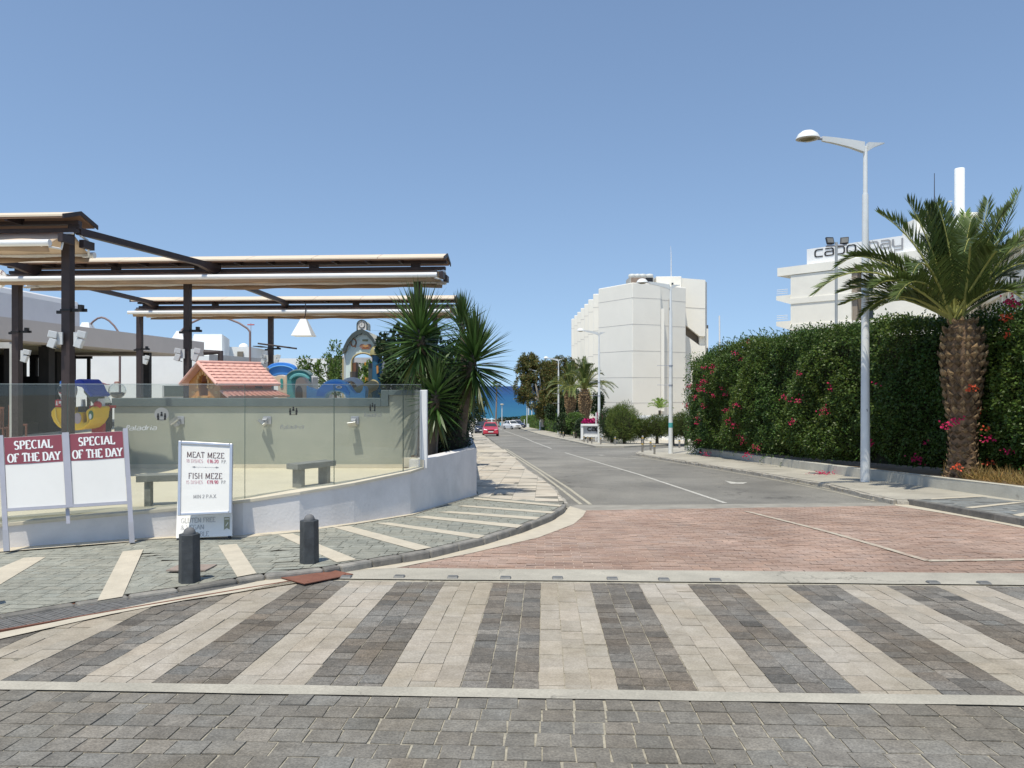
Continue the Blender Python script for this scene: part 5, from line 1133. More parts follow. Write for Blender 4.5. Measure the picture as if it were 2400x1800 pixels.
for i in range(9):
    a = R(200-i*27.5); c = (.63+.22*math.cos(a), 1.62+.2*math.sin(a)); mb.hexa([hp(-.025, c[0]+u, c[1]+v) for u, v in ((-.035,-.04),(.035,-.04),(.035,.035),(-.035,.035))]+[hp(-.001, c[0]+u, c[1]+v) for u, v in ((-.035,-.04),(.035,-.04),(.035,.035),(-.035,.035))])
mb.hexa([hp(-.04, .40, 1.30), hp(-.04, .86, 1.30), hp(-.04, .86, 1.35), hp(-.04, .40, 1.35), hp(0, .40, 1.30), hp(0, .86, 1.30), hp(0, .86, 1.35), hp(0, .40, 1.35)])
for k in range(16):
    b_ = random.uniform(.03, 1.1); z_ = random.choice((1.1, 1.2, 1.28, 1.4, 1.5))
    if b_ > .3 and b_ < .85: continue
    mb.hexa([hp(-.012, b_, z_), hp(-.012, b_+.12, z_), hp(-.012, b_+.12, z_+.05), hp(-.012, b_, z_+.05), hp(0, b_, z_), hp(0, b_+.12, z_), hp(0, b_+.12, z_+.05), hp(0, b_, z_+.05)])
mb.build('stone_relief', plast('light_ochre_plastic', (.66, .38, .14)), root)
mb = MB(); mb.hexa([hp(0, Wg-.04, 0), hp(Ls, Wg-.04, 0), hp(Ls, Wg, 0), hp(0, Wg, 0), hp(0, Wg-.04, ze), hp(Ls, Wg-.04, ze), hp(Ls, Wg, ze), hp(0, Wg, ze)]); mb.build('rear_wall', p_ora, root)
side = [(.05, 0), (Ls, 0), (Ls, ze+.03), (.05, ze+.03)]
holed('side_wall', side, [(.22, 1.505), (.40, 1.505), (.40, 1.55), (.36, 1.585), (.26, 1.585), (.22, 1.55)], lambda a, b, t: hp(a, t, b), .04, p_orr, root)
MB().hexa([hp(.75, -.012, 1.505), hp(.93, -.012, 1.505), hp(.93, 0, 1.505), hp(.75, 0, 1.505), hp(.78, -.012, 1.58), hp(.90, -.012, 1.58), hp(.90, 0, 1.58), hp(.78, 0, 1.58)]).build('side_window', p_brown, root)
MB().hexa([hp(.0, -.03, 1.44), hp(Ls, -.03, 1.44), hp(Ls, 0, 1.44), hp(0, 0, 1.44), hp(0, -.03, 1.50), hp(Ls, -.03, 1.50), hp(Ls, 0, 1.50), hp(0, 0, 1.50)]).build('ledge', p_ora, root)
def roofpanel(name, A, B, Cc, D, nr, nc, par):    # A-B eave, D-C ridge, courses of rounded tiles
    mb = MB(); up = (B-A).cross(D-A).normalized(); up = up if up.z > 0 else -up; P = lambda u, v, n: (A*(1-u)+B*u)*(1-v)+(D*(1-u)+Cc*u)*v+up*n
    mb.hexa([P(0,0,-.03), P(1,0,-.03), P(1,1,-.03), P(0,1,-.03), P(0,0,0), P(1,0,0), P(1,1,0), P(0,1,0)])
    for r_ in range(nr):
        for c_ in range(nc):
            u0, u1 = c_/nc, (c_+1)/nc; v0, v1 = r_/nr, (r_+1)/nr; um = (u0+u1)/2; d = .2*(v1-v0)
            mb.add([P(u0, v0-d*.2, .012), P(um, v0-d, .03), P(u1, v0-d*.2, .012), P(u0, v1, .002), P(um, v1, .008), P(u1, v1, .002)], [(0, 1, 4, 3), (1, 2, 5, 4)])
            mb.add([P(u0, v0-d*.2, .012), P(um, v0-d, .03), P(u1, v0-d*.2, .012), P(u0, v0, 0), P(um, v0, 0), P(u1, v0, 0)], [(0, 3, 4, 1), (1, 4, 5, 2)])
    return mb.build(name, p_pink, par)
o_ = .13
A_, B_ = hp(-o_, -.12, ze-.04), hp(Ls+o_, -.12, ze-.04); D_2, C_2 = hp(-o_, Wg/2, zr_), hp(Ls+o_, Wg/2, zr_)
roofpanel('roof_tiles', A_, B_, C_2, D_2, 7, 9, root)
A2, B2 = hp(-o_, Wg+.12, ze-.04), hp(Ls+o_, Wg+.12, ze-.04); roofpanel('roof_tiles', A2, B2, C_2, D_2, 7, 9, root)
MB().tube([D_2+Vector((0,0,.01)), C_2+Vector((0,0,.01))], .035, 8).build('ridge', p_pink, root)
mb = MB(); mb.tube([A_, D_2+Vector((0,0,.0)), A2], .035, 8); mb.tube([A_, B_], .035, 8); mb.build('verge', p_pink, root)
roofpanel('porch_roof', hp(-.02, -.34, 1.35), hp(Ls+.22, -.34, 1.35), hp(Ls+.06, -.031, 1.47), hp(-.02, -.031, 1.47), 7, 12, root)
# -- generic moulded plates with rounded outlines, seen over the grey wall
def pxplate(name, pts, Y, th_, mat, par, bevel=.02, T=None):
    mb = MB(); P = [at(x, y, Y) for x, y in pts]; mb.prism(P, (0, th_, 0)); return mb.build(name, mat, par, bevel=bevel)
def c5(x, y): return (600+x/7.373, 820+y/7.373)
def arcpx(cx, cy, rx, ry, a0, a1, n=12): return [c5(cx+rx*math.cos(R(a0+(a1-a0)*i/n)), cy-ry*math.sin(R(a0+(a1-a0)*i/n))) for i in range(n+1)]
Y = 19.0; root = thing('climbing_frame', at(650, 905, Y), 'blue and beige arched climbing frame just right of the pink roof', 'climbing frame')
root.location.z = 0
BOT = 1250
pxplate('arch_top', [c5(175, 390), c5(185, 300)]+arcpx(430, 340, 250, 125, 160, 20)+[c5(680, 320), c5(668, 380)]+arcpx(430, 470, 130, 40, 20, 160, 6), Y+.4, .22, p_blue, root)
pxplate('arch_rim', [c5(175, 395)]+arcpx(430, 395, 245, 130, 165, 20)+arcpx(430, 395, 228, 112, 20, 165), Y+.34, .06, p_lblue, root, .01)
pxplate('side_panel', [c5(120, 340), c5(140, 305), c5(182, 305), c5(185, 380), c5(235, 440), c5(320, 470), c5(350, 455)]+arcpx(425, 470, 75, 30, 160, 20, 5)+[c5(515, 440), c5(532, 440), c5(532, BOT), c5(380, BOT), c5(380, 560), c5(350, 545), c5(180, 470)], Y+.12, .2, p_beige, root)
pxplate('slot', arcpx(441, 520, 22, 26, 180, 0, 6)+arcpx(441, 640, 22, 20, 360, 180, 6), Y+.10, .03, plast('slot_teal', (.05, .30, .28)), root, 0)
pxplate('green_arch', [c5(533, BOT), c5(533, 440), c5(560, 405)]+arcpx(735, 480, 200, 135, 140, 30, 10)+[c5(935, 430), c5(938, BOT)], Y-.15, .2, p_teal, root)
pxplate('arch_cap', [c5(520, 440)]+arcpx(735, 480, 215, 145, 155, 20, 12)+arcpx(735, 480, 195, 118, 20, 150, 12), Y-.2, .3, plast('dusty_teal', (.16, .25, .25)), root)
pxplate('inner_arch', arcpx(742, 540, 180, 138, 165, 15, 12)+arcpx(742, 550, 140, 90, 15, 165, 12), Y-.3, .16, plast('bright_teal', (.12, .36, .37)), root)
pxplate('end_panel', [c5(940, 440), c5(985, 470), c5(990, BOT), c5(940, BOT)], Y-.1, .5, p_grey, root)
Y = 17.0; root = thing('tunnel_slide', at(770, 905, Y), 'low blue and beige wave shaped tunnel with grey hoop in front of the clock tower', 'play equipment'); root.location.z = 0
pxplate('beige_hoop', [c5(670, BOT), c5(670, 620), c5(690, 520)]+arcpx(775, 560, 90, 88, 140, 20, 8)+[c5(900, 570), c5(935, 640), c5(935, BOT)], Y+.05, .3, p_beige, root, .03)
pxplate('hoop_opening', [c5(678, BOT)]+arcpx(740, 730, 60, 110, 180, 0, 10)+[c5(800, BOT)], Y+.03, .03, plast('dark_tunnel_brown', (.13, .09, .07)), root, 0)
pxplate('blue_wave', [c5(872, BOT), c5(872, 618), c5(930, 660), c5(1000, 690), c5(1060, 680), c5(1110, 640)]+[c5(1150, 590), c5(1210, 545), c5(1290, 515), c5(1370, 505), c5(1450, 520), c5(1530, 560), c5(1590, 610), c5(1640, 680), c5(1690, 735), c5(1750, 755), c5(1800, 740), c5(1840, 690), c5(1850, 620), c5(1880, 640), c5(1895, 700), c5(1885, 830), c5(1640, 830), c5(1560, 830)]+arcpx(1375, 840, 180, 130, 5, 175, 12)+[c5(1190, BOT)], Y-.05, .35, p_lblue, root, .035)
pxplate('wave_recess', [c5(1040, 800), c5(1060, 700), c5(1130, 620), c5(1230, 565), c5(1370, 540), c5(1480, 570), c5(1560, 640), c5(1620, 740), c5(1600, 790)]+arcpx(1375, 840, 215, 150, 20, 160, 10)+[c5(1180, 810)], Y-.075, .03, p_blue, root, .008)
pxplate('badge', arcpx(1430, 642, 55, 26, 0, 345, 14), Y-.10, .02, p_white, root, 0); pxplate('badge_mark', [c5(1395, 640), c5(1425, 630), c5(1462, 634), c5(1466, 646), c5(1430, 650), c5(1400, 652)], Y-.103, .002, m_black, root, 0)
pxplate('grey_hoop', [c5(1460, 530)]+arcpx(1650, 640, 200, 168, 145, 0, 12)+[c5(1850, 740), c5(1740, 760), c5(1740, 690)]+arcpx(1630, 670, 115, 130, 10, 165, 8), Y+.5, .2, p_grey, root, .03)
pxplate('round_window', arcpx(1595, 560, 26, 26, 0, 330, 10), Y+.68, .03, m_black, root, 0)
mb = MB(); mb.tube([at(*c5(2070, 590), Y+1.0), at(*c5(1900, 680), Y+.6), at(*c5(1680, 760), Y+.3)], [.13, .13, .12], 12); mb.build('slide_tube', p_tan, root)
# -- clock tower playhouse
Y = 18.0; cs = 8.293
def c6(x, y): return (780+x/cs, 740+y/cs)
def T6(x, y, t): p = at(*c6(x, y), Y); return p+Vector((-.0, t, 0))
root = thing('clock_tower', at(840, 905, Y), 'mint green play tower with a clock on top and an arched doorway', 'play tower'); root.location.z = 0
def arc6(cx, cy, rx, ry, a0, a1, n=12): return [(cx+rx*math.cos(R(a0+(a1-a0)*i/n)), cy-ry*math.sin(R(a0+(a1-a0)*i/n))) for i in range(n+1)]
ZB = 2200
outer = [(245, ZB), (255, 760), (300, 600), (380, 460), (470, 370), (570, 330), (670, 370), (770, 480), (850, 600), (850, ZB)]
inner = [(370, ZB-200), (370, 900)]+arc6(590, 900, 215, 170, 180, 0, 12)[1:]+[(800, ZB-200)]
holed('front_wall', outer, inner, T6, .06, p_mint, root)
mb = MB(); prof = arc6(590, 905, 222, 178, 180, 0, 14)
P = [at(*c6(x, y), Y-.03) for x, y in prof]; P = [at(*c6(368, ZB-200), Y-.03)]+P+[at(*c6(812, ZB-200), Y-.03)]; mb.tube(P, .022, 6); mb.build('door_trim', p_tan, root)
MB().hexa([T6(680, ZB, .07), T6(740, ZB, .07), T6(745, ZB, .9), T6(700, ZB, .9), T6(680, 920, .07), T6(790, 920, .07), T6(760, 920, .9), T6(700, 920, .9)]).build('inner_side_wall', p_dgreen, root)
# curved roof shell running back
rp = [(200, 700), (235, 600), (300, 470), (390, 360), (480, 300), (580, 270), (690, 320), (790, 430), (870, 600)]
mb = MB(); rows = []
for t in (-.06, 1.0):
    rows.append([T6(x, y, t) for x, y in rp]); 
n9 = len(rp); V = rows[0]+rows[1]+[p+Vector((0, 0, -.05)) for p in rows[0]]+[p+Vector((0, 0, -.05)) for p in rows[1]]
fs = []
for i in range(n9-1): fs += [(i, i+1, n9+i+1, n9+i), (2*n9+i, 3*n9+i, 3*n9+i+1, 2*n9+i+1), (i, 2*n9+i, 2*n9+i+1, i+1), (n9+i, n9+i+1, 3*n9+i+1, 3*n9+i)]
mb.add(V, fs, smooth=False); mb.build('roof', plast('cream_roof_plastic', (.60, .58, .46)), root)
mb = MB(); outr = [(x, y-6) for x, y in rp]; inr = [(265, 680), (300, 590), (345, 510), (415, 430), (490, 380), (580, 340), (670, 380), (760, 470), (840, 590)]
ob_ = []
for i in range(len(inr)-1):
    a, b = inr[i], inr[i+1]; ob_ += [a, ((a[0]+b[0])/2+6, (a[1]+b[1])/2+16)]
ob_.append(inr[-1]); mb.prism([T6(x, y, -.12) for x, y in outr]+[T6(x, y, -.12) for x, y in ob_[::-1]], (0, .07, 0)); mb.build('scalloped_trim', p_dgreen, root)
mb = MB(); ck = [(490, 285), (490, 180)]+arc6(585, 180, 95, 85, 180, 0, 10)+[(680, 285), (640, 262), (585, 250), (530, 262)]; mb.prism([T6(x, y, -.1) for x, y in ck], (0, .45, 0)); o = mb.build('clock_house', plast('cream_roof_plastic', (.60, .58, .46)), root)
mb = MB(); c_o = [(482, 290), (482, 180)]+arc6(585, 180, 103, 95, 180, 0, 12)+[(688, 290)]; c_i = [(500, 285), (500, 180)]+arc6(585, 180, 85, 76, 180, 0, 12)+[(670, 285)]; mb.prism([T6(x, y, -.13) for x, y in c_o]+[T6(x, y, -.13) for x, y in c_i[::-1]], (0, .06, 0)); mb.build('clock_trim', p_dgreen, o)
MB().prism([T6(x, y, -.115) for x, y in c_i], (0, .01, 0)).build('clock_panel', p_white, o)
MB().prism([T6(x, y, -.125) for x, y in arc6(585, 188, 62, 62, 0, 345, 22)], (0, .008, 0)).build('clock_ring', m_black, o)
f_ = MB().prism([T6(x, y, -.132) for x, y in arc6(585, 188, 52, 52, 0, 345, 22)], (0, .006, 0)).build('clock_face', p_white, o)
mb = MB(); q6 = lambda pts: mb.face([T6(x, y, -.1335) for x, y in pts])
q6([(582, 135), (589, 135), (589, 192), (582, 192)])
for k in range(12):
    a = R(30*k); q6([(585+r_*math.sin(a+w_), 188-r_*math.cos(a+w_)) for r_, w_ in ((40, -.07), (51, -.06), (51, .06), (40, .07))])
mb.build('clock_hands', m_black, o)
mb = MB(); mb.face([T6(x, y, -.1345) for x, y in [(562, 186), (588, 186), (588, 193), (562, 193)]]); mb.build('clock_hands', m_black, o)
tm = MB(); text_mesh(tm, 'Q', lambda u, v, nn: T6(405, 600, -.012-nn)+Vector((u, 0, v)), .18, .17, .13); tm.build('lettering', plast('orange_letter', (.42, .17, .07)), root)
tm = MB(); text_mesh(tm, 'C', lambda u, v, nn: T6(485, 600, -.012-nn)+Vector((u, 0, v)), .16, .17, .13); tm.build('lettering', plast('pale_letter', (.62, .68, .66)), root)
# plain brown moulded relief with olive plaque
mb = MB(); mb.prism([T6(x, y, -.03) for x, y in arc6(575, 590, 50, 40, 0, 330, 11)], (0, .03, 0)); mb.prism([T6(x, y, -.03) for x, y in arc6(705, 590, 50, 40, 0, 330, 11)], (0, .03, 0)); mb.build('relief', plast('rosy_brown', (.34, .18, .13)), root)
MB().prism([T6(x, y, -.035) for x, y in [(560, 650), (600, 600), (680, 600), (722, 650)]], (0, .03, 0)).build('relief', plast('rust_brown', (.30, .11, .05)), root)
MB().prism([T6(x, y, -.04) for x, y in [(590, 560), (640, 575), (690, 560), (700, 600), (640, 620), (585, 600)]], (0, .03, 0)).build('relief', plast('ochre_relief', (.55, .30, .12)), root)
MB().prism([T6(x, y, -.02) for x, y in [(575, 460), (690, 462), (680, 500), (580, 496)]], (0, .02, 0)).build('plaque', plast('olive_plaque', (.20, .22, .12)), root)
MB().prism([T6(x, y, -.02) for x, y in [(385, 920), (455, 905), (455, 1085), (385, 1085)]], (0, .3, 0)).build('door_leaf', p_brown, root); MB().prism([T6(x, y, -.05) for x, y in [(345, 1090), (450, 1085), (450, ZB), (345, ZB)]], (0, .3, 0)).build('step_block', plast('dark_brown_step', (.07, .06, .055)), root)
MB().prism([T6(x, y, -.05) for x, y in [(770, 925), (860, 925), (860, 1500), (790, 1500)]], (0, .3, 0)).build('door_leaf', p_brown, root)
mb = MB(); mb.cyl(T6(165, ZB, .3), T6(165, 830, .3), .045, n=10); mb.build('corner_post', p_tan, root); MB().ball(T6(165, 800, .3), .05, 12).build('ball_finial', plast('chrome_ball', (.4, .4, .42)), root)
mb = MB(); mb.prism([T6(x, y, .1) for x, y in [(195, 720), (250, 715), (250, ZB), (195, ZB)]], (0, .9, 0)); mb.build('side_wall', plast('pale_side_plastic', (.5, .52, .53)), root)
mb = MB(); mb.cyl(T6(865, ZB, .0), T6(865, 740, .0), .12, n=14); mb.build('periscope_tube', plast('deep_blue_plastic', (.03, .12, .22)), root)
mb = MB(); c = T6(880, 740, .0); mb.lathe(c, [(.19, -.03), (.185, .06), (.14, .15), (.07, .2), (1e-4, .215)], 16); mb.build('periscope_cap', p_olive, root)
MB().prism([T6(x, y, -.20) for x, y in arc6(855, 660, 32, 28, 0, 330, 12)], (0, .03, 0)).build('eye', p_white, root); MB().prism([T6(x, y, -.205) for x, y in arc6(852, 658, 12, 11, 0, 330, 10)], (0, .004, 0)).build('pupil', m_black, root)
MB().prism([T6(x, y, -.16) for x, y in [(870, 960), (905, 985), (910, 1110), (875, 1130)]], (0, .05, 0)).build('control_panel', p_ora, root)
root = thing('plastic_barrel', at(838, 905, 21), 'purple and grey plastic box seen through the arched doorway', 'toy box'); root.location.z = 0
MB().b2((xat(833,21), 21, 0), (xat(838,21), 21.4, zat(855,21))).build('blue_side', plast('violet_plastic', (.07, .03, .35)), root); MB().b2((xat(838.5,21), 21, 0), (xat(853,21), 21.4, zat(853,21))).build('grey_side', p_grey, root); MB().b2((xat(854,21), 21, 0), (xat(859,21), 21.4, zat(849,21))).build('orange_side', plast('amber_plastic', (.6, .28, .03)), root)
# ============================================================ COIN RIDE, SWEET MACHINE, GLOBE
def c7(x, y): return (x/6.9125, 850+y/6.9125)
Y = 13.2; root = thing('coin_ride', at(170, 905, Y), 'yellow and blue coin operated boat ride with a white dog figurehead behind the glass', 'coin ride'); root.location.z = 0
def P7(x, y, t=0): p = at(*c7(x, y), Y); p.y += t; return p
hull = [(820, 790), (870, 720), (1030, 730), (1030, 820), (1320, 800), (1330, 980), (1400, 960), (1380, 780), (1500, 700), (1520, 740), (1500, 900), (1440, 1000), (1350, 1070), (1270, 1095), (1150, 1100), (1020, 1090), (930, 1040), (860, 960), (820, 860)]
mb = MB(); mb.prism([P7(x, y, 0) for x, y in hull], (0, .55, 0)); mb.build('hull', p_yel, root, bevel=.03)
MB().tube([P7(900, 740, -.01), P7(930, 900, -.03), P7(1010, 1050, -.03)], .012, 6).build('keel', plast('pale_yellow', (.85, .62, .12)), root)
MB().prism([P7(x, y, -.02) for x, y in arc6(1260, 900, 60, 90, 0, 340, 14)], (0, .02, 0)).build('sticker', plast('grey_pink_sticker', (.4, .33, .36)), root)
MB().prism([P7(x, y, -.02) for x, y in arc6(1478, 850, 38, 75, 0, 340, 14)], (0, .02, 0)).build('sticker', plast('green_sticker', (.03, .14, .06)), root); MB().prism([P7(x, y, -.025) for x, y in arc6(1475, 870, 20, 45, 0, 340, 10)], (0, .004, 0)).build('sticker', p_white, root)
d = MB(); c = P7(965, 450, .25); d.ball(c, .15, 16, sz=1.25); d.cyl(P7(965, 480, .25), P7(960, 640, .25), .09, .12, 12); dog = d.build('dog_head', p_white, root)
MB().ball(P7(925, 435, .1), .05, 10).build('nose', m_black, dog); MB().tube([P7(905, 480, .1), P7(940, 500, .09), P7(980, 475, .1)], .012, 6).build('mouth', p_red, dog)
for ex_, ey_ in ((900, 400), (985, 405)): MB().ball(P7(ex_, ey_, .13), .028, 8).build('eye', m_black, dog)
MB().ball(P7(880, 420, .25), .05, 8).build('ear', p_white, dog)
m_ = MB(); m_.lathe(P7(985, 350, .25), [(.15, 0), (.14, .05), (.08, .09), (1e-4, .1)], 14); m_.build('cap', p_blue, dog)
MB().prism([P7(x, y, .06) for x, y in [(850, 620), (870, 600), (1030, 600), (1040, 725), (860, 725)]], (0, .12, 0)).build('bib', p_red, root, bevel=.01)
MB().prism([P7(x, y, .05) for x, y in [(885, 620), (1000, 622), (985, 695), (875, 690)]], (0, .01, 0)).build('plate', p_white, root)
tm = MB(); text_mesh(tm, 'L', lambda u, v, nn: P7(930, 680, .045-nn)+Vector((u, 0, v)), .09, .26, .22); tm.build('lettering', p_red, root)
MB().prism([P7(x, y, .0) for x, y in [(1195, 300), (1240, 270), (1300, 262), (1330, 285), (1390, 350), (1440, 460), (1510, 530), (1460, 560), (1380, 480), (1320, 400), (1200, 370)]], (0, .6, 0)).build('sail', plast('navy_plastic', (.02, .04, .30)), root, bevel=.02)
MB().prism([P7(x, y, .3) for x, y in [(1200, 380), (1330, 400), (1450, 570), (1380, 700), (1260, 560), (1200, 480)]], (0, .2, 0)).build('canopy', plast('grey_green_plastic', (.10, .12, .09)), root)
MB().prism([P7(x, y, .3) for x, y in [(1380, 660), (1440, 580), (1460, 760), (1390, 780)]], (0, .2, 0)).build('seat_back', p_white, root); MB().prism([P7(x, y, .2) for x, y in [(1205, 780), (1205, 600), (1225, 600), (1240, 780)]], (0, .1, 0)).build('strut', p_white, root); MB().ball(P7(1480, 690, .2), .07, 10).build('balloon', p_red, root)
MB().box(P7(1250, 760, .2), (.14, .1, .1)).build('steering', m_black, root); MB().box(at(175, 1040, Y+.3)*1.0, (.5, .4, .25)).build('base', p_red, root)
# sweet machine
Y = 13.9; root = thing('sweet_machine', at(228, 905, Y), 'red sweet vending machine with glass top beside the coin ride', 'vending machine'); root.location.z = 0
MB().b2((xat(214,Y), Y, 0), (xat(240,Y), Y+.3, zat(950,Y))).build('body', p_red, root, bevel=.01); MB().b2((xat(211,Y), Y-.03, zat(957,Y)), (xat(252,Y), Y+.3, zat(951,Y))).build('shelf', p_red, root)
MB().prism([P_ for P_ in (at(205, 902, Y), at(240, 902, Y), at(218, 896, Y))], (0, .3, 0)).build('lid', plast('dark_red_plastic', (.22, .01, .02)), root)
MB().tube([at(239, 905, Y-.02), at(239, 955, Y-.02)], .02, 6).build('frame_post', m_wmet, root)
MB().b2((xat(208,Y), Y, zat(950,Y)), (xat(239,Y), Y+.28, zat(903,Y))).build('glass_case', glassmat('clear_glass', (.93, .95, .94), 1.5), root)
root = thing('gumball_globe', at(242, 940, 14.0), 'glass globe dispenser half full between the red machine and the grey wall', 'vending machine')
MB().ball(at(243, 942, 14.1), .12, 16).build('globe', glassmat('smoky_glass', (.80, .82, .82), 2.0), root); MB().lathe(at(243, 962, 14.1)+Vector((0,0,-1)), [(.14, 0), (.12, .9), (.12, 1.0)], 14).build('stand', m_black, root)
c = at(275, 916, 16.0); root = thing('globe_lamp', c, 'round clear glass globe with dark gravel in it on the wall corner', 'lamp')
MB().ball(c, 19/F*16.0, 24).build('globe', glassmat('clear_globe_glass', (.90, .92, .91), 2.2), root)
k = 18/F*16.0; MB().lathe(c, [(1e-4, -k), (k*.5, -k*.86), (k*.82, -k*.55), (k*.93, -k*.25), (k*.6, -k*.18), (1e-4, -k*.2)], 20).build('gravel', M('dark_gravel', (.07, .06, .055), .9, .5, 60), root)
MB().lathe(c+Vector((0,0,k*.98)), [(.06, 0), (.06, .03), (.03, .04)], 12).build('collar', M('copper_collar', (.3, .17, .14), .5), root); MB().cyl(c+Vector((0,0,-c.z)), c+Vector((0,0,-k)), .04, n=8).build('stand', m_dk, root)
mb = MB(); Y = 14.7
for i in range(3): mb.tube([at(248+i*6, 944, Y), at(247+i*6, 1003, Y)], .03, 6)
mb.build('black_parasol_base', m_black, label='black folded items leaning at the end of the grey wall', cat='folded chairs')
# ============================================================ PLANTS ON THE LEFT
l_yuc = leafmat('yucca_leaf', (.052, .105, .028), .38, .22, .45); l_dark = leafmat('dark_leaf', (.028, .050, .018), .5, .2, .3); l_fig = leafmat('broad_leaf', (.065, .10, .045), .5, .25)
l_light = leafmat('fresh_leaf', (.12, .20, .045), .5, .35); l_olv = leafmat('olive_brown_leaf', (.14, .135, .045), .55, .25)
m_trunk = M('grey_brown_bark', (.11, .085, .062), .95, .35, 9, .02, 16)
def blades(name, c, n, ln, wd, parent, mat, lo_el=-65, hi_el=88, bias=1.0, tone=(.6, 1.4), seg=3, drop=.25, dead=0):
    """sword leaves from one point: upright in the middle, sagging below"""
    V = []; Fc = []; T = []
    for i in range(n):
        t = (i+.5)/n; el = R(lo_el+(hi_el-lo_el)*(1-(1-t)**bias if False else t**bias)); a = i*2.39996+random.uniform(-.3, .3)
        d = Vector((math.cos(a)*math.cos(el), math.sin(a)*math.cos(el), math.sin(el))); L = ln*random.uniform(.8, 1.1); w_ = wd*random.uniform(.8, 1.2)
        base = Vector(c)+Vector((math.cos(a)*.03, math.sin(a)*.03, -(1-t)*.62+random.uniform(-.02, .02)))
        sd_ = d.cross(Vector((0, 0, 1))); sd_ = sd_.normalized() if sd_.length > .05 else Vector((1, 0, 0)); sd_ = (sd_*math.cos(.5)+d.cross(sd_)*math.sin(random.uniform(-.6, .6))).normalized()
        b0 = len(V); p = base.copy(); dd = d.copy(); tn = random.uniform(*tone); col = (tn*(1.15 if el > .9 else 1), tn, tn*.9)
        if dead and t < dead: col = (2.6*tn, 1.5*tn, 1.6*tn)
        ws = [.55, 1.0, .7, .0] if seg == 3 else [.8, 1, 0]
        for k in range(seg+1):
            hw = sd_*w_*ws[k]/2; V += [p-hw, p+hw]; T += [col, col]
            p = p+dd*(L/seg); dd = (dd+Vector((0, 0, -drop*math.cos(el)/seg))).normalized()
        for k in range(seg): Fc.append((b0+2*k, b0+2*k+1, b0+2*k+3, b0+2*k+2))
    mb = MB(); mb.v = [tuple(v) for v in V]; mb.f = Fc; mb.m = [0]*len(Fc); mb.sm = [False]*len(Fc); mb.t = T
    return mb.build(name, mat, parent, fix=False)
def yucca(px, py, Y, trunk, n, ln, label, extra=(), wd=.05):
    c = at(px, py, Y); r = thing('yucca', (c.x, c.y, zG-.1), label, 'yucca plant', 'spiky yuccas in the corner planter')
    P = [Vector((c.x+trunk[0], c.y+trunk[1], zG-.2)), Vector((c.x+trunk[0]*.6+.05, c.y+trunk[1]*.5, (zG+c.z)/2)), c+Vector((0, 0, -.1))]
    MB().tube(P, [.12, .09, .075], 10).build('trunk', m_trunk, r)
    blades('crown', c, n, ln, wd, r, l_yuc, lo_el=-78, hi_el=86, bias=.85, dead=.10)
    for x, y, yy, n2, l2 in extra:
        c2 = at(x, y, yy); MB().tube([P[1], c2+Vector((0, 0, -.1))], [.07, .06], 8).build('trunk', m_trunk, r); blades('crown', c2, n2, l2, wd, r, l_yuc, lo_el=-70, bias=.85)
    return r
yucca(984, 756, 14.2, (.05, .1), 270, .88, 'tallest yucca, its upright head in front of the awning posts')
yucca(1112, 812, 14.6, (-.35, .1), 260, .86, 'yucca leaning towards the road, spikes against the sea and sky', extra=((1082, 742, 15.6, 130, .62),))
yucca(1022, 893, 13.85, (-.15, .1), 170, .62, 'smallest yucca, low in front between the two tall ones', wd=.055)
MB().tube([(-1.50, 14.1, zG-.2), (-1.46, 14.12, zG+.35), (-1.42, 14.2, .95)], [.13, .11, .13], 10).build('tree_stump', M('pale_bark', (.30, .23, .18), .95, .3, 9, .02, 14), label='pale gnarled trunk at the near corner of the planter', cat='trunk')
# dark shrubs in the planter
r = thing('shrub', (-1.2, 15, zG), 'dark dense shrub filling the planter under the yuccas', 'shrub')
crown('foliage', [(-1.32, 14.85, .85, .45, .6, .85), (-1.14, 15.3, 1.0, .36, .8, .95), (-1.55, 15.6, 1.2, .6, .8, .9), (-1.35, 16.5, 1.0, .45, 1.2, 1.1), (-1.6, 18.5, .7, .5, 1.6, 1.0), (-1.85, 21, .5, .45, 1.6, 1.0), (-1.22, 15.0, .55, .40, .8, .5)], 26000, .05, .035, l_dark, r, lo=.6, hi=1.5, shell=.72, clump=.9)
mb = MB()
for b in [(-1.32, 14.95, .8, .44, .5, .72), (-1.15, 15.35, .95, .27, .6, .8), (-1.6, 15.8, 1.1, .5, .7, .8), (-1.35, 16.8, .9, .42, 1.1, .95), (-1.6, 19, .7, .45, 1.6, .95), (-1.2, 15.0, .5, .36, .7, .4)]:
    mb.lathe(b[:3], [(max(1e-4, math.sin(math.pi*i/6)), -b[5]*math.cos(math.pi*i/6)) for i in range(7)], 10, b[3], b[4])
mb.build('twigs', M('dark_twigs', (.018, .017, .010), .95, .4, 5), r)  # solid dark blobs inside the foliage, standing in for its inner shade
r = thing('tree', (-2.4, 16.2, 0), 'dark broad leaved fig tree right of the play tower', 'tree')
crown('foliage', [(-2.35, 16.6, 2.15, .50, .5, .75), (-2.1, 16.4, 1.8, .6, .6, .85), (-2.42, 16.6, 1.5, .40, .5, .7), (-1.6, 16.8, 1.6, .7, .8, .9), (-2.1, 16.6, 1.2, .7, .7, .6), (-2.62, 16.9, 2.5, .3, .3, .3), (-2.1, 16.9, 2.6, .45, .4, .3)], 7000, .13, .10, l_fig, r, lo=.35, hi=1.5, shell=.35, clump=.25)
MB().tube([(-2.4, 16.6, 0), (-2.45, 16.6, 1.3), (-2.6, 16.7, 2.2)], [.09, .07, .04], 8).build('trunk', m_trunk, r)
r = thing('tree', (-4.9, 21.5, 0), 'light feathery tree in front of the white wall between slide and tower', 'tree')
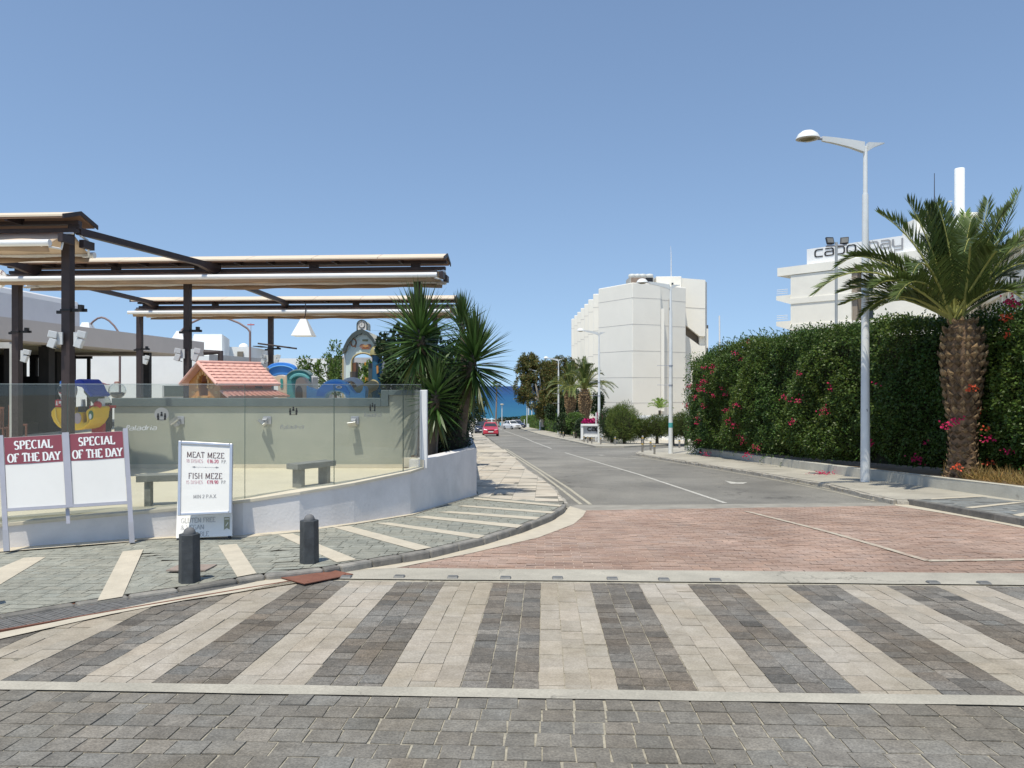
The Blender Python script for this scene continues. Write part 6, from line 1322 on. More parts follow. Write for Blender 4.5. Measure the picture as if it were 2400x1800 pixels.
crown('foliage', [(at(772, 868, 21.5).x, 21.5, 1.95, .55, .5, .45), (at(745, 888, 21.5).x, 21.5, 1.65, .7, .5, .35), (at(785, 845, 21.8).x, 21.8, 2.35, .25, .3, .5), (at(712, 865, 21.2).x, 21.2, 2.1, .25, .2, .25), (at(730, 868, 21.2).x, 21.2, 1.9, .3, .2, .3), (at(790, 890, 21).x, 21, 1.7, .5, .4, .4)], 3600, .10, .04, l_light, r, lo=.4, hi=1.2, shell=.2, clump=.05)
MB().tube([(-4.9, 21.6, 0), (-4.95, 21.6, 1.2), (-5.1, 21.6, 2.0)], [.05, .04, .015], 6).build('trunk', m_trunk, r); mb = MB()
for q in ((712, 852), (735, 858), (788, 832), (797, 860), (760, 850)): mb.tube([(-4.95, 21.6, 1.4), at((770+q[0])/2, q[1]+25, 21.5), at(q[0], q[1], 21.4)], [.02, .014, .006], 5)
mb.build('limbs', m_trunk, r)
r = thing('bush', (-5.0, 19.8, 0), 'low green bush seen through the arched doorway of the play tower', 'bush')
crown('foliage', [(at(850, 880, 20).x, 20, 1.75, .3, .3, .35), (at(862, 868, 20).x, 20.2, 2.0, .15, .2, .2)], 500, .09, .07, l_light, r, lo=.5, hi=1.3, shell=.2, clump=.5)
# overhang beyond the planter and shrubs along the left side of the road
r = thing('hedge', (-2.6, 30, G(30)), 'dark clipped hedge continuing behind the planter on the left side', 'hedge')
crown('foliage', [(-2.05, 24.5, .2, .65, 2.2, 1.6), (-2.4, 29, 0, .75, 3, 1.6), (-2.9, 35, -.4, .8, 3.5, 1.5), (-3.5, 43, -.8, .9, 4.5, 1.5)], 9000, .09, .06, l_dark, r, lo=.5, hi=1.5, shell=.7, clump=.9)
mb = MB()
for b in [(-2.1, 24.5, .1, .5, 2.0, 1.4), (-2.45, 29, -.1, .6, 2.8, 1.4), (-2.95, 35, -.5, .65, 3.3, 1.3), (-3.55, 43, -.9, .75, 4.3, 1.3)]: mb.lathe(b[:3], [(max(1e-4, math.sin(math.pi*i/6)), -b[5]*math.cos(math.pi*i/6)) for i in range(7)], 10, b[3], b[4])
mb.build('twigs', MATS['dark_twigs'], r)  # same dark filling, painting the shade deep in the hedge
c = at(1136, 945, 60); r = thing('pine_tree', (c.x-1.5, c.y, G(60)), 'dark pine with a branch hanging over the sea behind the yuccas', 'tree')
crown('foliage', [(c.x-1.1, 60, c.z-.6, 1.0, .8, 1.4), (c.x-.3, 60, c.z+.05, .6, .4, .35), (c.x+.05, 60, c.z+.35, .3, .2, .16), (c.x-.4, 60, c.z-.9, .45, .4, .5)], 2500, .22, .07, l_dark, r, shell=.2, lo=.6, hi=1.6)
MB().tube([(c.x-1.5, 60, G(60)), (c.x-1.3, 60, c.z-.5), (c.x-.3, 60, c.z+.1)], [.18, .14, .05], 8).build('trunk', m_trunk, r)
# ============================================================ RIGHT SIDE
m_hot = M('hotel_cream_render', (.88, .84, .745), .9, .03, .35, .004, 8, spots=((.80, .765, .68), .5, .66)); m_jnt = M('grey_joint_line', (.58, .55, .50), .9)
m_hot2 = M('warm_hotel_render', (.88, .84, .74), .9, .03, .3, dirt=(.25, .93)); m_sh = M('brown_recess', (.30, .25, .20), .9, .1, .5); m_win = M('dark_window_glass', (.03, .035, .035), .15, .2, 1)
def xa(px, Y): return (px-1200)/F*Y
def za(py, Y): return EYE-(py-HZ)/F*Y
# ---- central hotel block
ZT = za(662, 86.0); ZB_ = -9
root = thing('hotel_block', (17, 92, G(88)), 'tall windowless cream hotel block with a sawtooth side behind the palms', 'building')
ys = [91.5, 96.8, 103, 108.7, 114.4, 120.3, 126.2, 132.3]
plan = [(13.5, 86.0), (16.95, 87.4), (17.0, 88.2), (20.45, 90.4), (20.9, 96), (24.3, 97), (25, 140), (11, 140)]
for y in ys[:0:-1]: plan += [(10.22, y), (11.6, y-.8)]
plan += [(10.3, 91.5)]
mb = MB(); mb.prism([(x, y, ZB_) for x, y in plan], (0, 0, ZT-ZB_)); mb.build('wall', m_hot, root, bevel=.08)
# joint lines every storey along the front faces
fr_ = [(10.3, 91.5), (13.5, 86.0), (16.95, 87.4)]; fr2 = [(17.05, 88.23), (20.45, 90.4)]
mb = MB()
for zz_ in [za(p, 86.0) for p in (698, 760, 822.5, 885, 945)]:
    for f_ in (fr_, fr2):
        for i in range(len(f_)-1):
            a, b = Vector((*f_[i], zz_)), Vector((*f_[i+1], zz_)); d = (b-a).normalized(); n = Vector((d.y, -d.x, 0))*.012
            mb.hexa([a-n, b-n, b+n, a+n, a-n+Vector((0,0,.055)), b-n+Vector((0,0,.055)), b+n+Vector((0,0,.055)), a+n+Vector((0,0,.055))])
    for i in range(1, 8):
        y = ys[i]; mb.b2((10.22, y-.825, zz_), (11.5, y-.79, zz_+.055)) if False else mb.hexa([(10.22,y-.015,zz_),(11.6,y-.815,zz_),(11.6,y-.75,zz_),(10.22,y+.02,zz_),(10.22,y-.015,zz_+.055),(11.6,y-.815,zz_+.055),(11.6,y-.75,zz_+.055),(10.22,y+.02,zz_+.055)])
mb.build('storey_joints', m_jnt, root)
# vertical fin and slit windows
MB().b2((16.98, 87.5, za(964, 87)), (17.35, 88.4, za(722, 87))).build('fin', m_hot, root)
for y0, y1 in ((721, 745), (781, 805), (841, 865)): MB().b2((xa(1568.5, 88.9), 88.95, za(y1, 89)), (xa(1572.5, 88.9), 89.4, za(y0, 89))).build('window', m_win, root)
mb = MB(); mb.b2((xa(1567.8, 88.7), 88.85, ZB_), (xa(1569, 88.7), 89.4, za(700, 89))); mb.build('downpipe', m_jnt, root)
# stair tower with slanted openings
YT = 93.0
def T(px, py, Y=YT): return at(px, py, Y)
up = [T(1607, 762), T(1640, 788), T(1653, 788), T(1653, 656), T(1598, 651.5), T(1598, 762)]
MB().prism(up, (0, .6, 0)).build('stair_parapet', m_hot, root)
dn = [T(1607, 785.5), T(1640, 810), T(1653, 810), T(1653, 1050), T(1607, 1050)]; MB().prism(dn, (0, .6, 0)).build('stair_parapet', m_hot, root)
MB().prism([T(1607, 719.5, YT-.02), T(1653, 722.5, YT-.02), T(1653, 724, YT-.02), T(1607, 721, YT-.02)], (0, .03, 0)).build('joint', m_jnt, root)
MB().prism([T(1600, 762, YT+1.6), T(1660, 762, YT+1.6), T(1660, 1050, YT+1.6), T(1600, 1050, YT+1.6)], (0, .3, 0)).build('stair_back_wall', m_sh, root)
MB().prism([T(1639, 770, YT+.7), T(1660, 770, YT+.7), T(1660, 815, YT+.7), T(1639, 815, YT+.7)], (0, .5, 0)).build('landing_wall', m_hot, root)
MB().hexa([(xa(1653.5, 93.5), 93.5, ZB_), (xa(1657, 95), 95, ZB_), (xa(1657, 95), 100, ZB_), (xa(1640, 95), 99, ZB_), (xa(1653.5, 93.5), 93.5, za(661, 94)), (xa(1657, 95), 95, za(662, 95)), (xa(1657, 95), 100, za(662, 95)), (xa(1640, 95), 99, za(662, 95))]).build('corner_pier', m_hot, root)
MB().prism([T(1538, 648, 91.5), T(1597.5, 647.5, 91.5), T(1597.5, 690, 91.5), T(1538, 690, 91.5)], (0, 4, 0)).build('roof_room', m_hot, root, bevel=.05)
MB().b2((xa(1574, 91.4), 91.35, za(671, 91.4)), (xa(1578, 91.4), 91.45, za(663, 91.4))).build('roof_opening', m_win, root)
# chiller on the roof
r = thing('roof_chiller', at(1503, 662, 92), 'metal air cooling unit with round fans on the hotel block roof', 'air conditioner')
Yc = 91; MB().b2((xa(1476, Yc), Yc, za(664, Yc)), (xa(1532, Yc), Yc+3, za(649, Yc))).build('casing', M('chiller_grey', (.40, .38, .34), .6, .1, 2), r)
MB().b2((xa(1479, Yc), Yc-.05, za(663, Yc)), (xa(1512, Yc), Yc-.01, za(651, Yc))).build('louvre', M('brown_louvre', (.24, .18, .14), .7), r); MB().b2((xa(1513, Yc), Yc-.05, za(663, Yc)), (xa(1530, Yc), Yc-.01, za(651, Yc))).build('louvre', m_black, r)
for px in (1482, 1494, 1506, 1522): MB().lathe(at(px, 650, Yc+1.2), [(.44, 0), (.50, .16), (.40, .36), (.1, .42), (1e-4, .42)], 14).build('fan', M('fan_cowl', (.62, .62, .58), .5), r)
MB().tube([at(1573, 648, 93), at(1573, 600, 93), at(1572, 576, 93)], [.07, .05, .015], 6).build('roof_mast', M('white_mast', (.7, .7, .7), .5), label='thin white radio mast on the hotel block roof', cat='mast')
# ---- right hotel with lettering
root = thing('hotel_wing', (40, 88, G(88)), 'white hotel with black and grey rooftop lettering behind the hedge', 'building')
def zt_(py, px, Yr): return za(py, Yr)
def HP(px, Yr, z): return Vector((xa(px, Yr), Yr, z))
Yl, Yr_ = 88.0, 76.0        # left edge, right end of the facade (runs nearer to the right)
xl_, xr_ = xa(1853, Yl), xa(2200, 76.0)
def FA(s, z, n=0):          # facade frame: s 0..1 along, n outwards
    d = Vector((xr_-xl_, Yr_-Yl, 0)); L = d.length; d.normalize(); nn = Vector((d.y, -d.x, 0)); return Vector((xl_, Yl, 0))+d*(s*L)+nn*n+Vector((0, 0, z))
LW = math.hypot(xr_-xl_, Yr_-Yl)
def fbox(mb, s0, s1, z0, z1, n0, n1): return mb.hexa([FA(s0/LW,z0,n0), FA(s1/LW,z0,n0), FA(s1/LW,z0,n1), FA(s0/LW,z0,n1), FA(s0/LW,z1,n0), FA(s1/LW,z1,n0), FA(s1/LW,z1,n1), FA(s0/LW,z1,n1)])
zroof = za(625, 88); zs1 = za(700, 88); zs2 = za(761, 88)
# walls between window recesses
mb = MB(); fbox(mb, 0, 7.05, ZB_, zroof-1.0, -12, 0); fbox(mb, 9.4, LW, ZB_, zroof-1.0, -12, 0); fbox(mb, 7.05, 9.4, ZB_, zroof-1, -12, -1.4); mb.build('wall', m_hot2, root)
mb = MB(); fbox(mb, -1.6, LW, zroof-.95, zroof, -12, .12); mb.build('roof_band', m_hot2, root)
mb = MB()
for z in (zs1, zs2): fbox(mb, 0, LW, z-.62, z, -.1, .1)
mb.build('floor_band', m_hot2, root)
for z0, z1 in ((zs1, zroof-1.02), (zs2, zs1-.64), (zs2-3, zs2-.64)):
    w_ = MB(); fbox(w_, 8.3, 9.3, z0+.1, z1-.25, -1.38, -1.3); w_.build('window', m_win, root); w_ = MB(); fbox(w_, 7.06, 7.6, z0, z1, -1.35, -.2); w_.build('reveal', m_sh, root)
for z in (zs1, zs2):
    b = MB(); b.hexa([FA(-1.75/LW, z-.05, -5), FA(0, z-.62, -5), FA(0, z-.62, .1), FA(-1.75/LW, z-.05, .1), FA(-1.75/LW, z+.45, -5), FA(0, z+.45, -5), FA(0, z+.45, .1), FA(-1.75/LW, z+.45, .1)]); o = b.build('balcony', m_hot2, root)
    rl = MB(); 
    for k in range(3): rl.tube([FA(-1.7/LW, z+.68+.22*k, .05), FA(-.02, z+.68+.22*k, .05)], .035, 5)
    rl.build('railing', m_wmet, o)
# sign box on the roof
S0 = FA(0, 0, -1.0); s_l = 1.65
ztop = za(582, 86.5)
mb = MB(); mb.hexa([FA(s_l/LW, zroof+.002, -6), FA(s_l/LW, zroof+.002, -.6), FA(.98, zroof+.002, -.6), FA(.98, zroof+.002, -6), FA(s_l/LW, ztop, -6), FA(s_l/LW, ztop, -.6), FA(.98, ztop, -.6), FA(.98, ztop, -6)]); mb.build('sign_parapet', M('white_sign_wall', (.80, .80, .79), .7, .02), root)
m_cb = M('black_letter', (.02, .02, .02), .5); m_cg2 = M('grey_letter', (.30, .30, .31), .5)
def sfor(px): return min((abs(1200+F*FA(i/800).x/FA(i/800).y-px) if 0 else abs(1200+F*FA(i/800, 0, -.55).x/FA(i/800, 0, -.55).y-px), i/800*LW) for i in range(801))[1]
for txt, s0, mt in (('capo', sfor(1908), m_cb), ('bay', sfor(2034), m_cg2)):
    tm = MB(); text_mesh(tm, txt, lambda u, v, nn: FA((s0+u)/LW, ztop-1.02+v, -.6+.05+nn), 1.18, .15, .11, 0, .03, 0, 1.04); tm.build('lettering', mt, root)
mb = MB(); fbox(mb, 9.6, 15, zroof+1.5, za(565, 80), -6, -3.0); mb.build('roof_room', m_hot2, root) if False else None
# chimney, roof rooms, antennas
r = thing('chimney', (xa(2249, 84), 84, zroof), 'round white chimney rising behind the big palm', 'chimney')
MB().lathe((xa(2249, 84), 84, zroof), [(.5, 0), (.5, za(395, 84)-zroof-.08), (.46, za(395, 84)-zroof), (1e-4, za(395, 84)-zroof)], 24).build('shaft', m_wh, r)
MB().b2((xa(2148, 84), 84, zroof), (xa(2192, 84), 87, za(512, 84))).build('roof_room', m_hot2, root); MB().b2((xa(2148, 84), 83.9, za(508, 84)), (xa(2167, 84), 85, za(502, 84))).build('roof_vent', m_dk, root)
mb = MB(); mb.b2((xa(2262, 83), 83, zroof), (xa(2285, 83), 86, za(508, 83))); mb.b2((xa(2252, 83), 82.6, za(507.9, 83)), (xa(2296, 83), 86.5, za(499, 83))); mb.build('stair_head', m_hot2, root, bevel=.1)
for px, y0, y1, lb in ((2190, 520, 406, 'tall thin dark aerial on the hotel roof left of the chimney'), (2155, 505, 475, 'short white aerial on the hotel roof left of the palm crown')): MB().tube([at(px, y0, 84), at(px, y1, 84)], [.06, .03], 6).build('aerial', m_dk if px == 2190 else m_wmet, label=lb, cat='aerial')
r = thing('satellite_dish', at(2226, 474, 83.5), 'small white round dish beside the chimney', 'dish'); MB().lathe(at(2226, 474, 83.5), [(.02, 0), (.18, .03), (.26, .12)], 14).build('dish', m_wmet, r); bpy.data.objects[r.children[0].name].rotation_euler = (0, 0, 0)
MB().tube([at(2228, 476, 83.5), at(2238, 505, 84)], .05, 5).build('arm', m_wmet, r)
# far wing with balconies on the right
root = thing('balcony_wing', (46, 78, G(70)), 'white hotel wing with rows of balcony piers at the right edge', 'building')
A = Vector((xa(2300, 84), 84, 0)); B = Vector((xa(2560, 46), 46, 0)); d = (B-A); L = d.length; d.normalize(); n = Vector((-d.y, d.x, 0)); n = n if n.x < 0 else -n
def W(s, z, m): return A+d*s+n*m+Vector((0, 0, z))
mb = MB(); z1 = za(640, 80); 
def wb(mb, s0, s1, z0, z1, m0, m1): return mb.hexa([W(s0,z0,m0), W(s1,z0,m0), W(s1,z0,m1), W(s0,z0,m1), W(s0,z1,m0), W(s1,z1,m0), W(s1,z1,m1), W(s0,z1,m1)])
wb(mb, 0, L, -6, z1, -8, -1.6); mb.build('wall', m_hot2, root); o = MB(); wb(o, -1, L, z1, z1+.9, -8, .6).build('roof_slab', m_hot2, root)
for k in range(3):
    zf = z1-3*k-3; o = MB(); wb(o, 0, L, zf-.25, zf+.75, -1.6, .2); o.build('balcony_front', m_hot2, root)
for s in range(0, int(L), 3):
    p = MB(); wb(p, s, s+.7, -6, z1-.01, -1.59, -.0); p.build('pier', m_hot2, root)
MB().b2((xa(2352, 80), 79, z1+.9), (xa(2420, 80), 83, z1+3)).build('roof_room', m_hot2, root)
# ---- flood light mast behind the hedge
r = thing('floodlight_mast', (xa(1960, 45), 45, G(45)), 'thin grey mast with two black floodlights in front of the hotel lettering', 'floodlight')
MB().tube([(xa(1960, 45), 45, G(45)), at(1960, 568, 45)], .085, 8).build('pole', M('galvanised_pole', (.38, .39, .38), .5, .1, 3, metal=.3), r)
MB().tube([at(1936, 577, 45), at(1981, 574, 45)], .06, 6).build('cross_arm', m_gmet, r)
for px, an in ((1945, 6), (1979, -32)):
    c = at(px, 564, 45); h = MB().box(c, (.46, .12, .42), rx=R(-22), rz=R(an)).build('floodlight', m_black, r, bevel=.02); MB().box(c+Vector((0, -.075, .0)), (.36, .02, .30), rx=R(-22), rz=R(an)).build('lens', M('flood_lens', (.16, .16, .15), .2), h)
    MB().box(c+Vector((0, .02, -.24)), (.3, .05, .1)).build('bracket', m_gmet, r)
# ---- white flag pole far
MB().tube([at(1688, 950, 70), at(1686, 740, 70)], [.09, .07], 8).build('flagpole', m_wmet, label='plain white pole standing between the two hotels', cat='pole')
# ---- low white wall, planter kerb behind the side street
root = thing('garden_wall', (xa(1540, 62), 62, G(62)), 'low white wall in front of the hotel block above the small bushes', 'wall')
mb = MB(); mb.hexa([(xa(1490, 64), 64, -6), (xa(1640, 58), 58, -6), (xa(1640, 58), 58.3, -6), (xa(1490, 64), 64.3, -6), (xa(1490, 64), 64, za(974, 64)), (xa(1640, 58), 58, za(974, 58)), (xa(1640, 58), 58.3, za(974, 58)), (xa(1490, 64), 64.3, za(974, 64))]); mb.build('wall', m_wh, root)
root = thing('planter_kerb', (xa(1540, 47), 47, G(47)), 'low pale kerb wall round the bushes behind the side street', 'kerb wall')
mb = MB(); kp = [gp(x, y, .1) for x, y in ((1440, 1037), (1463, 1035), (1500, 1031), (1600, 1031), (1720, 1033))]
for a, b in zip(kp, kp[1:]): mb.hexa([gz(a.x,a.y,0), gz(b.x,b.y,0), gz(b.x,b.y+.3,0), gz(a.x,a.y+.3,0), gz(a.x,a.y,.22), gz(b.x,b.y,.30), gz(b.x,b.y+.3,.30), gz(a.x,a.y+.3,.22)])
mb.build('kerb', m_hot, root)
# ---- name board of the hotel
root = thing('hotel_board', (xa(1385, 56), 56, G(56)), 'white framed board with the hotel name behind the street lamp and steel posts', 'sign')
Yb = 55.0; g0 = gp(1385, 1036, .1)
m_bd = M('grey_board_face', (.42, .43, .44), .6)
mb = MB(); mb.b2((xa(1361.5, Yb), Yb-.15, za(1030, Yb)), (xa(1366.5, Yb), Yb+.2, za(998, Yb))); mb.b2((xa(1361.5, Yb), Yb-.2, za(998, Yb)+.001), (xa(1412, Yb), Yb+.2, za(994, Yb))); mb.b2((xa(1409, Yb), Yb-.15, za(1030, Yb)), (xa(1413, Yb), Yb+.2, za(998, Yb))); mb.b2((xa(1367, Yb), Yb-.15, za(1024, Yb)), (xa(1408.6, Yb), Yb+.2, za(1019, Yb))); mb.build('frame', m_wh, root)
MB().b2((xa(1367, Yb), Yb, za(1019, Yb)), (xa(1408.6, Yb), Yb+.1, za(998.3, Yb))).build('board', m_bd, root)
tm = MB(); text_mesh(tm, 'capo', lambda u, v, nn: Vector((xa(1377, Yb)+u, Yb-.02-nn, za(1009.5, Yb)+v)), .34, .22, .2, 0, .02, 0, .90); tm.build('lettering', m_cb, root)
tm = MB(); text_mesh(tm, 'bay', lambda u, v, nn: Vector((xa(1397, Yb)+u, Yb-.02-nn, za(1014.5, Yb)+v)), .18, .15, .12, 0, .1, 0, .95); tm.build('lettering', m_cg2, root)
# ============================================================ HEDGE
l_boug = leafmat('bougainvillea_leaf', (.072, .128, .028), .42, .3, .3); l_flow = leafmat('red_bract', (.60, .03, .12), .5, .35, .2); l_flo2 = leafmat('orange_bract', (.75, .12, .05), .5, .35, .2)
m_hw = M('weathered_low_wall', (.50, .48, .41), .9, .12, 2.5, .004, 30, spots=((.34, .32, .27), 4, .60))
root = thing('retaining_wall', (hwb[3].x, hwb[3].y, G(hwb[3].y)), 'low weathered cream wall along the foot of the big hedge', 'wall')
mb = MB()
for a, b in zip(hwb[:-1], hwb[1:]):
    mb.hexa([gz(a.x,a.y,0), gz(b.x,b.y,0), gz(b.x+.22,b.y+.06,0), gz(a.x+.22,a.y+.06,0), gz(a.x,a.y,.335), gz(b.x,b.y,.335), gz(b.x+.22,b.y+.06,.335), gz(a.x+.22,a.y+.06,.335)])
mb.build('wall', m_hw, root, bevel=.012)
# soil behind
bed = [(p.x+.1, p.y+.05) for p in hwb]+[(hwb[-1].x+5, hwb[-1].y+2), (hwb[1].x+8, hwb[1].y)]
sheet('planting_bed', [[tuple(p) for p in bed]], .30, M('dry_soil', (.17, .12, .075), .95, .35, 6), label='dry soil behind the low wall')
# hedge centre line (front face) in plan; top height in world z
hf = [Vector((10.3, 13.0)), Vector((10.25, 16.6)), Vector((9.45, 18.9)), Vector((8.6, 23.5)), Vector((8.2, 28.5)), Vector((7.75, 33.0)), Vector((8.3, 34.6))]
hl = [0]
for a, b in zip(hf, hf[1:]): hl.append(hl[-1]+(b-a).length)
LT = hl[-1]
def hedge_xy(s):
    s = min(max(s, 0), LT-1e-6)
    for i in range(len(hf)-1):
        if s <= hl[i+1]:
            t = (s-hl[i])/(hl[i+1]-hl[i]); p = hf[i].lerp(hf[i+1], t); d = (hf[i+1]-hf[i]).normalized(); return p, Vector((-d.y, d.x))
    return hf[-1], Vector((-1, 0))
SS = np.linspace(0, LT, 300); HX = np.array([hedge_xy(s)[0] for s in SS]); HN = np.array([hedge_xy(s)[1] for s in SS])
for k in range(2): HN[1:-1] = (HN[:-2]+HN[1:-1]+HN[2:])/3
n_b = SN(.9, 9, 11); n_m = SN(2.6, 9, 12); n_s = SN(7.5, 9, 13)
def ztop_h(y): return np.interp(y, [13, 15.3, 16.8, 19, 24, 29, 32, 35], [3.35, 3.2, 3.05, 3.18, 3.25, 3.15, 2.7, 2.2])
def hedge(name, n, s0, s1, depth, label, mat, size, seed, inner=.16, lo=.55, hi=1.35):
    root = thing(name, (float(np.interp((s0+s1)/2, SS, HX[:, 0])), float(np.interp((s0+s1)/2, SS, HX[:, 1])), -1), label, 'hedge')
    s = rng.uniform(s0, s1, n); u = rng.random(n); x = np.interp(s, SS, HX[:, 0]); y = np.interp(s, SS, HX[:, 1]); nx = np.interp(s, SS, HN[:, 0]); ny = np.interp(s, SS, HN[:, 1])
    zb = np.interp(y, [0, 10, 60], [0, -.405, -2.78])+.42; zt_h = ztop_h(y)
    top = rng.random(n) < .22
    z = zb+(zt_h-zb)*u
    p = np.stack([x, y, z], 1)
    bulge = .18*n_b(p)+.16*n_m(p)+.07*n_s(p)+.15*np.sin(np.pi*u)
    rnd = np.clip((u-.86)/.14, 0, 1); bulge -= .35*rnd**2                       # rounded shoulder
    bulge -= .30*np.clip((.12-u)/.12, 0, 1)
    off = bulge-np.minimum(rng.exponential(inner, n), .55)
    p[:, 0] += nx*off; p[:, 1] += ny*off
    # top surface
    q = rng.uniform(-.1, depth, n); p[top, 0] = (x-nx*q)[top]; p[top, 1] = (y-ny*q)[top]; p[top, 2] = (zt_h-.02+.16*n_b(p)+.10*n_m(p)-rng.exponential(.1, n)+.1*rng.random(n)**6)[top]
    gap = n_s(p*1.1)+.6*n_m(p*1.3); keep = (gap > -1.0)
    # end face towards the side street
    p = p[keep]; m = len(p); tp = top[keep]; nn = np.stack([nx[keep], ny[keep], np.full(m, .25)], 1); nn[tp] = (0, 0, 1)
    ax = nn*.5+unit(m)*.75; ax[:, 2] -= .25*(~tp); ax[tp, 2] += .5
    nr = nn*.8+unit(m)*.7; nr[:, 2] += .45
    t = lf_tone(m, lo, hi, .10); hue = (.5+.5*n_m(p*.7))[:, None]; t = t*(1+np.array([[.35, .12, -.1]])*hue)
    leaves('foliage', p, ax, nr, size*rng.uniform(.6, 1.35, m), size*.62*rng.uniform(.7, 1.3, m), t, mat, root)
    return root
hroot = hedge('hedge', 190000, 0, LT, 2.6, 'huge dark green bougainvillea hedge with red flowers behind the low wall', l_boug, .074, 1)
# end cap + back
m_core = M('hedge_shadow_twigs', (.020, .022, .010), .95, .4, 6)  # solid core added behind the leaves, inner shade painted near-black
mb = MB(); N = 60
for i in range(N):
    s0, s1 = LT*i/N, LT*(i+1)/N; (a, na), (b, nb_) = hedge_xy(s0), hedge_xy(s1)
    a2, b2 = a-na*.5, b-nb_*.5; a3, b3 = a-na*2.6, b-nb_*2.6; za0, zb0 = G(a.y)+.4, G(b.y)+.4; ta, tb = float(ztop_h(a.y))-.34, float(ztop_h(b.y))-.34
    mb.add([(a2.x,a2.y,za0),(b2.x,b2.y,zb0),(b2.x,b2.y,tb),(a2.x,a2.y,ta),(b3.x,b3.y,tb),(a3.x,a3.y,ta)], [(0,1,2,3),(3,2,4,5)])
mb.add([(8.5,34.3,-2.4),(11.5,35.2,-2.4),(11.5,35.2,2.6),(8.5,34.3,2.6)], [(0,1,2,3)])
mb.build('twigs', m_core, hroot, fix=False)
# leaves on the street end of the hedge
n = 9000; u = rng.random(n); v = rng.random(n); p = np.stack([7.9+u*3.2, 33.9+u*.8, -1.6+v*4.5], 1); p[:, 0] -= .25*np.sin(np.pi*v); p += unit(n)*.2
leaves('foliage', p, unit(n)+[[-.4, -.2, -.2]], unit(n)*.6+[[-.4, -.6, .4]], .09*rng.uniform(.6, 1.3, n), .055, lf_tone(n, .55, 1.35, .1), l_boug, hroot)
# long shoots above the top edge
mb = MB(); SP, SA, SNn = [], [], []
for k in range(240):
    s = random.uniform(.5, LT-.2); a, na = hedge_xy(s); q = random.uniform(-.1, 1.6); b = Vector((a.x-na.x*q, a.y-na.y*q, float(ztop_h(a.y))-.05)); L = random.uniform(.15, .6)*(1.3 if s > 12 else .8); dr = Vector((random.uniform(-.8, .3), random.uniform(-.5, .5), random.uniform(.35, 1))).normalized()
    for j in range(int(L/.035)):
        t = j*.035/L; pt_ = b+dr*(t*L)+Vector((0, 0, -.25*L*t*t)); SP.append(pt_); SA.append(dr+Vector((random.uniform(-1, 1), random.uniform(-1, 1), random.uniform(-.6, .6)))); SNn.append((random.uniform(-1, 1), random.uniform(-1, 1), 1))
for k in range(160):    # shoots hanging off the face, drooping over the wall
    s = random.uniform(.5, LT-.5); a, na = hedge_xy(s); z = random.uniform(G(a.y)+.4, G(a.y)+1.4) if k % 2 else random.uniform(G(a.y)+.5, 3); b = Vector((a.x+na.x*.2, a.y+na.y*.2, z)); L = random.uniform(.25, .7)
    for j in range(int(L/.04)):
        t = j*.04/L; pt_ = b+Vector((na.x, na.y, .3))*(t*L*.55)+Vector((0, 0, -.8*L*t*t)); SP.append(pt_); SA.append(Vector((random.uniform(-1, 1), random.uniform(-1, 1), random.uniform(-1, .3)))); SNn.append((random.uniform(-1, 1), random.uniform(-1, 1), 1))
n = len(SP); leaves('shoots', np.array(SP), np.array(SA), np.array(SNn, float), .07*rng.uniform(.6, 1.2, n), .04, lf_tone(n, .7, 1.5, .15), l_boug, hroot)
# flower clusters at the places the photograph shows (projected on to the hedge face)
def hedge_hit(px, py):
    best = None
    for i in range(300):
        x, y = HX[i]; e = abs((px-1200)/F*y-x)
        if best is None or e < best[0]: best = (e, i)
    i = best[1]; y = HX[i][1]; z = EYE-(py-HZ)/F*y; p = np.array([[HX[i][0], y, z]]); zb = G(y)+.42; u = (z-zb)/(float(ztop_h(y))-zb)
    bl = float(.18*n_b(p)[0]+.16*n_m(p)[0]+.07*n_s(p)[0]+.15*math.sin(math.pi*min(1, max(0, u))))+.05
    return Vector((HX[i][0]+HN[i][0]*bl, y+HN[i][1]*bl, z))
fl = [(1685,861,9),(1670,862,4),(1684,872,3),(1675,892,10),(1662,900,6),(1629,898,6),(1623,907,8),(1630,917,6),(1655,913,8),(1677,915,6),(1646,932,6),(1705,910,3),(1706,922,6),(1688,925,5),(1600,950,6),(1590,952,3),(1669,953,7),(1754,950,8),(1706,962,6),(1650,976,11),(1648,992,5),(1719,988,6),(1625,1007,6),(1738,997,5),(1640,1030,5),(1731,1021,3),(1748,1026,4),(1748,1036,3),(1772,1045,5),(1782,1050,4),(1760,1066,9),(1653,1063,5),(1661,1068,7),(1843,931,8),(1834,920,2),(1884,939,9),(1896,878,5),(1957,903,4),(1964,912,4),(1947,962,10),(1878,988,7),(1725,828,4),(1735,842,3),(1753,802,4),(1967,1100,0)]
FP = []
for x, y, k in fl: FP.append((hedge_hit(x, y), k, 0))
for x, y, k, o in [(2274,909,7,1),(2227,994,4,0),(2242,985,5,0),(2218,998,4,0),(2243,1096,6,1),(2315,969,8,1),(2335,960,6,1),(2305,970,5,1),(2306,998,5,1),(2318,1024,5,0),(2355,1029,7,0),(2380,1057,6,0),(2337,1083,4,1),(2145,1075,10,0),(2043,1036,5,0),(2041,1042,3,0),(2383,785,2,1),(2376,704,8,0),(2392,712,9,0),(2394,745,7,1),(2384,740,4,1),(2300,1004,3,1),(2354,1006,4,1),(2380,785,3,1),(2171,1036,2,0),(2080,900,2,0)]:
    h = hedge_hit(x, y)
    if 2215 < x < 2280: h = at(x, y, 15.75)
    FP.append((h, k, o))
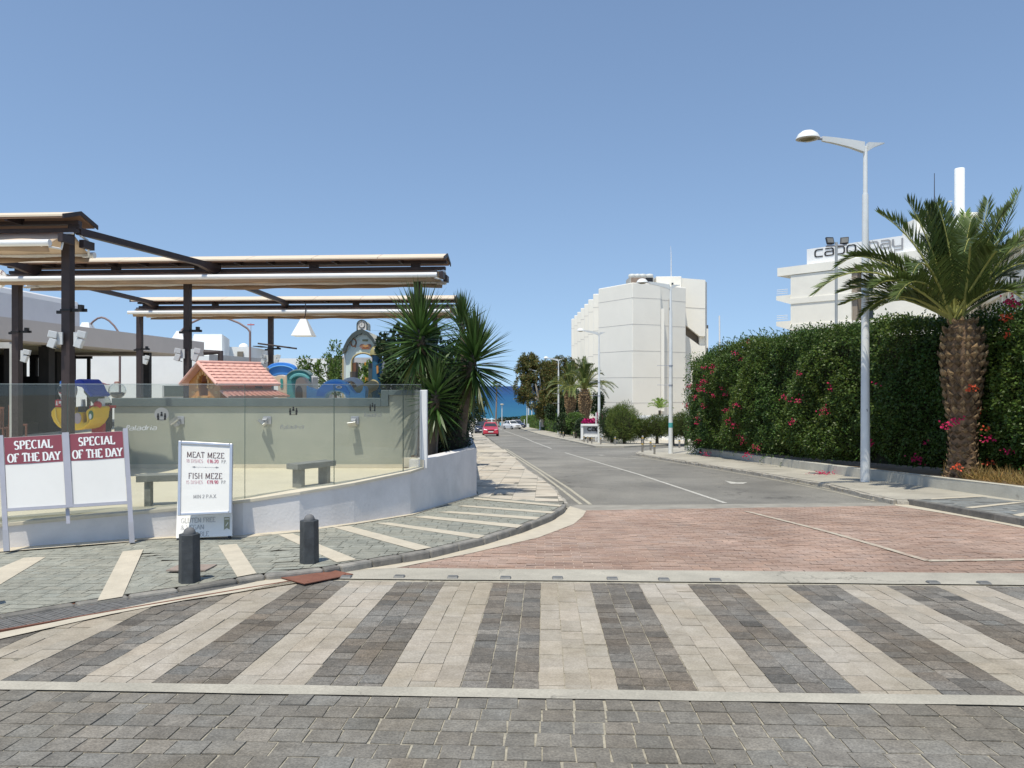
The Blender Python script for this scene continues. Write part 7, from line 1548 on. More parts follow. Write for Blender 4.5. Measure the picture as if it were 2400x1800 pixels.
for o_i, mt in ((0, l_flow), (1, l_flo2)):
    P_, A_l = [], []
    for h, k, o in FP:
        if o != o_i: continue
        sc = h.y/19
        for j in range(int(k*3.2)): P_.append(h+Vector((random.gauss(0, .06), random.gauss(0, .05), random.gauss(0, .04)))*(.6+k/12)*sc**.5)
    n = len(P_); leaves('blossom', np.array(P_), unit(n)+[[0, -.3, .2]], unit(n)*.5+[[-.5, -.8, .4]], .055*rng.uniform(.7, 1.3, n), .045, lf_tone(n, .75, 1.25, .03), mt, hroot)
P_ = []
h = gp(1929, 1112, .1)
for j in range(90): P_.append(Vector((h.x+random.gauss(0, .16), h.y+random.gauss(0, .16), G(h.y)+.115+abs(random.gauss(0, .04)))))
leaves('fallen_petals', np.array(P_), unit(90)*[[1, 1, .2]], unit(90)*.3+[[0, 0, 1]], .06, .05, lf_tone(90, .8, 1.2, .03), l_flow, label='heap of fallen red petals on the right sidewalk', cat='petals')
# bare stems at the right end
m_stem = M('grey_stem', (.24, .20, .15), .95, .3, 8); mb = MB()
for k in range(12):
    x = 10.15+random.uniform(0, .5); y = 13.6+random.uniform(0, 2.0); mb.tube([(x, y, G(y)+.25), (x+random.uniform(-.2, .2), y+random.uniform(-.2, .2), .6), (x+random.uniform(-.4, .4), y+random.uniform(-.3, .3), 1.6)], [.028, .02, .01], 6)
mb.build('stems', m_stem, hroot)
# ============================================================ PALMS
l_palm = leafmat('palm_leaflet', (.10, .15, .045), .42, .22, .35); m_rach = M('palm_rachis', (.30, .30, .08), .6, .2, 6); m_boot = M('palm_boot', (.10, .055, .028), .9, .3, 14, .008, 40, tone=True, col2=(.38, .26, .14)); m_ptr = M('palm_trunk', (.15, .09, .05), .95, .35, 8, .01, 30, col2=(.26, .17, .10))
def frond(VT, base, mid, tip, npair, ll, lw, tn, seed):
    """leaflets in a V along a quadratic curve"""
    rnd = random.Random(seed); base, mid, tip = Vector(base), Vector(mid), Vector(tip); pts = []
    def B(t): return base*(1-t)**2+mid*2*t*(1-t)+tip*t*t
    def D(t): return ((mid-base)*(1-t)+(tip-mid)*t).normalized()
    for i in range(npair):
        t = .13+.86*(i/(npair-1)); p = B(t); d = D(t); sdv = d.cross(Vector((0, 0, 1))); sdv = sdv.normalized() if sdv.length > .05 else Vector((1, 0, 0)); up_ = sdv.cross(d)
        L = ll*(.35+1.1*math.sin(math.pi*min(1, t*.80+.16)))*rnd.uniform(.8, 1.1)
        for sg in (-1, 1):
            a = d*(.55+.5*t)+sdv*sg*(.9-.4*t)+up_*(.38+rnd.uniform(-.2, .2)); a.normalize(); a += Vector((0, 0, -.12)); q = tn*rnd.uniform(.75, 1.25)
            VT.append((p, a, up_+sdv*(-sg*.5)+Vector((rnd.uniform(-.3, .3),)*3), L, lw*rnd.uniform(.8, 1.2), q))
    return [B(i/10) for i in range(11)]
def palm(name, base, topz, prof, fronds, label, npair=46, ll=.5, lw=.035, boots=True, group=None, rscale=1.0, cat='palm tree', boot_rows=16, bt=1.0):
    bx, by, bz = base; H = topz-bz; r = thing(name, base, label, cat, group)
    def RR(t):
        for (a, ra), (b, rb) in zip(prof, prof[1:]):
            if t <= b: return ra+(rb-ra)*(t-a)/(b-a)
        return prof[-1][1]
    lean = Vector((fronds[0][3] if len(fronds[0]) > 3 else 0, 0, 0))
    P = [Vector((bx, by, bz+H*i/14)) for i in range(15)]
    MB().tube(P, [RR(i/14)*.93 for i in range(15)], 16).build('trunk', m_ptr, r)
    if boots:
        mb = MB(); k = 0; z = 0.0
        while z < 1:
            rr = RR(z); nb = max(7, int(2*math.pi*rr/.16)); 
            for j in range(nb):
                a = 2*math.pi*(j+.5*(k % 2))/nb+random.uniform(-.06, .06); c = Vector((bx+math.cos(a)*rr, by+math.sin(a)*rr, bz+H*z)); o = Vector((math.cos(a), math.sin(a), 0)); s_ = Vector((-math.sin(a), math.cos(a), 0)); big = .35+.65*min(1, max(0, (z-.25)/.35)); h_ = H/boot_rows*(.95 if z > .4 else .6); w_ = math.pi*rr/nb*.95
                t = bt*random.uniform(.3, 1.5)*(.65+.45*z); c += Vector((0, 0, random.uniform(-.03, .03))); out_k = random.uniform(.55, 1.25); out = .075*big*rscale*out_k
                mb.add([c-s_*w_-o*.02, c+Vector((0,0,-h_*.55))+o*.0, c+s_*w_-o*.02, c+Vector((0,0,h_*.6))+o*out*1.0, c+o*out+Vector((0,0,h_*.12))-s_*w_*.45, c+o*out+Vector((0,0,h_*.12))+s_*w_*.45], [(0,1,4),(1,2,5),(1,5,4),(4,5,3),(0,4,3),(2,3,5)], tone=(t, t, t*.95))
            k += 1; z += 1/boot_rows*(.5+.5*min(1, (z+.3)))
        mb.build('leaf_bases', m_boot, r, fix=False)
    VT = []; mb = MB()
    for i, f_ in enumerate(fronds):
        tn = f_[3] if len(f_) > 3 else random.uniform(.6, 1.25)
        pl_ = frond(VT, f_[0], f_[1], f_[2], npair, ll, lw, tn, i); mb.tube(pl_, [.035*rscale*(1-.085*j) for j in range(11)], 5)
    mb.build('frond_ribs', m_rach, r)
    n = len(VT); P_ = np.array([v[0] for v in VT]); A_ = np.array([v[1] for v in VT]); N_2 = np.array([v[2] for v in VT]); L_ = np.array([v[3] for v in VT]); W_ = np.array([v[4] for v in VT]); T_ = np.array([v[5] for v in VT])
    leaves('fronds', P_, A_, N_2, L_, W_, np.stack([T_*1.05, T_, T_*.85], 1), l_palm, r)
    return r
PY = 16.35; CB = at(2243, 752, PY)
tips = [((1911,688),(2030,560),-.2,1.0),((1965,622),(2060,540),.5,1.0),((2060,500),(2170,560),.3,.9),((2137,508),(2215,560),.8,1.7),((2196,474),(2240,600),-.2,1.0),((2262,500),(2262,600),1.0,1.7),((2316,470),(2300,600),.6,.8),((2388,450),(2330,620),.2,1.25),((2440,520),(2350,590),-.3,.9),((2450,560),(2360,560),.9,.9),((2470,640),(2380,560),-.5,.9),((2050,672),(2110,620),-.9,.8),((2260,590),(2290,480),-2.0,.6),((2345,590),(2340,560),-1.6,.8),((2140,640),(2170,560),-2.0,.7),((2420,730),(2350,620),-1.4,.75),((2480,700),(2370,640),.8,.85),((2020,740),(2100,640),.6,.7),((2100,700),(2150,600),-1.3,.7)]
fr_l = []
for (tx, ty), (mx2, my2), dy, tn in tips: fr_l.append((CB+Vector((random.uniform(-.12, .12), 0, random.uniform(-.1, .1))), at(mx2, my2, PY+dy*.5), at(tx, ty, PY+dy), tn))
for k in range(30):
    a = k*2.4; el = R(random.uniform(22, 80)); L = random.uniform(2.3, 3.0); d = Vector((math.cos(a)*math.cos(el), abs(math.sin(a))*math.cos(el)*1.0, math.sin(el))); fr_l.append((CB+Vector((0, .1, 0)), CB+d*L*.6+Vector((0, 0, .35)), CB+d*L+Vector((0, 0, -.55*math.cos(el))), random.uniform(.5, 1.1)))
gb_ = gp(2258, 1112, .3)
palm('palm_tree', (at(2256, 1100, PY).x, PY, G(PY)+.28), CB.z+.02, [(0, .37), (.12, .27), (.3, .27), (.55, .33), (.78, .415), (.92, .36), (1, .20)], fr_l, 'big date palm with a thick scaly trunk in front of the hedge', npair=66, ll=.41, lw=.038, boot_rows=19)
# dry grass under the palm
P_, A_l = [], []
for k in range(900):
    t = random.random(); x = 9.35+random.random()*.7-.1*t; y = 16.4-2.9*t+random.uniform(-.1, .5); P_.append((x, y, G(y)+.3)); A_l.append((random.gauss(-.1, .5), random.gauss(-.1, .5), random.uniform(.5, 1.2)))
l_dry = leafmat('dry_grass', (.36, .25, .09), .7, .3); n = len(P_)
leaves('dry_grass', np.array(P_), np.array(A_l), unit(n), rng.uniform(.15, .42, n), .014, lf_tone(n, .5, 1.4, .08), l_dry, label='tuft of dry yellow grass at the foot of the big palm', kind='stuff')
# two palms further down the road
def farpalm(px, pybase, pytop, Y, dxy, label, k):
    CBx = at(px, pytop, Y); fr2 = []; rd = random.Random(k)
    for j in range(34):
        a = j*2.4; el = R(rd.uniform(4, 84)); L = rd.uniform(2.4, 3.2)*1.0; d = Vector((math.cos(a)*math.cos(el), math.sin(a)*math.cos(el), math.sin(el))); fr2.append((CBx, CBx+d*L*.6+Vector((0, 0, .6)), CBx+d*L*1.0+Vector((0, 0, -1.1*math.cos(el))), rd.uniform(.5, 1.15)))
    return palm('palm_tree', (CBx.x, Y, za(pybase, Y)), CBx.z, [(0, .32), (.15, .42), (.4, .55), (.8, .55), (1, .25)], fr2, label, npair=34, ll=.40, lw=.045, boot_rows=14, rscale=1.6, bt=2.1, group='two date palms in front of the hotel block')
farpalm(1371, 985, 912, 70.0, 0, 'right one of the two mid distance date palms, before the hotel block', 3)
farpalm(1337, 975, 914, 80.0, 0, 'left one of the two mid distance date palms, partly behind a lamp post', 5)
# small fan plant and far washingtonia
def fanpalm(name, c, r_, n, base, trr, label, tn=1.0):
    r = thing(name, base, label, 'palm tree'); P_, A_l, N_l = [], [], []
    for k in range(n):
        d = Vector(unit(1)[0]); d.z = abs(d.z)*1.1-.45; d.normalize(); b = Vector(c)+d*r_*.45
        for j in range(9):
            a = (j-4)*.22; s = d.cross(Vector((0, 0, 1))).normalized(); P_.append(b); A_l.append(d*math.cos(a)+s*math.sin(a)+Vector((0, 0, -.15))); N_l.append(s.cross(d))
    m = len(P_); leaves('crown', np.array(P_), np.array(A_l), np.array(N_l), r_*.75*rng.uniform(.8, 1.1, m), r_*.14, lf_tone(m, .6*tn, 1.3*tn, .1), l_palm, r); MB().tube([base, (base[0]+.15, base[1], (base[2]+c[2])/2), c], [trr*1.3, trr, trr], 8).build('trunk', M('far_palm_trunk', (.26, .19, .15), .9, .2, 2), r); return r
c = at(1164, 902, 180); fanpalm('fan_palm', tuple(c), 1.25, 42, (at(1162, 985, 180).x, 180, G(180)), .17, 'tall slim fan palm against the sea at the end of the road'); c2 = at(1173, 908, 180)
# ---- eucalyptus group, bushes, clipped hedge on the right
r = thing('eucalyptus_tree', (xa(1262, 112), 112, G(112)), 'large grey green eucalyptus with brownish leaves left of the hotel block', 'tree')
def bl(px, py, Y, rp, rz=None, ry=None): c = at(px, py, Y); k = rp/F*Y; return (c.x, c.y, c.z, k, ry or k*.8, (rz or rp)/F*Y)
crown('foliage', [bl(1243,848,112,30,22), bl(1228,870,112,24,22), bl(1265,872,111,38,30), bl(1232,905,111,28,26), bl(1290,880,110,34,34), bl(1260,915,110,36,30), bl(1225,930,111,18,14), bl(1320,905,112,26,30), bl(1335,865,114,18,26), bl(1310,860,113,24,24), bl(1320,935,112,28,26), bl(1290,930,110,40,24), bl(1285,952,108.5,30,24), bl(1258,945,108.5,22,22), bl(1310,965,108.5,24,24), bl(1270,970,108.5,16,14)], 42000, .34, .12, l_olv, r, lo=.35, hi=1.5, shell=.3, clump=.22, yel=.25)
mb = MB(); 
for pts in ([(1274,1000),(1272,960),(1262,930),(1255,900)], [(1274,985),(1285,950),(1295,915)], [(1272,960),(1266,940),(1240,925)], [(1268,940),(1278,905),(1272,870)]): mb.tube([at(x, y, 109.5) for x, y in pts], [.35, .26, .2, .1][:len(pts)] if len(pts) == 4 else [.28, .2, .1], 7)
mb.build('trunk', M('pale_eucalyptus_bark', (.40, .36, .30), .9, .2, 2), r)
r = thing('tree', (xa(1300, 92), 92, G(92)), 'dark shrubby tree behind the two mid distance palms', 'tree')
crown('foliage', [bl(1330,950,92,26,26), bl(1360,940,90,20,26), bl(1395,950,86,18,28), bl(1300,965,94,22,20), bl(1345,925,93,16,16), bl(1407,940,86,9,20)], 12000, .22, .12, l_dark, r, lo=.5, hi=1.6, shell=.45, clump=.4)
MB().tube([(xa(1330, 92), 92, G(92)), (xa(1332, 92), 92, .2)], [.2, .1], 6).build('trunk', m_trunk, r)
def clipped(name, path, h, wd, n, label, mat, size, tonelo=.6, tonehi=1.4):
    r = thing(name, (path[0][0], path[0][1], G(path[0][1])), label, 'hedge'); P = [Vector(p) for p in path]; Lc = sum((b-a).length for a, b in zip(P, P[1:])); pts, nr = [], []
    mb = MB()
    for a, b in zip(P, P[1:]):
        d = (b-a).normalized(); nn = Vector((-d.y, d.x)); k = int(n*(b-a).length/Lc)
        for j in range(k):
            t = random.random(); p = a.lerp(b, t); z = random.random()
            if random.random() < .3: pts.append((p.x+nn.x*random.uniform(-.1, wd)*-1, p.y+nn.y*random.uniform(-.1, wd)*-1, G(p.y)+h+random.gauss(0, .05))); nr.append((0, 0, 1))
            else: q = random.gauss(0, .07)+.1*noise.noise((p.x*.7, p.y*.7, z*2)); pts.append((p.x+nn.x*q, p.y+nn.y*q, G(p.y)+z*h)); nr.append((nn.x, nn.y, .3))
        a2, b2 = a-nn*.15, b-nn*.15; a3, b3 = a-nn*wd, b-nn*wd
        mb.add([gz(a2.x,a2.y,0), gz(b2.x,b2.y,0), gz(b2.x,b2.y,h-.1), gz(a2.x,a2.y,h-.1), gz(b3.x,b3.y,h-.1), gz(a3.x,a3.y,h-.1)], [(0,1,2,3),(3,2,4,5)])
    m = len(pts); nr = np.array(nr, float); leaves('foliage', np.array(pts), nr*.6+unit(m), nr+unit(m)*.6, size*rng.uniform(.6, 1.3, m), size*.6, lf_tone(m, tonelo, tonehi, .2), mat, r); mb.build('twigs', m_core, r, fix=False); return r  # dark sheets behind the leaves act as shaded gaps
hp_ = [gp(1354, 1024, .1), gp(1310, 1016, .1), gp(1268, 1008, .1), gp(1241, 1002, .1), gp(1219, 996, .1)]
clipped('hedge', [(p.x+.3, p.y+.2) for p in hp_], 2.3, 2.0, 15000, 'long clipped hedge with orange patches along the far right sidewalk', l_light, .19, .35, 1.3)
def bush(px, py, Y, rp, rz, n, label, mat, size, wd, **kw):
    c = at(px, py+4, Y); r = thing('bush', (c.x, c.y, G(Y)), label, 'bush'); k = rp/F*Y; kz = rz/F*Y
    crown('foliage', [(c.x, c.y, c.z, k, k*.9, kz), (c.x-.3*k, c.y, c.z+.15*kz, k*.7, k*.7, kz*.8), (c.x+.3*k, c.y, c.z-.2*kz, k*.7, k*.7, kz*.7)], n, size, wd, mat, r, shell=.5, **kw)
    MB().tube([(c.x, c.y, G(Y)), (c.x, c.y, c.z)], [.12, .05], 6).build('trunk', m_trunk, r)
    MB().lathe((c.x, c.y, c.z-.1), [(max(1e-4, math.sin(math.pi*i/6))*k*.72, -kz*.72*math.cos(math.pi*i/6)) for i in range(7)], 10).build('twigs', m_core, r)  # dark ball added inside the bush for the shade between leaves
    return r
l_cas = leafmat('feathery_leaf', (.14, .19, .045), .5, .3)
bush(1463, 990, 50, 40, 46, 13000, 'large round feathery bush in the middle of the planter beside the side street', l_cas, .22, .022, up=.7, lo=.45, hi=1.4, clump=.8)
bush(1434, 992, 52.5, 30, 38, 7000, 'darker feathery bush left of the large round one', l_dark, .2, .03, up=.5, lo=.8, hi=2.2, clump=.8)
bush(1506, 1002, 50, 22, 26, 4000, 'narrow feathery bush against the right side of the large round one', l_cas, .2, .02, up=.6, lo=.3, hi=1.0, clump=.8)
bush(1540, 996, 50, 28, 27, 5500, 'low feathery bush in front of the low white wall', l_cas, .2, .022, up=.6, lo=.35, hi=1.1, clump=.7)
bush(1577, 997, 49, 26, 28, 5000, 'low feathery bush partly behind the second street lamp', l_cas, .2, .022, up=.6, lo=.35, hi=1.1, clump=.7)
bush(1608, 994, 48, 28, 33, 5000, 'low feathery bush half hidden by the end of the big hedge', l_cas, .2, .022, up=.6, lo=.35, hi=1.0, clump=.7)
bush(1350, 985, 66, 22, 22, 3500, 'bright green bush below the two mid distance palms', l_light, .16, .07, lo=.5, hi=1.3, clump=.6)
bush(1322, 990, 74, 20, 26, 3000, 'dark green bush left of the bright bush below the palms', l_dark, .2, .08, lo=.6, hi=2.0, clump=.6)
bush(1366, 1000, 60, 18, 26, 3000, 'greyish green bush behind the hotel name board', l_fig, .14, .08, lo=.4, hi=1.2, clump=.6)
r = bush(1384, 988, 57.5, 18, 10, 700, 'magenta bougainvillea spilling over the hotel name board', leafmat('magenta_bract', (.50, .02, .16), .5, .35), .16, .12, lo=.6, hi=1.3, clump=.6)
r = bush(1406, 978, 58, 10, 14, 300, 'small pink bougainvillea by the thin post right of the name board', MATS['magenta_bract'], .15, .1, lo=.6, hi=1.3, clump=.3)
c = at(1546, 962, 63); r = thing('palm_plant', (c.x, c.y, za(975, 63)), 'small yellowish palm showing over the low white wall', 'plant'); VT = []
for j in range(13): a = j*2.4; el = R(20+j*4.5); d = Vector((math.cos(a)*math.cos(el), math.sin(a)*math.cos(el), math.sin(el))); frond(VT, c, c+d*.7+Vector((0, 0, .25)), c+d*1.15+Vector((0, 0, -.2)), 16, .3, .05, 1.5, j)
n = len(VT); leaves('fronds', np.array([v[0] for v in VT]), np.array([v[1] for v in VT]), np.array([v[2] for v in VT]), np.array([v[3] for v in VT]), np.array([v[4] for v in VT]), np.stack([np.array([v[5] for v in VT])*1.5]*2+[np.array([v[5] for v in VT])*.7], 1), l_palm, r)
MB().tube([(c.x, c.y, G(63)), c], .1, 6).build('trunk', m_trunk, r)
# ============================================================ STREET LAMPS
m_lw = M('white_lamp_paint', (.76, .77, .75), .4, .05, 3, spots=((.6, .6, .57), 5, .70)); m_und = M('lamp_underside', (.55, .52, .47), .5); m_lens = M('brown_lamp_lens', (.20, .17, .10), .2)
HL = 7.72
def lamp():
    r = thing('street_lamp', (0, 0, 0), 'x', 'street lamp', 'white street lamps down the right side of the road')
    MB().tube([(0, 0, -.1), (0, 0, HL*.85)], [.105, .068], 16).build('pole', m_lw, r, local=True)
    MB().tube([(0, 0, HL*.85+.001), (0, 0, HL-.08)], [.052, .048], 14).build('upper_pole', m_lw, r, local=True); MB().cyl((0, 0, HL*.85-.02), (0, 0, HL*.85+.03), .066, n=14).build('collar', m_lw, r, local=True)
    MB().cyl((0, 0, HL-.079), (0, 0, HL-.03), .05, .05, 12).build('cap', m_lw, r, local=True)
    def wing(pts_t, pts_b, th0, th1):
        mb = MB(); n = len(pts_t); V = []
        for i in range(n):
            w_ = th0+(th1-th0)*i/(n-1)
            V += [(pts_t[i][0], -w_, pts_t[i][1]), (pts_t[i][0], w_, pts_t[i][1]), (pts_b[i][0], w_*.7, pts_b[i][1]), (pts_b[i][0], -w_*.7, pts_b[i][1])]
        fs = [(i*4+k, i*4+(k+1) % 4, (i+1)*4+(k+1) % 4, (i+1)*4+k) for i in range(n-1) for k in range(4)]+[(0, 1, 2, 3), tuple(4*n-4+k for k in (3, 2, 1, 0))]
        return mb.add(V, fs)
    s = 1/96.0   # one photo pixel at the first lamp, in metres
    T_ = [(-.045, .05), (-.35, .11), (-.7, .165), (-.98, .20)]; B_ = [(-.04, -.17), (-.35, -.055), (-.7, .04), (-.98, .10)]
    wing([(x, HL+z) for x, z in T_], [(x, HL+z) for x, z in B_], .09, .055).build('arm', m_lw, r, local=True)
    wing([(.045, HL+.045), (.2, HL+.045), (.43, HL+.045)], [(.04, HL-.15), (.2, HL-.05), (.43, HL+.03)], .08, .02).build('tail_fin', m_lw, r, local=True)
    o = MB().lathe((-1.30, 0, HL+.165), [(.27, -.01), (.265, .015), (.215, .10), (.13, .165), (.05, .185), (1e-4, .19)], 24, 1, .9).build('lamp_head', m_lw, r, local=True)
    MB().lathe((-1.30, 0, HL+.14), [(.20, 0), (.268, .0149)], 24, 1, .9).build('rim', m_und, o, local=True); MB().lathe((-1.30, 0, HL+.10), [(1e-4, 0), (.12, .008), (.20, .042)], 24, 1, .9).build('lens', m_lens, o, local=True)
    MB().tube([(-.97, 0, HL+.165), (-1.06, 0, HL+.16)], .035, 10).build('joint', m_gmet, r, local=True)
    return r
L0 = lamp(); Lb_ = [(2028, 1129, 'nearest and tallest white street lamp, in front of the hedge', 1.0, True), (1572, 1063, 'second white street lamp with a teal sticker, beside the hedge end', 1.0, True), (1404, 1037, 'third white street lamp in front of the hotel name board', 1.0, True), (1309, 1017.5, 'fourth white street lamp, before the two date palms', 1.0, True), (1266, 1008.5, 'fifth white street lamp with its head against the brown tree', 1.0, False), (1235, 1001, 'sixth white street lamp, seen low before the sea', 1.0, False)]
for i, (px, py, lb, sc, bn) in enumerate(Lb_):
    g = gp(px, py, .1); o = L0 if i == 0 else clone(L0, (0, 0, 0)); o.location = gz(g.x, g.y, .1); o['label'] = lb
    th_ = (py and (g.y/F*(py-(340 if i == 0 else (670, 780.5, 843, 870.5, 928)[i-1]))))/HL
    o.scale = (th_, th_, th_); o.rotation_euler = (0, 0, R(-2 if i == 0 else -4))
# sticker, label and banner brackets are parts of their own lamps
def lampobj(i): return bpy.data.objects[['street_lamp', 'street_lamp.001', 'street_lamp.002', 'street_lamp.003', 'street_lamp.004', 'street_lamp.005'][i]]
m_teal = M('teal_sticker', (.08, .38, .36), .6)
MB().cyl((0, 0, 1.2), (0, 0, 1.42), .1035, .102, 16).build('sticker', m_teal, lampobj(1), local=True)
MB().cyl((0, 0, 1.6), (0, 0, 1.72), .1025, .1015, 16).build('sticker', M('blue_sticker', (.1, .3, .5), .6), lampobj(3), local=True)
for i, hs_ in ((1, (3.15, 4.05)), (2, (3.3, 4.25)), (3, (3.2, 4.2)), (4, (3.6,))):
    for h in hs_:
        MB().cyl((0, 0, h-.03), (0, 0, h+.03), .1, n=12).build('bracket_clamp', m_gmet, lampobj(i), local=True); MB().tube([(-.08, 0, h), (-.62, 0, h+.01)], .012, 5).build('banner_arm', m_gmet, lampobj(i), local=True)
mb = MB(); text_mesh(mb, 'S', lambda u, v, nn: Vector((u, -.105-nn, 1.62+v)), .05, .16, .12); mb.build('scribble', m_black, lampobj(0), local=True)
c = at(1273, 936, 150); r = thing('street_lamp', gz(xa(1272, 165), 165), 'distant white lamp seen through the tree branches', 'street lamp', 'white street lamps down the right side of the road')
Yq = 165; MB().tube([gz(xa(1246.5, Yq), Yq), (xa(1246.5, Yq), Yq, za(936.5, Yq))], [.14, .1], 8).build('pole', m_lw, r); MB().tube([at(1236, 931, Yq), at(1246.5, 936.5, Yq), at(1251, 934.5, Yq)], [.1, .14, .03], 6).build('arm', m_lw, r)
# disc lamp at the end of the road, white column
Yq = 185; r = thing('disc_lamp', gz(xa(1176.5, Yq), Yq), 'promenade lamp with a flat round disc head against the sea', 'street lamp')
MB().tube([gz(xa(1176.5, Yq), Yq), (xa(1176.5, Yq), Yq, za(952, Yq))], .1, 8).build('pole', m_lw, r); MB().lathe((xa(1176.5, Yq), Yq, za(953, Yq)), [(.06, 0), (.1, .3), (.45, .45), (.48, .55), (.3, .68), (1e-4, .72)], 18).build('disc', M('beige_disc', (.5, .47, .38), .6), r)
Yq = 168; MB().cyl(gz(xa(1239, Yq), Yq), (xa(1239, Yq), Yq, za(955, Yq)), .13, n=8).build('white_column', m_lw, label='short white column behind the clipped hedge', cat='column')
MB().b2((xa(1234.5, 150), 149.4, G(150)), (xa(1240.2, 150), 149.9, za(993, 150))).build('cabinet', m_lw, label='small white cabinet at the foot of the sixth lamp', cat='cabinet')
MB().tube([gz(xa(1229, 140), 140), (xa(1229, 140), 140, za(983, 140))], .08, 8).build('marker_post', m_lw, label='short white post standing in front of the far clipped hedge', cat='post')
MB().tube([gz(xa(1397, 57), 57), (xa(1397, 57), 57, za(967, 57))], .05, 8).build('thin_post', m_lw, label='thin white post beside the hotel name board', cat='post')
# ============================================================ STEEL BOLLARDS
m_ss = M('brushed_bollard_steel', (.34, .32, .29), .4, .15, 12, metal=.6); m_yb = M('yellow_reflective_band', (.70, .45, .03), .5)
def sbol():
    r = thing('steel_bollard', (0, 0, 0), 'x', 'bollard', 'steel bollards with a yellow band round the side street')
    MB().cyl((0, 0, -.1), (0, 0, .36), .048, n=12).build('post', m_ss, r, local=True); MB().cyl((0, 0, .3601), (0, 0, .40), .050, n=12).build('band', m_yb, r, local=True)
    MB().lathe((0, 0, .4001), [(.048, 0), (.048, .06), (.03, .08), (1e-4, .085)], 12).build('cap', m_ss, r, local=True); return r
sb = None
def c3(x, y): return (1300+x/5.53, 800+y/5.53)
for x, y, t_, lb in [(1137,1437,1300,'front left steel bollard on the near corner of the side street'),(1293,1463,1328,'steel bollard nearest the camera on the near corner'),(1243,1413,1285,'steel bollard between the two front ones on the near corner'),(1141,1360,1222,'steel bollard just behind the front left one, across the side street'),(1617,1383,1262,'steel bollard beside the end of the big hedge'),(784,1340,1235,'lone steel bollard in front of the round feathery bush'),(597,1333,1235,'steel bollard hugging the third lamp post'),(480,1325,1235,'steel bollard third from the left before the name board, in the front row'),(428,1318,1232,'steel bollard second from the left before the name board, in the front row'),(381,1308,1222,'steel bollard first in the front row before the name board'),(358,1290,1205,'leftmost steel bollard before the name board'),(468,1282,1200,'steel bollard close under the name board'),(247,1248,1172,'steel bollard at the left foot of the name board hedge'),(112,1247,1170,'steel bollard left of the far driveway, nearest the kerb'),(71,1238,1165,'steel bollard furthest left of the far group beside the fourth lamp'),(146,1218,1155,'steel bollard at the back of the far group beside the fourth lamp')]:
    px, py = c3(x, y); g = gp(px, py, .1); o = sbol() if sb is None else clone(sb, (0, 0, 0)); sb = sb or o
    o.location = gz(g.x, g.y, .10); k = (py-(800+t_/5.53))/F*g.y/.485; o.scale = (k, k, k); o['label'] = lb
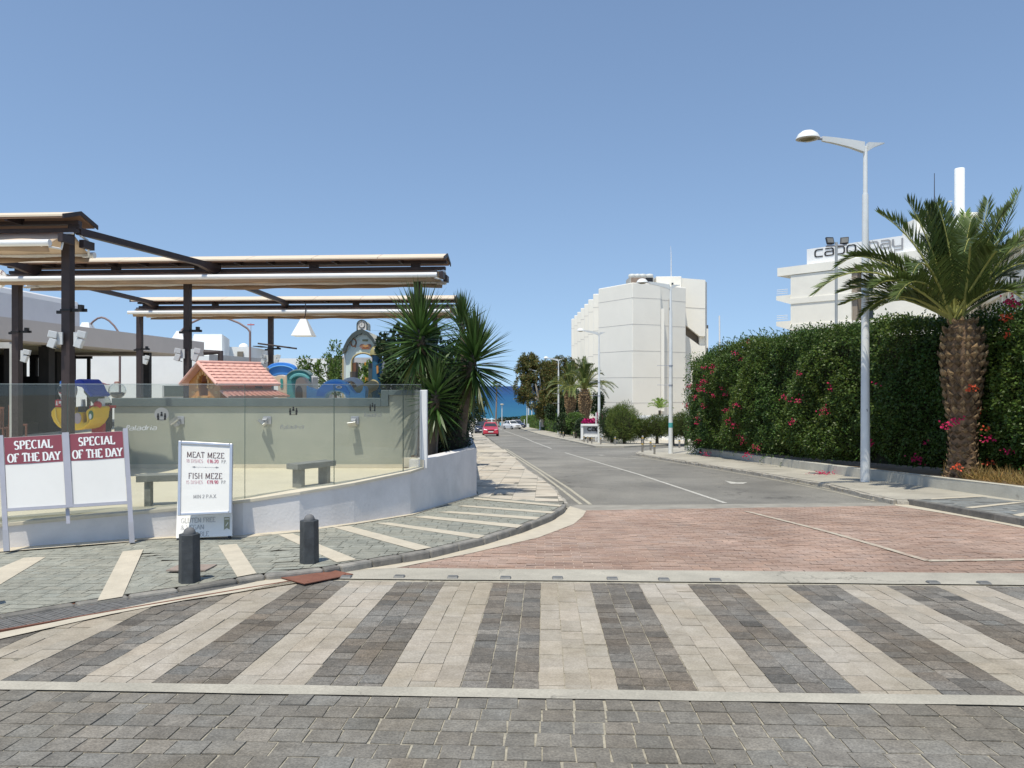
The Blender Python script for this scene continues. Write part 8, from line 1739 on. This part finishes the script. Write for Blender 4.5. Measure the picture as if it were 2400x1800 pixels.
# ============================================================ VEHICLES
m_tyre = M('tyre_rubber', (.018, .018, .018), .85); m_rim = M('wheel_rim', (.4, .4, .4), .4, metal=.5); m_cg3 = M('car_window', (.035, .045, .05), .08, .05, 2, spec=.6); m_hl = M('headlight_glass', (.62, .62, .60), .15); m_plate = M('number_plate', (.7, .7, .66), .5)
def car(name, paint, label, L=3.9, Wd=1.66, H=1.40, suv=False):
    """front towards -Y at local origin on the ground"""
    r = thing(name, (0, 0, 0), label, 'car'); mp = M(paint[0], paint[1], .3, .03, 2, coat=.6)
    # body: stations along the length, ring of (half width, z)
    st = [(-L/2, .60, [.22, .45, .60]), (-L/2+.08, .74, [.20, .50, .68]), (-L/2+.35, .80, [.20, .58, .78]), (-L*.22, .83, [.20, .62, .92]), (-L*.1, .83, [.20, .64, .95]), (L*.25, .83, [.20, .66, .97]), (L*.42, .80, [.22, .66, .94]), (L/2, .72, [.28, .60, .82])]
    V = []
    for y, hw, (z0, z1, z2) in st: V += [(-hw*.93, y, z0), (-hw, y, z1), (-hw*.93, y, z2), (0, y, z2+.03), (hw*.93, y, z2), (hw, y, z1), (hw*.93, y, z0)]
    n = len(st); mb = MB(); mb.add(V, [(i*7+k, i*7+(k+1) % 7, (i+1)*7+(k+1) % 7, (i+1)*7+k) for i in range(n-1) for k in range(7)]+[tuple(range(7)), tuple((n-1)*7+k for k in range(6, -1, -1))], smooth=False); mb.build('body', mp, r, local=True, bevel=.03)
    # greenhouse
    y0, y1, y2, y3 = -L*.19, -L*.02, L*.28, L*.44; a, b = Wd/2*.90, Wd/2*.68
    mb = MB(); mb.hexa([(-a, y0, .95), (a, y0, .95), (a, y3, .96), (-a, y3, .96), (-b, y1, H), (b, y1, H), (b, y2, H), (-b, y2, H)]); mb.build('cabin', mp, r, local=True, bevel=.04)
    def pane(nm, q, off):
        q = [Vector(p) for p in q]; nn = (q[1]-q[0]).cross(q[3]-q[0]).normalized(); c = sum(q, Vector())/4; nn = nn if nn.dot(c-Vector((0, (y1+y2)/2, 1.1))) > 0 else -nn
        q = [c+(p-c)*.86+nn*.004 for p in q]; MB().hexa([p for p in q]+[p+nn*.008 for p in q]).build(nm, m_cg3, r, local=True)
    pane('windscreen', [(-a, y0, .96), (a, y0, .96), (b, y1, H-.02), (-b, y1, H-.02)], 0); pane('rear_window', [(-a, y3, .97), (a, y3, .97), (b, y2, H-.02), (-b, y2, H-.02)], 0)
    for s in (-1, 1):
        pane('side_window', [(s*a, y0+.12, .98), (s*a, (y0+y3)/2-.05, .98), (s*b, (y1+y2)/2-.05, H-.04), (s*b, y1+.02, H-.04)], 0); pane('side_window', [(s*a, (y0+y3)/2, .98), (s*a, y3-.1, .98), (s*b, y2-.02, H-.04), (s*b, (y1+y2)/2, H-.04)], 0)
        MB().hexa([(s*.36,-L/2-.01,.56),(s*.68,-L/2+.06,.58),(s*.68,-L/2+.16,.58),(s*.36,-L/2+.1,.56),(s*.36,-L/2+.03,.68),(s*.70,-L/2+.1,.72),(s*.70,-L/2+.2,.72),(s*.36,-L/2+.14,.68)]).build('headlight', m_hl, r, local=True, bevel=.01)
        MB().box((s*(Wd/2+.04), y0+.18, 1.0), (.16, .1, .12)).build('mirror', mp if False else m_tyre, r, local=True, bevel=.02)
        for yw in (-L*.32, L*.31):
            w_ = MB().cyl((s*(Wd/2-.19), yw, .29), (s*(Wd/2-.01), yw, .29), .29, n=20).build('wheel', m_tyre, r, local=True); MB().cyl((s*(Wd/2-.012), yw, .29), (s*(Wd/2+.002), yw, .29), .18, n=16).build('rim', m_rim, w_, local=True)
    MB().b2((-.36, -L/2-.035, .60), (.36, -L/2+.03, .66)).build('grille', m_black, r, local=True); MB().b2((-.78, -L/2-.06, .26), (.78, -L/2+.1, .46)).build('bumper', mp, r, local=True, bevel=.04); MB().b2((-.26, -L/2-.075, .40), (.26, -L/2-.061, .51)).build('number_plate', m_plate, r, local=True); MB().b2((-.5, -L/2-.065, .20), (.5, -L/2+.05, .259)).build('air_intake', m_black, r, local=True)
    MB().b2((-.7, L/2-.05, .35), (.7, L/2+.03, .5)).build('rear_bumper', m_tyre, r, local=True)
    for s in (-1, 1): MB().b2((s*.5, L/2-.06, .62), (s*.72, L/2+.012, .82)).build('tail_light', p_red, r, local=True)
    return r
sl_ = math.atan(.042)
g = gp(1148, 1022.5); cr1 = car('parked_car', ('red_car_paint', (.50, .035, .06)), 'small red car parked facing the camera at the left kerb'); cr1.location = gz(g.x, g.y+1.9); cr1.rotation_euler = (-sl_, 0, R(3))
Yd = 88; cr2 = car('parked_car', ('dark_blue_car_paint', (.025, .028, .045)), 'dark blue car parked behind the red one', H=1.45); cr2.location = gz(xa(1128, Yd), Yd+2); cr2.rotation_euler = (-sl_, 0, R(2))
Yw = 128; cr3 = car('parked_car', ('white_car_paint', (.72, .72, .72)), 'white car parked at an angle at the right kerb', H=1.45); cr3.location = gz(xa(1200, Yw), Yw+1); cr3.rotation_euler = (-sl_, 0, R(30))
Yw = 139; cr4 = car('parked_car', ('dark_navy_paint', (.03, .035, .08)), 'dark car half hidden behind the white one', H=1.45); cr4.location = gz(xa(1212, Yw), Yw+1); cr4.rotation_euler = (-sl_, 0, R(30))
Yw = 150; cr5 = car('parked_car', ('silver_car_paint', (.5, .5, .5)), 'silver car furthest back in the row by the far hedge', H=1.5); cr5.location = gz(xa(1213, Yw), Yw+2); cr5.rotation_euler = (-sl_, 0, R(30))
Yw = 100; r = thing('parked_van', gz(xa(1119, Yw), Yw+1), 'white van just showing its roof behind the dark blue car', 'van')
MB().b2((xa(1113.5, Yw), Yw, G(Yw)+.3), (xa(1126, Yw), Yw+4.2, za(980, Yw))).build('body', M('white_car_paint', (.72,)*3), r, bevel=.1); MB().b2((xa(1115.5, Yw), Yw-.02, za(993, Yw)), (xa(1124, Yw), Yw-.005, za(986, Yw))).build('windscreen', m_cg3, r) if False else None
for s in (xa(1114.5, Yw), xa(1125, Yw)): MB().cyl((s-.1, Yw+.8, G(Yw)+.3), (s+.1, Yw+.8, G(Yw)+.3), .3, n=14).build('wheel', m_tyre, r)
# ============================================================ PROMENADE AND PEOPLE
def person(x, y, h, pose, top, bottom, hairc, label, carry=None):
    z0 = G(y); r = thing('person', (x, y, z0), label, 'person'); k = h/1.7
    st = .22 if pose == 'walk' else .06
    J = {'pelvis': (0,0,.95), 'chest': (0,0,1.25), 'neck': (0,0,1.45), 'head': (0,-.01,1.60), 'crown': (0,-.01,1.68), 'hipL': (-.09,0,.90), 'kneeL': (-.10,-st*.6,.50), 'ankL': (-.10,-st,.08), 'toeL': (-.10,-st-.14,.04), 'hipR': (.09,0,.90), 'kneeR': (.10,st*.3,.50), 'ankR': (.10,st,.10), 'toeR': (.10,st-.13,.05), 'shL': (-.17,0,1.38), 'elL': (-.23,.05,1.10), 'wrL': (-.24,-.08,.86), 'haL': (-.24,-.12,.78), 'shR': (.17,0,1.38), 'elR': (.23,-.03,1.10), 'wrR': (.24,.08,.86), 'haR': (.24,.10,.78)}
    Rr_ = {'pelvis': .14, 'chest': .14, 'neck': .055, 'head': .095, 'crown': .07, 'hipL': .095, 'hipR': .095, 'kneeL': .06, 'kneeR': .06, 'ankL': .04, 'ankR': .04, 'toeL': .035, 'toeR': .035, 'shL': .06, 'shR': .06, 'elL': .04, 'elR': .04, 'wrL': .03, 'wrR': .03, 'haL': .035, 'haR': .035}
    E = [('pelvis','chest'),('chest','neck'),('neck','head'),('head','crown')]+[(a+s, b+s) for s in 'LR' for a, b in (('hip','knee'),('knee','ank'),('ank','toe'),('sh','el'),('el','wr'),('wr','ha'))]+[('pelvis','hipL'),('pelvis','hipR'),('chest','shL'),('chest','shR')]
    ks = list(J); me = bpy.data.meshes.new('body'); me.from_pydata([tuple(c*k for c in J[q]) for q in ks], [(ks.index(a), ks.index(b)) for a, b in E], []); me.materials.append(M('skin', (.42, .24, .16), .6)); o = bpy.data.objects.new('body', me); C.objects.link(o); o.parent = r
    o.modifiers.new('skin', 'SKIN'); bpy.context.view_layer.update()
    for v, q in zip(me.skin_vertices[0].data, ks): v.radius = (Rr_[q]*k, Rr_[q]*k*.8)
    me.skin_vertices[0].data[0].use_root = True; o.modifiers.new('sub', 'SUBSURF').levels = 1; o.modifiers['sub'].render_levels = 1
    MB().lathe((0,0,1.62*k), [(.105*k,-.08*k),(.115*k,.0),(.10*k,.06*k),(.05*k,.10*k),(1e-4,.11*k)], 12).build('hair', hairc, r, local=True)
    MB().lathe((0,0,.93*k), [(.16*k,-.02),(.165*k,.15*k),(.19*k,.42*k),(.13*k,.50*k)], 12, 1, .75).build('shirt', top, r, local=True) if top else None
    MB().lathe((0,0,.62*k), [(.20*k,0),(.185*k,.15*k),(.165*k,.36*k)], 12, 1, .8).build('skirt' , bottom, r, local=True) if bottom else None
    return r
m_dkhair = M('dark_hair', (.02, .015, .012), .7); m_wc = M('white_cloth', (.75, .75, .75), .8); m_bc = M('black_cloth', (.02, .02, .02), .8)
Yp = 190; o = person(xa(1162, Yp), Yp, 1.75, 'walk', m_wc, m_wc, m_dkhair, 'person in white clothes walking below the slim fan palm')
Yp = 190; o = person(xa(1169.5, Yp), Yp, 1.6, 'stand', m_bc, m_bc, m_dkhair, 'person in dark swimwear holding a blue towel'); MB().box((.32, -.05, .42), (.38, .1, .75)).build('towel', M('turquoise_towel', (.08, .45, .62), .8), o, local=True)
Yp = 196; o = person(xa(1140.5, Yp), Yp, 1.6, 'stand', M('red_shirt', (.4, .06, .06), .8), m_bc, m_dkhair, 'person in a reddish top standing left of the promenade')
Yq = 206; MB().b2((xa(1151, Yq), Yq, G(Yq)), (xa(1154, Yq), Yq+.5, za(983, Yq))).build('kiosk_post', m_wc, label='short white pillar on the promenade', cat='pillar')
for i, (px, py, cl, lb) in enumerate([(1135.5, 980.5, (.45,.42,.38), 'grey beach parasol leftmost above the sea wall'), (1142, 982.5, (.40,.36,.32), 'brownish beach parasol second from left above the sea wall'), (1152, 980.5, (.30,.50,.62), 'pale blue beach parasol above the sea wall'), (1157, 982.5, (.42,.38,.34), 'grey beach parasol just left of the fan palm foot')]):
    Yq = 222; c = at(px, py, Yq); r = thing('beach_parasol', (c.x, c.y, G(Yq)), lb, 'parasol', 'beach parasols beyond the end of the road'); MB().lathe((c.x, c.y, c.z-.25), [(.85, 0), (.5, .2), (1e-4, .42)], 10).build('canopy', M('parasol_%s' % ('blue' if i == 2 else ('brown' if i == 1 else 'grey')), cl, .8), r); MB().tube([gz(c.x, c.y), c], .05, 5).build('pole', m_dk, r)
r = thing('sea_wall', gz(-6, 218), 'low dark sea wall along the promenade at the end of the road', 'wall'); MB().b2((-14, 217.5, G(218)), (0.5, 218, za(984, 218))).build('wall', M('dark_stone_wall', (.10, .09, .08), .9, .3, 2), r)
r = thing('hedge', gz(4, 217), 'low dark hedge on the promenade right of the disc lamp', 'hedge'); crown('foliage', [(xa(1183, 216), 216, G(216)+.5, 2.2, .6, .8), (xa(1200, 216), 216, G(216)+.5, 2.5, .6, .8), (xa(1225, 216), 216, G(216)+.6, 4, .6, .8)], 2500, .3, .2, l_dark, r, lo=.6, hi=1.4, shell=.5, clump=1.5)
print('OBJECTS', len(bpy.data.objects), 'VERTS', sum(len(m.vertices) for m in bpy.data.meshes))
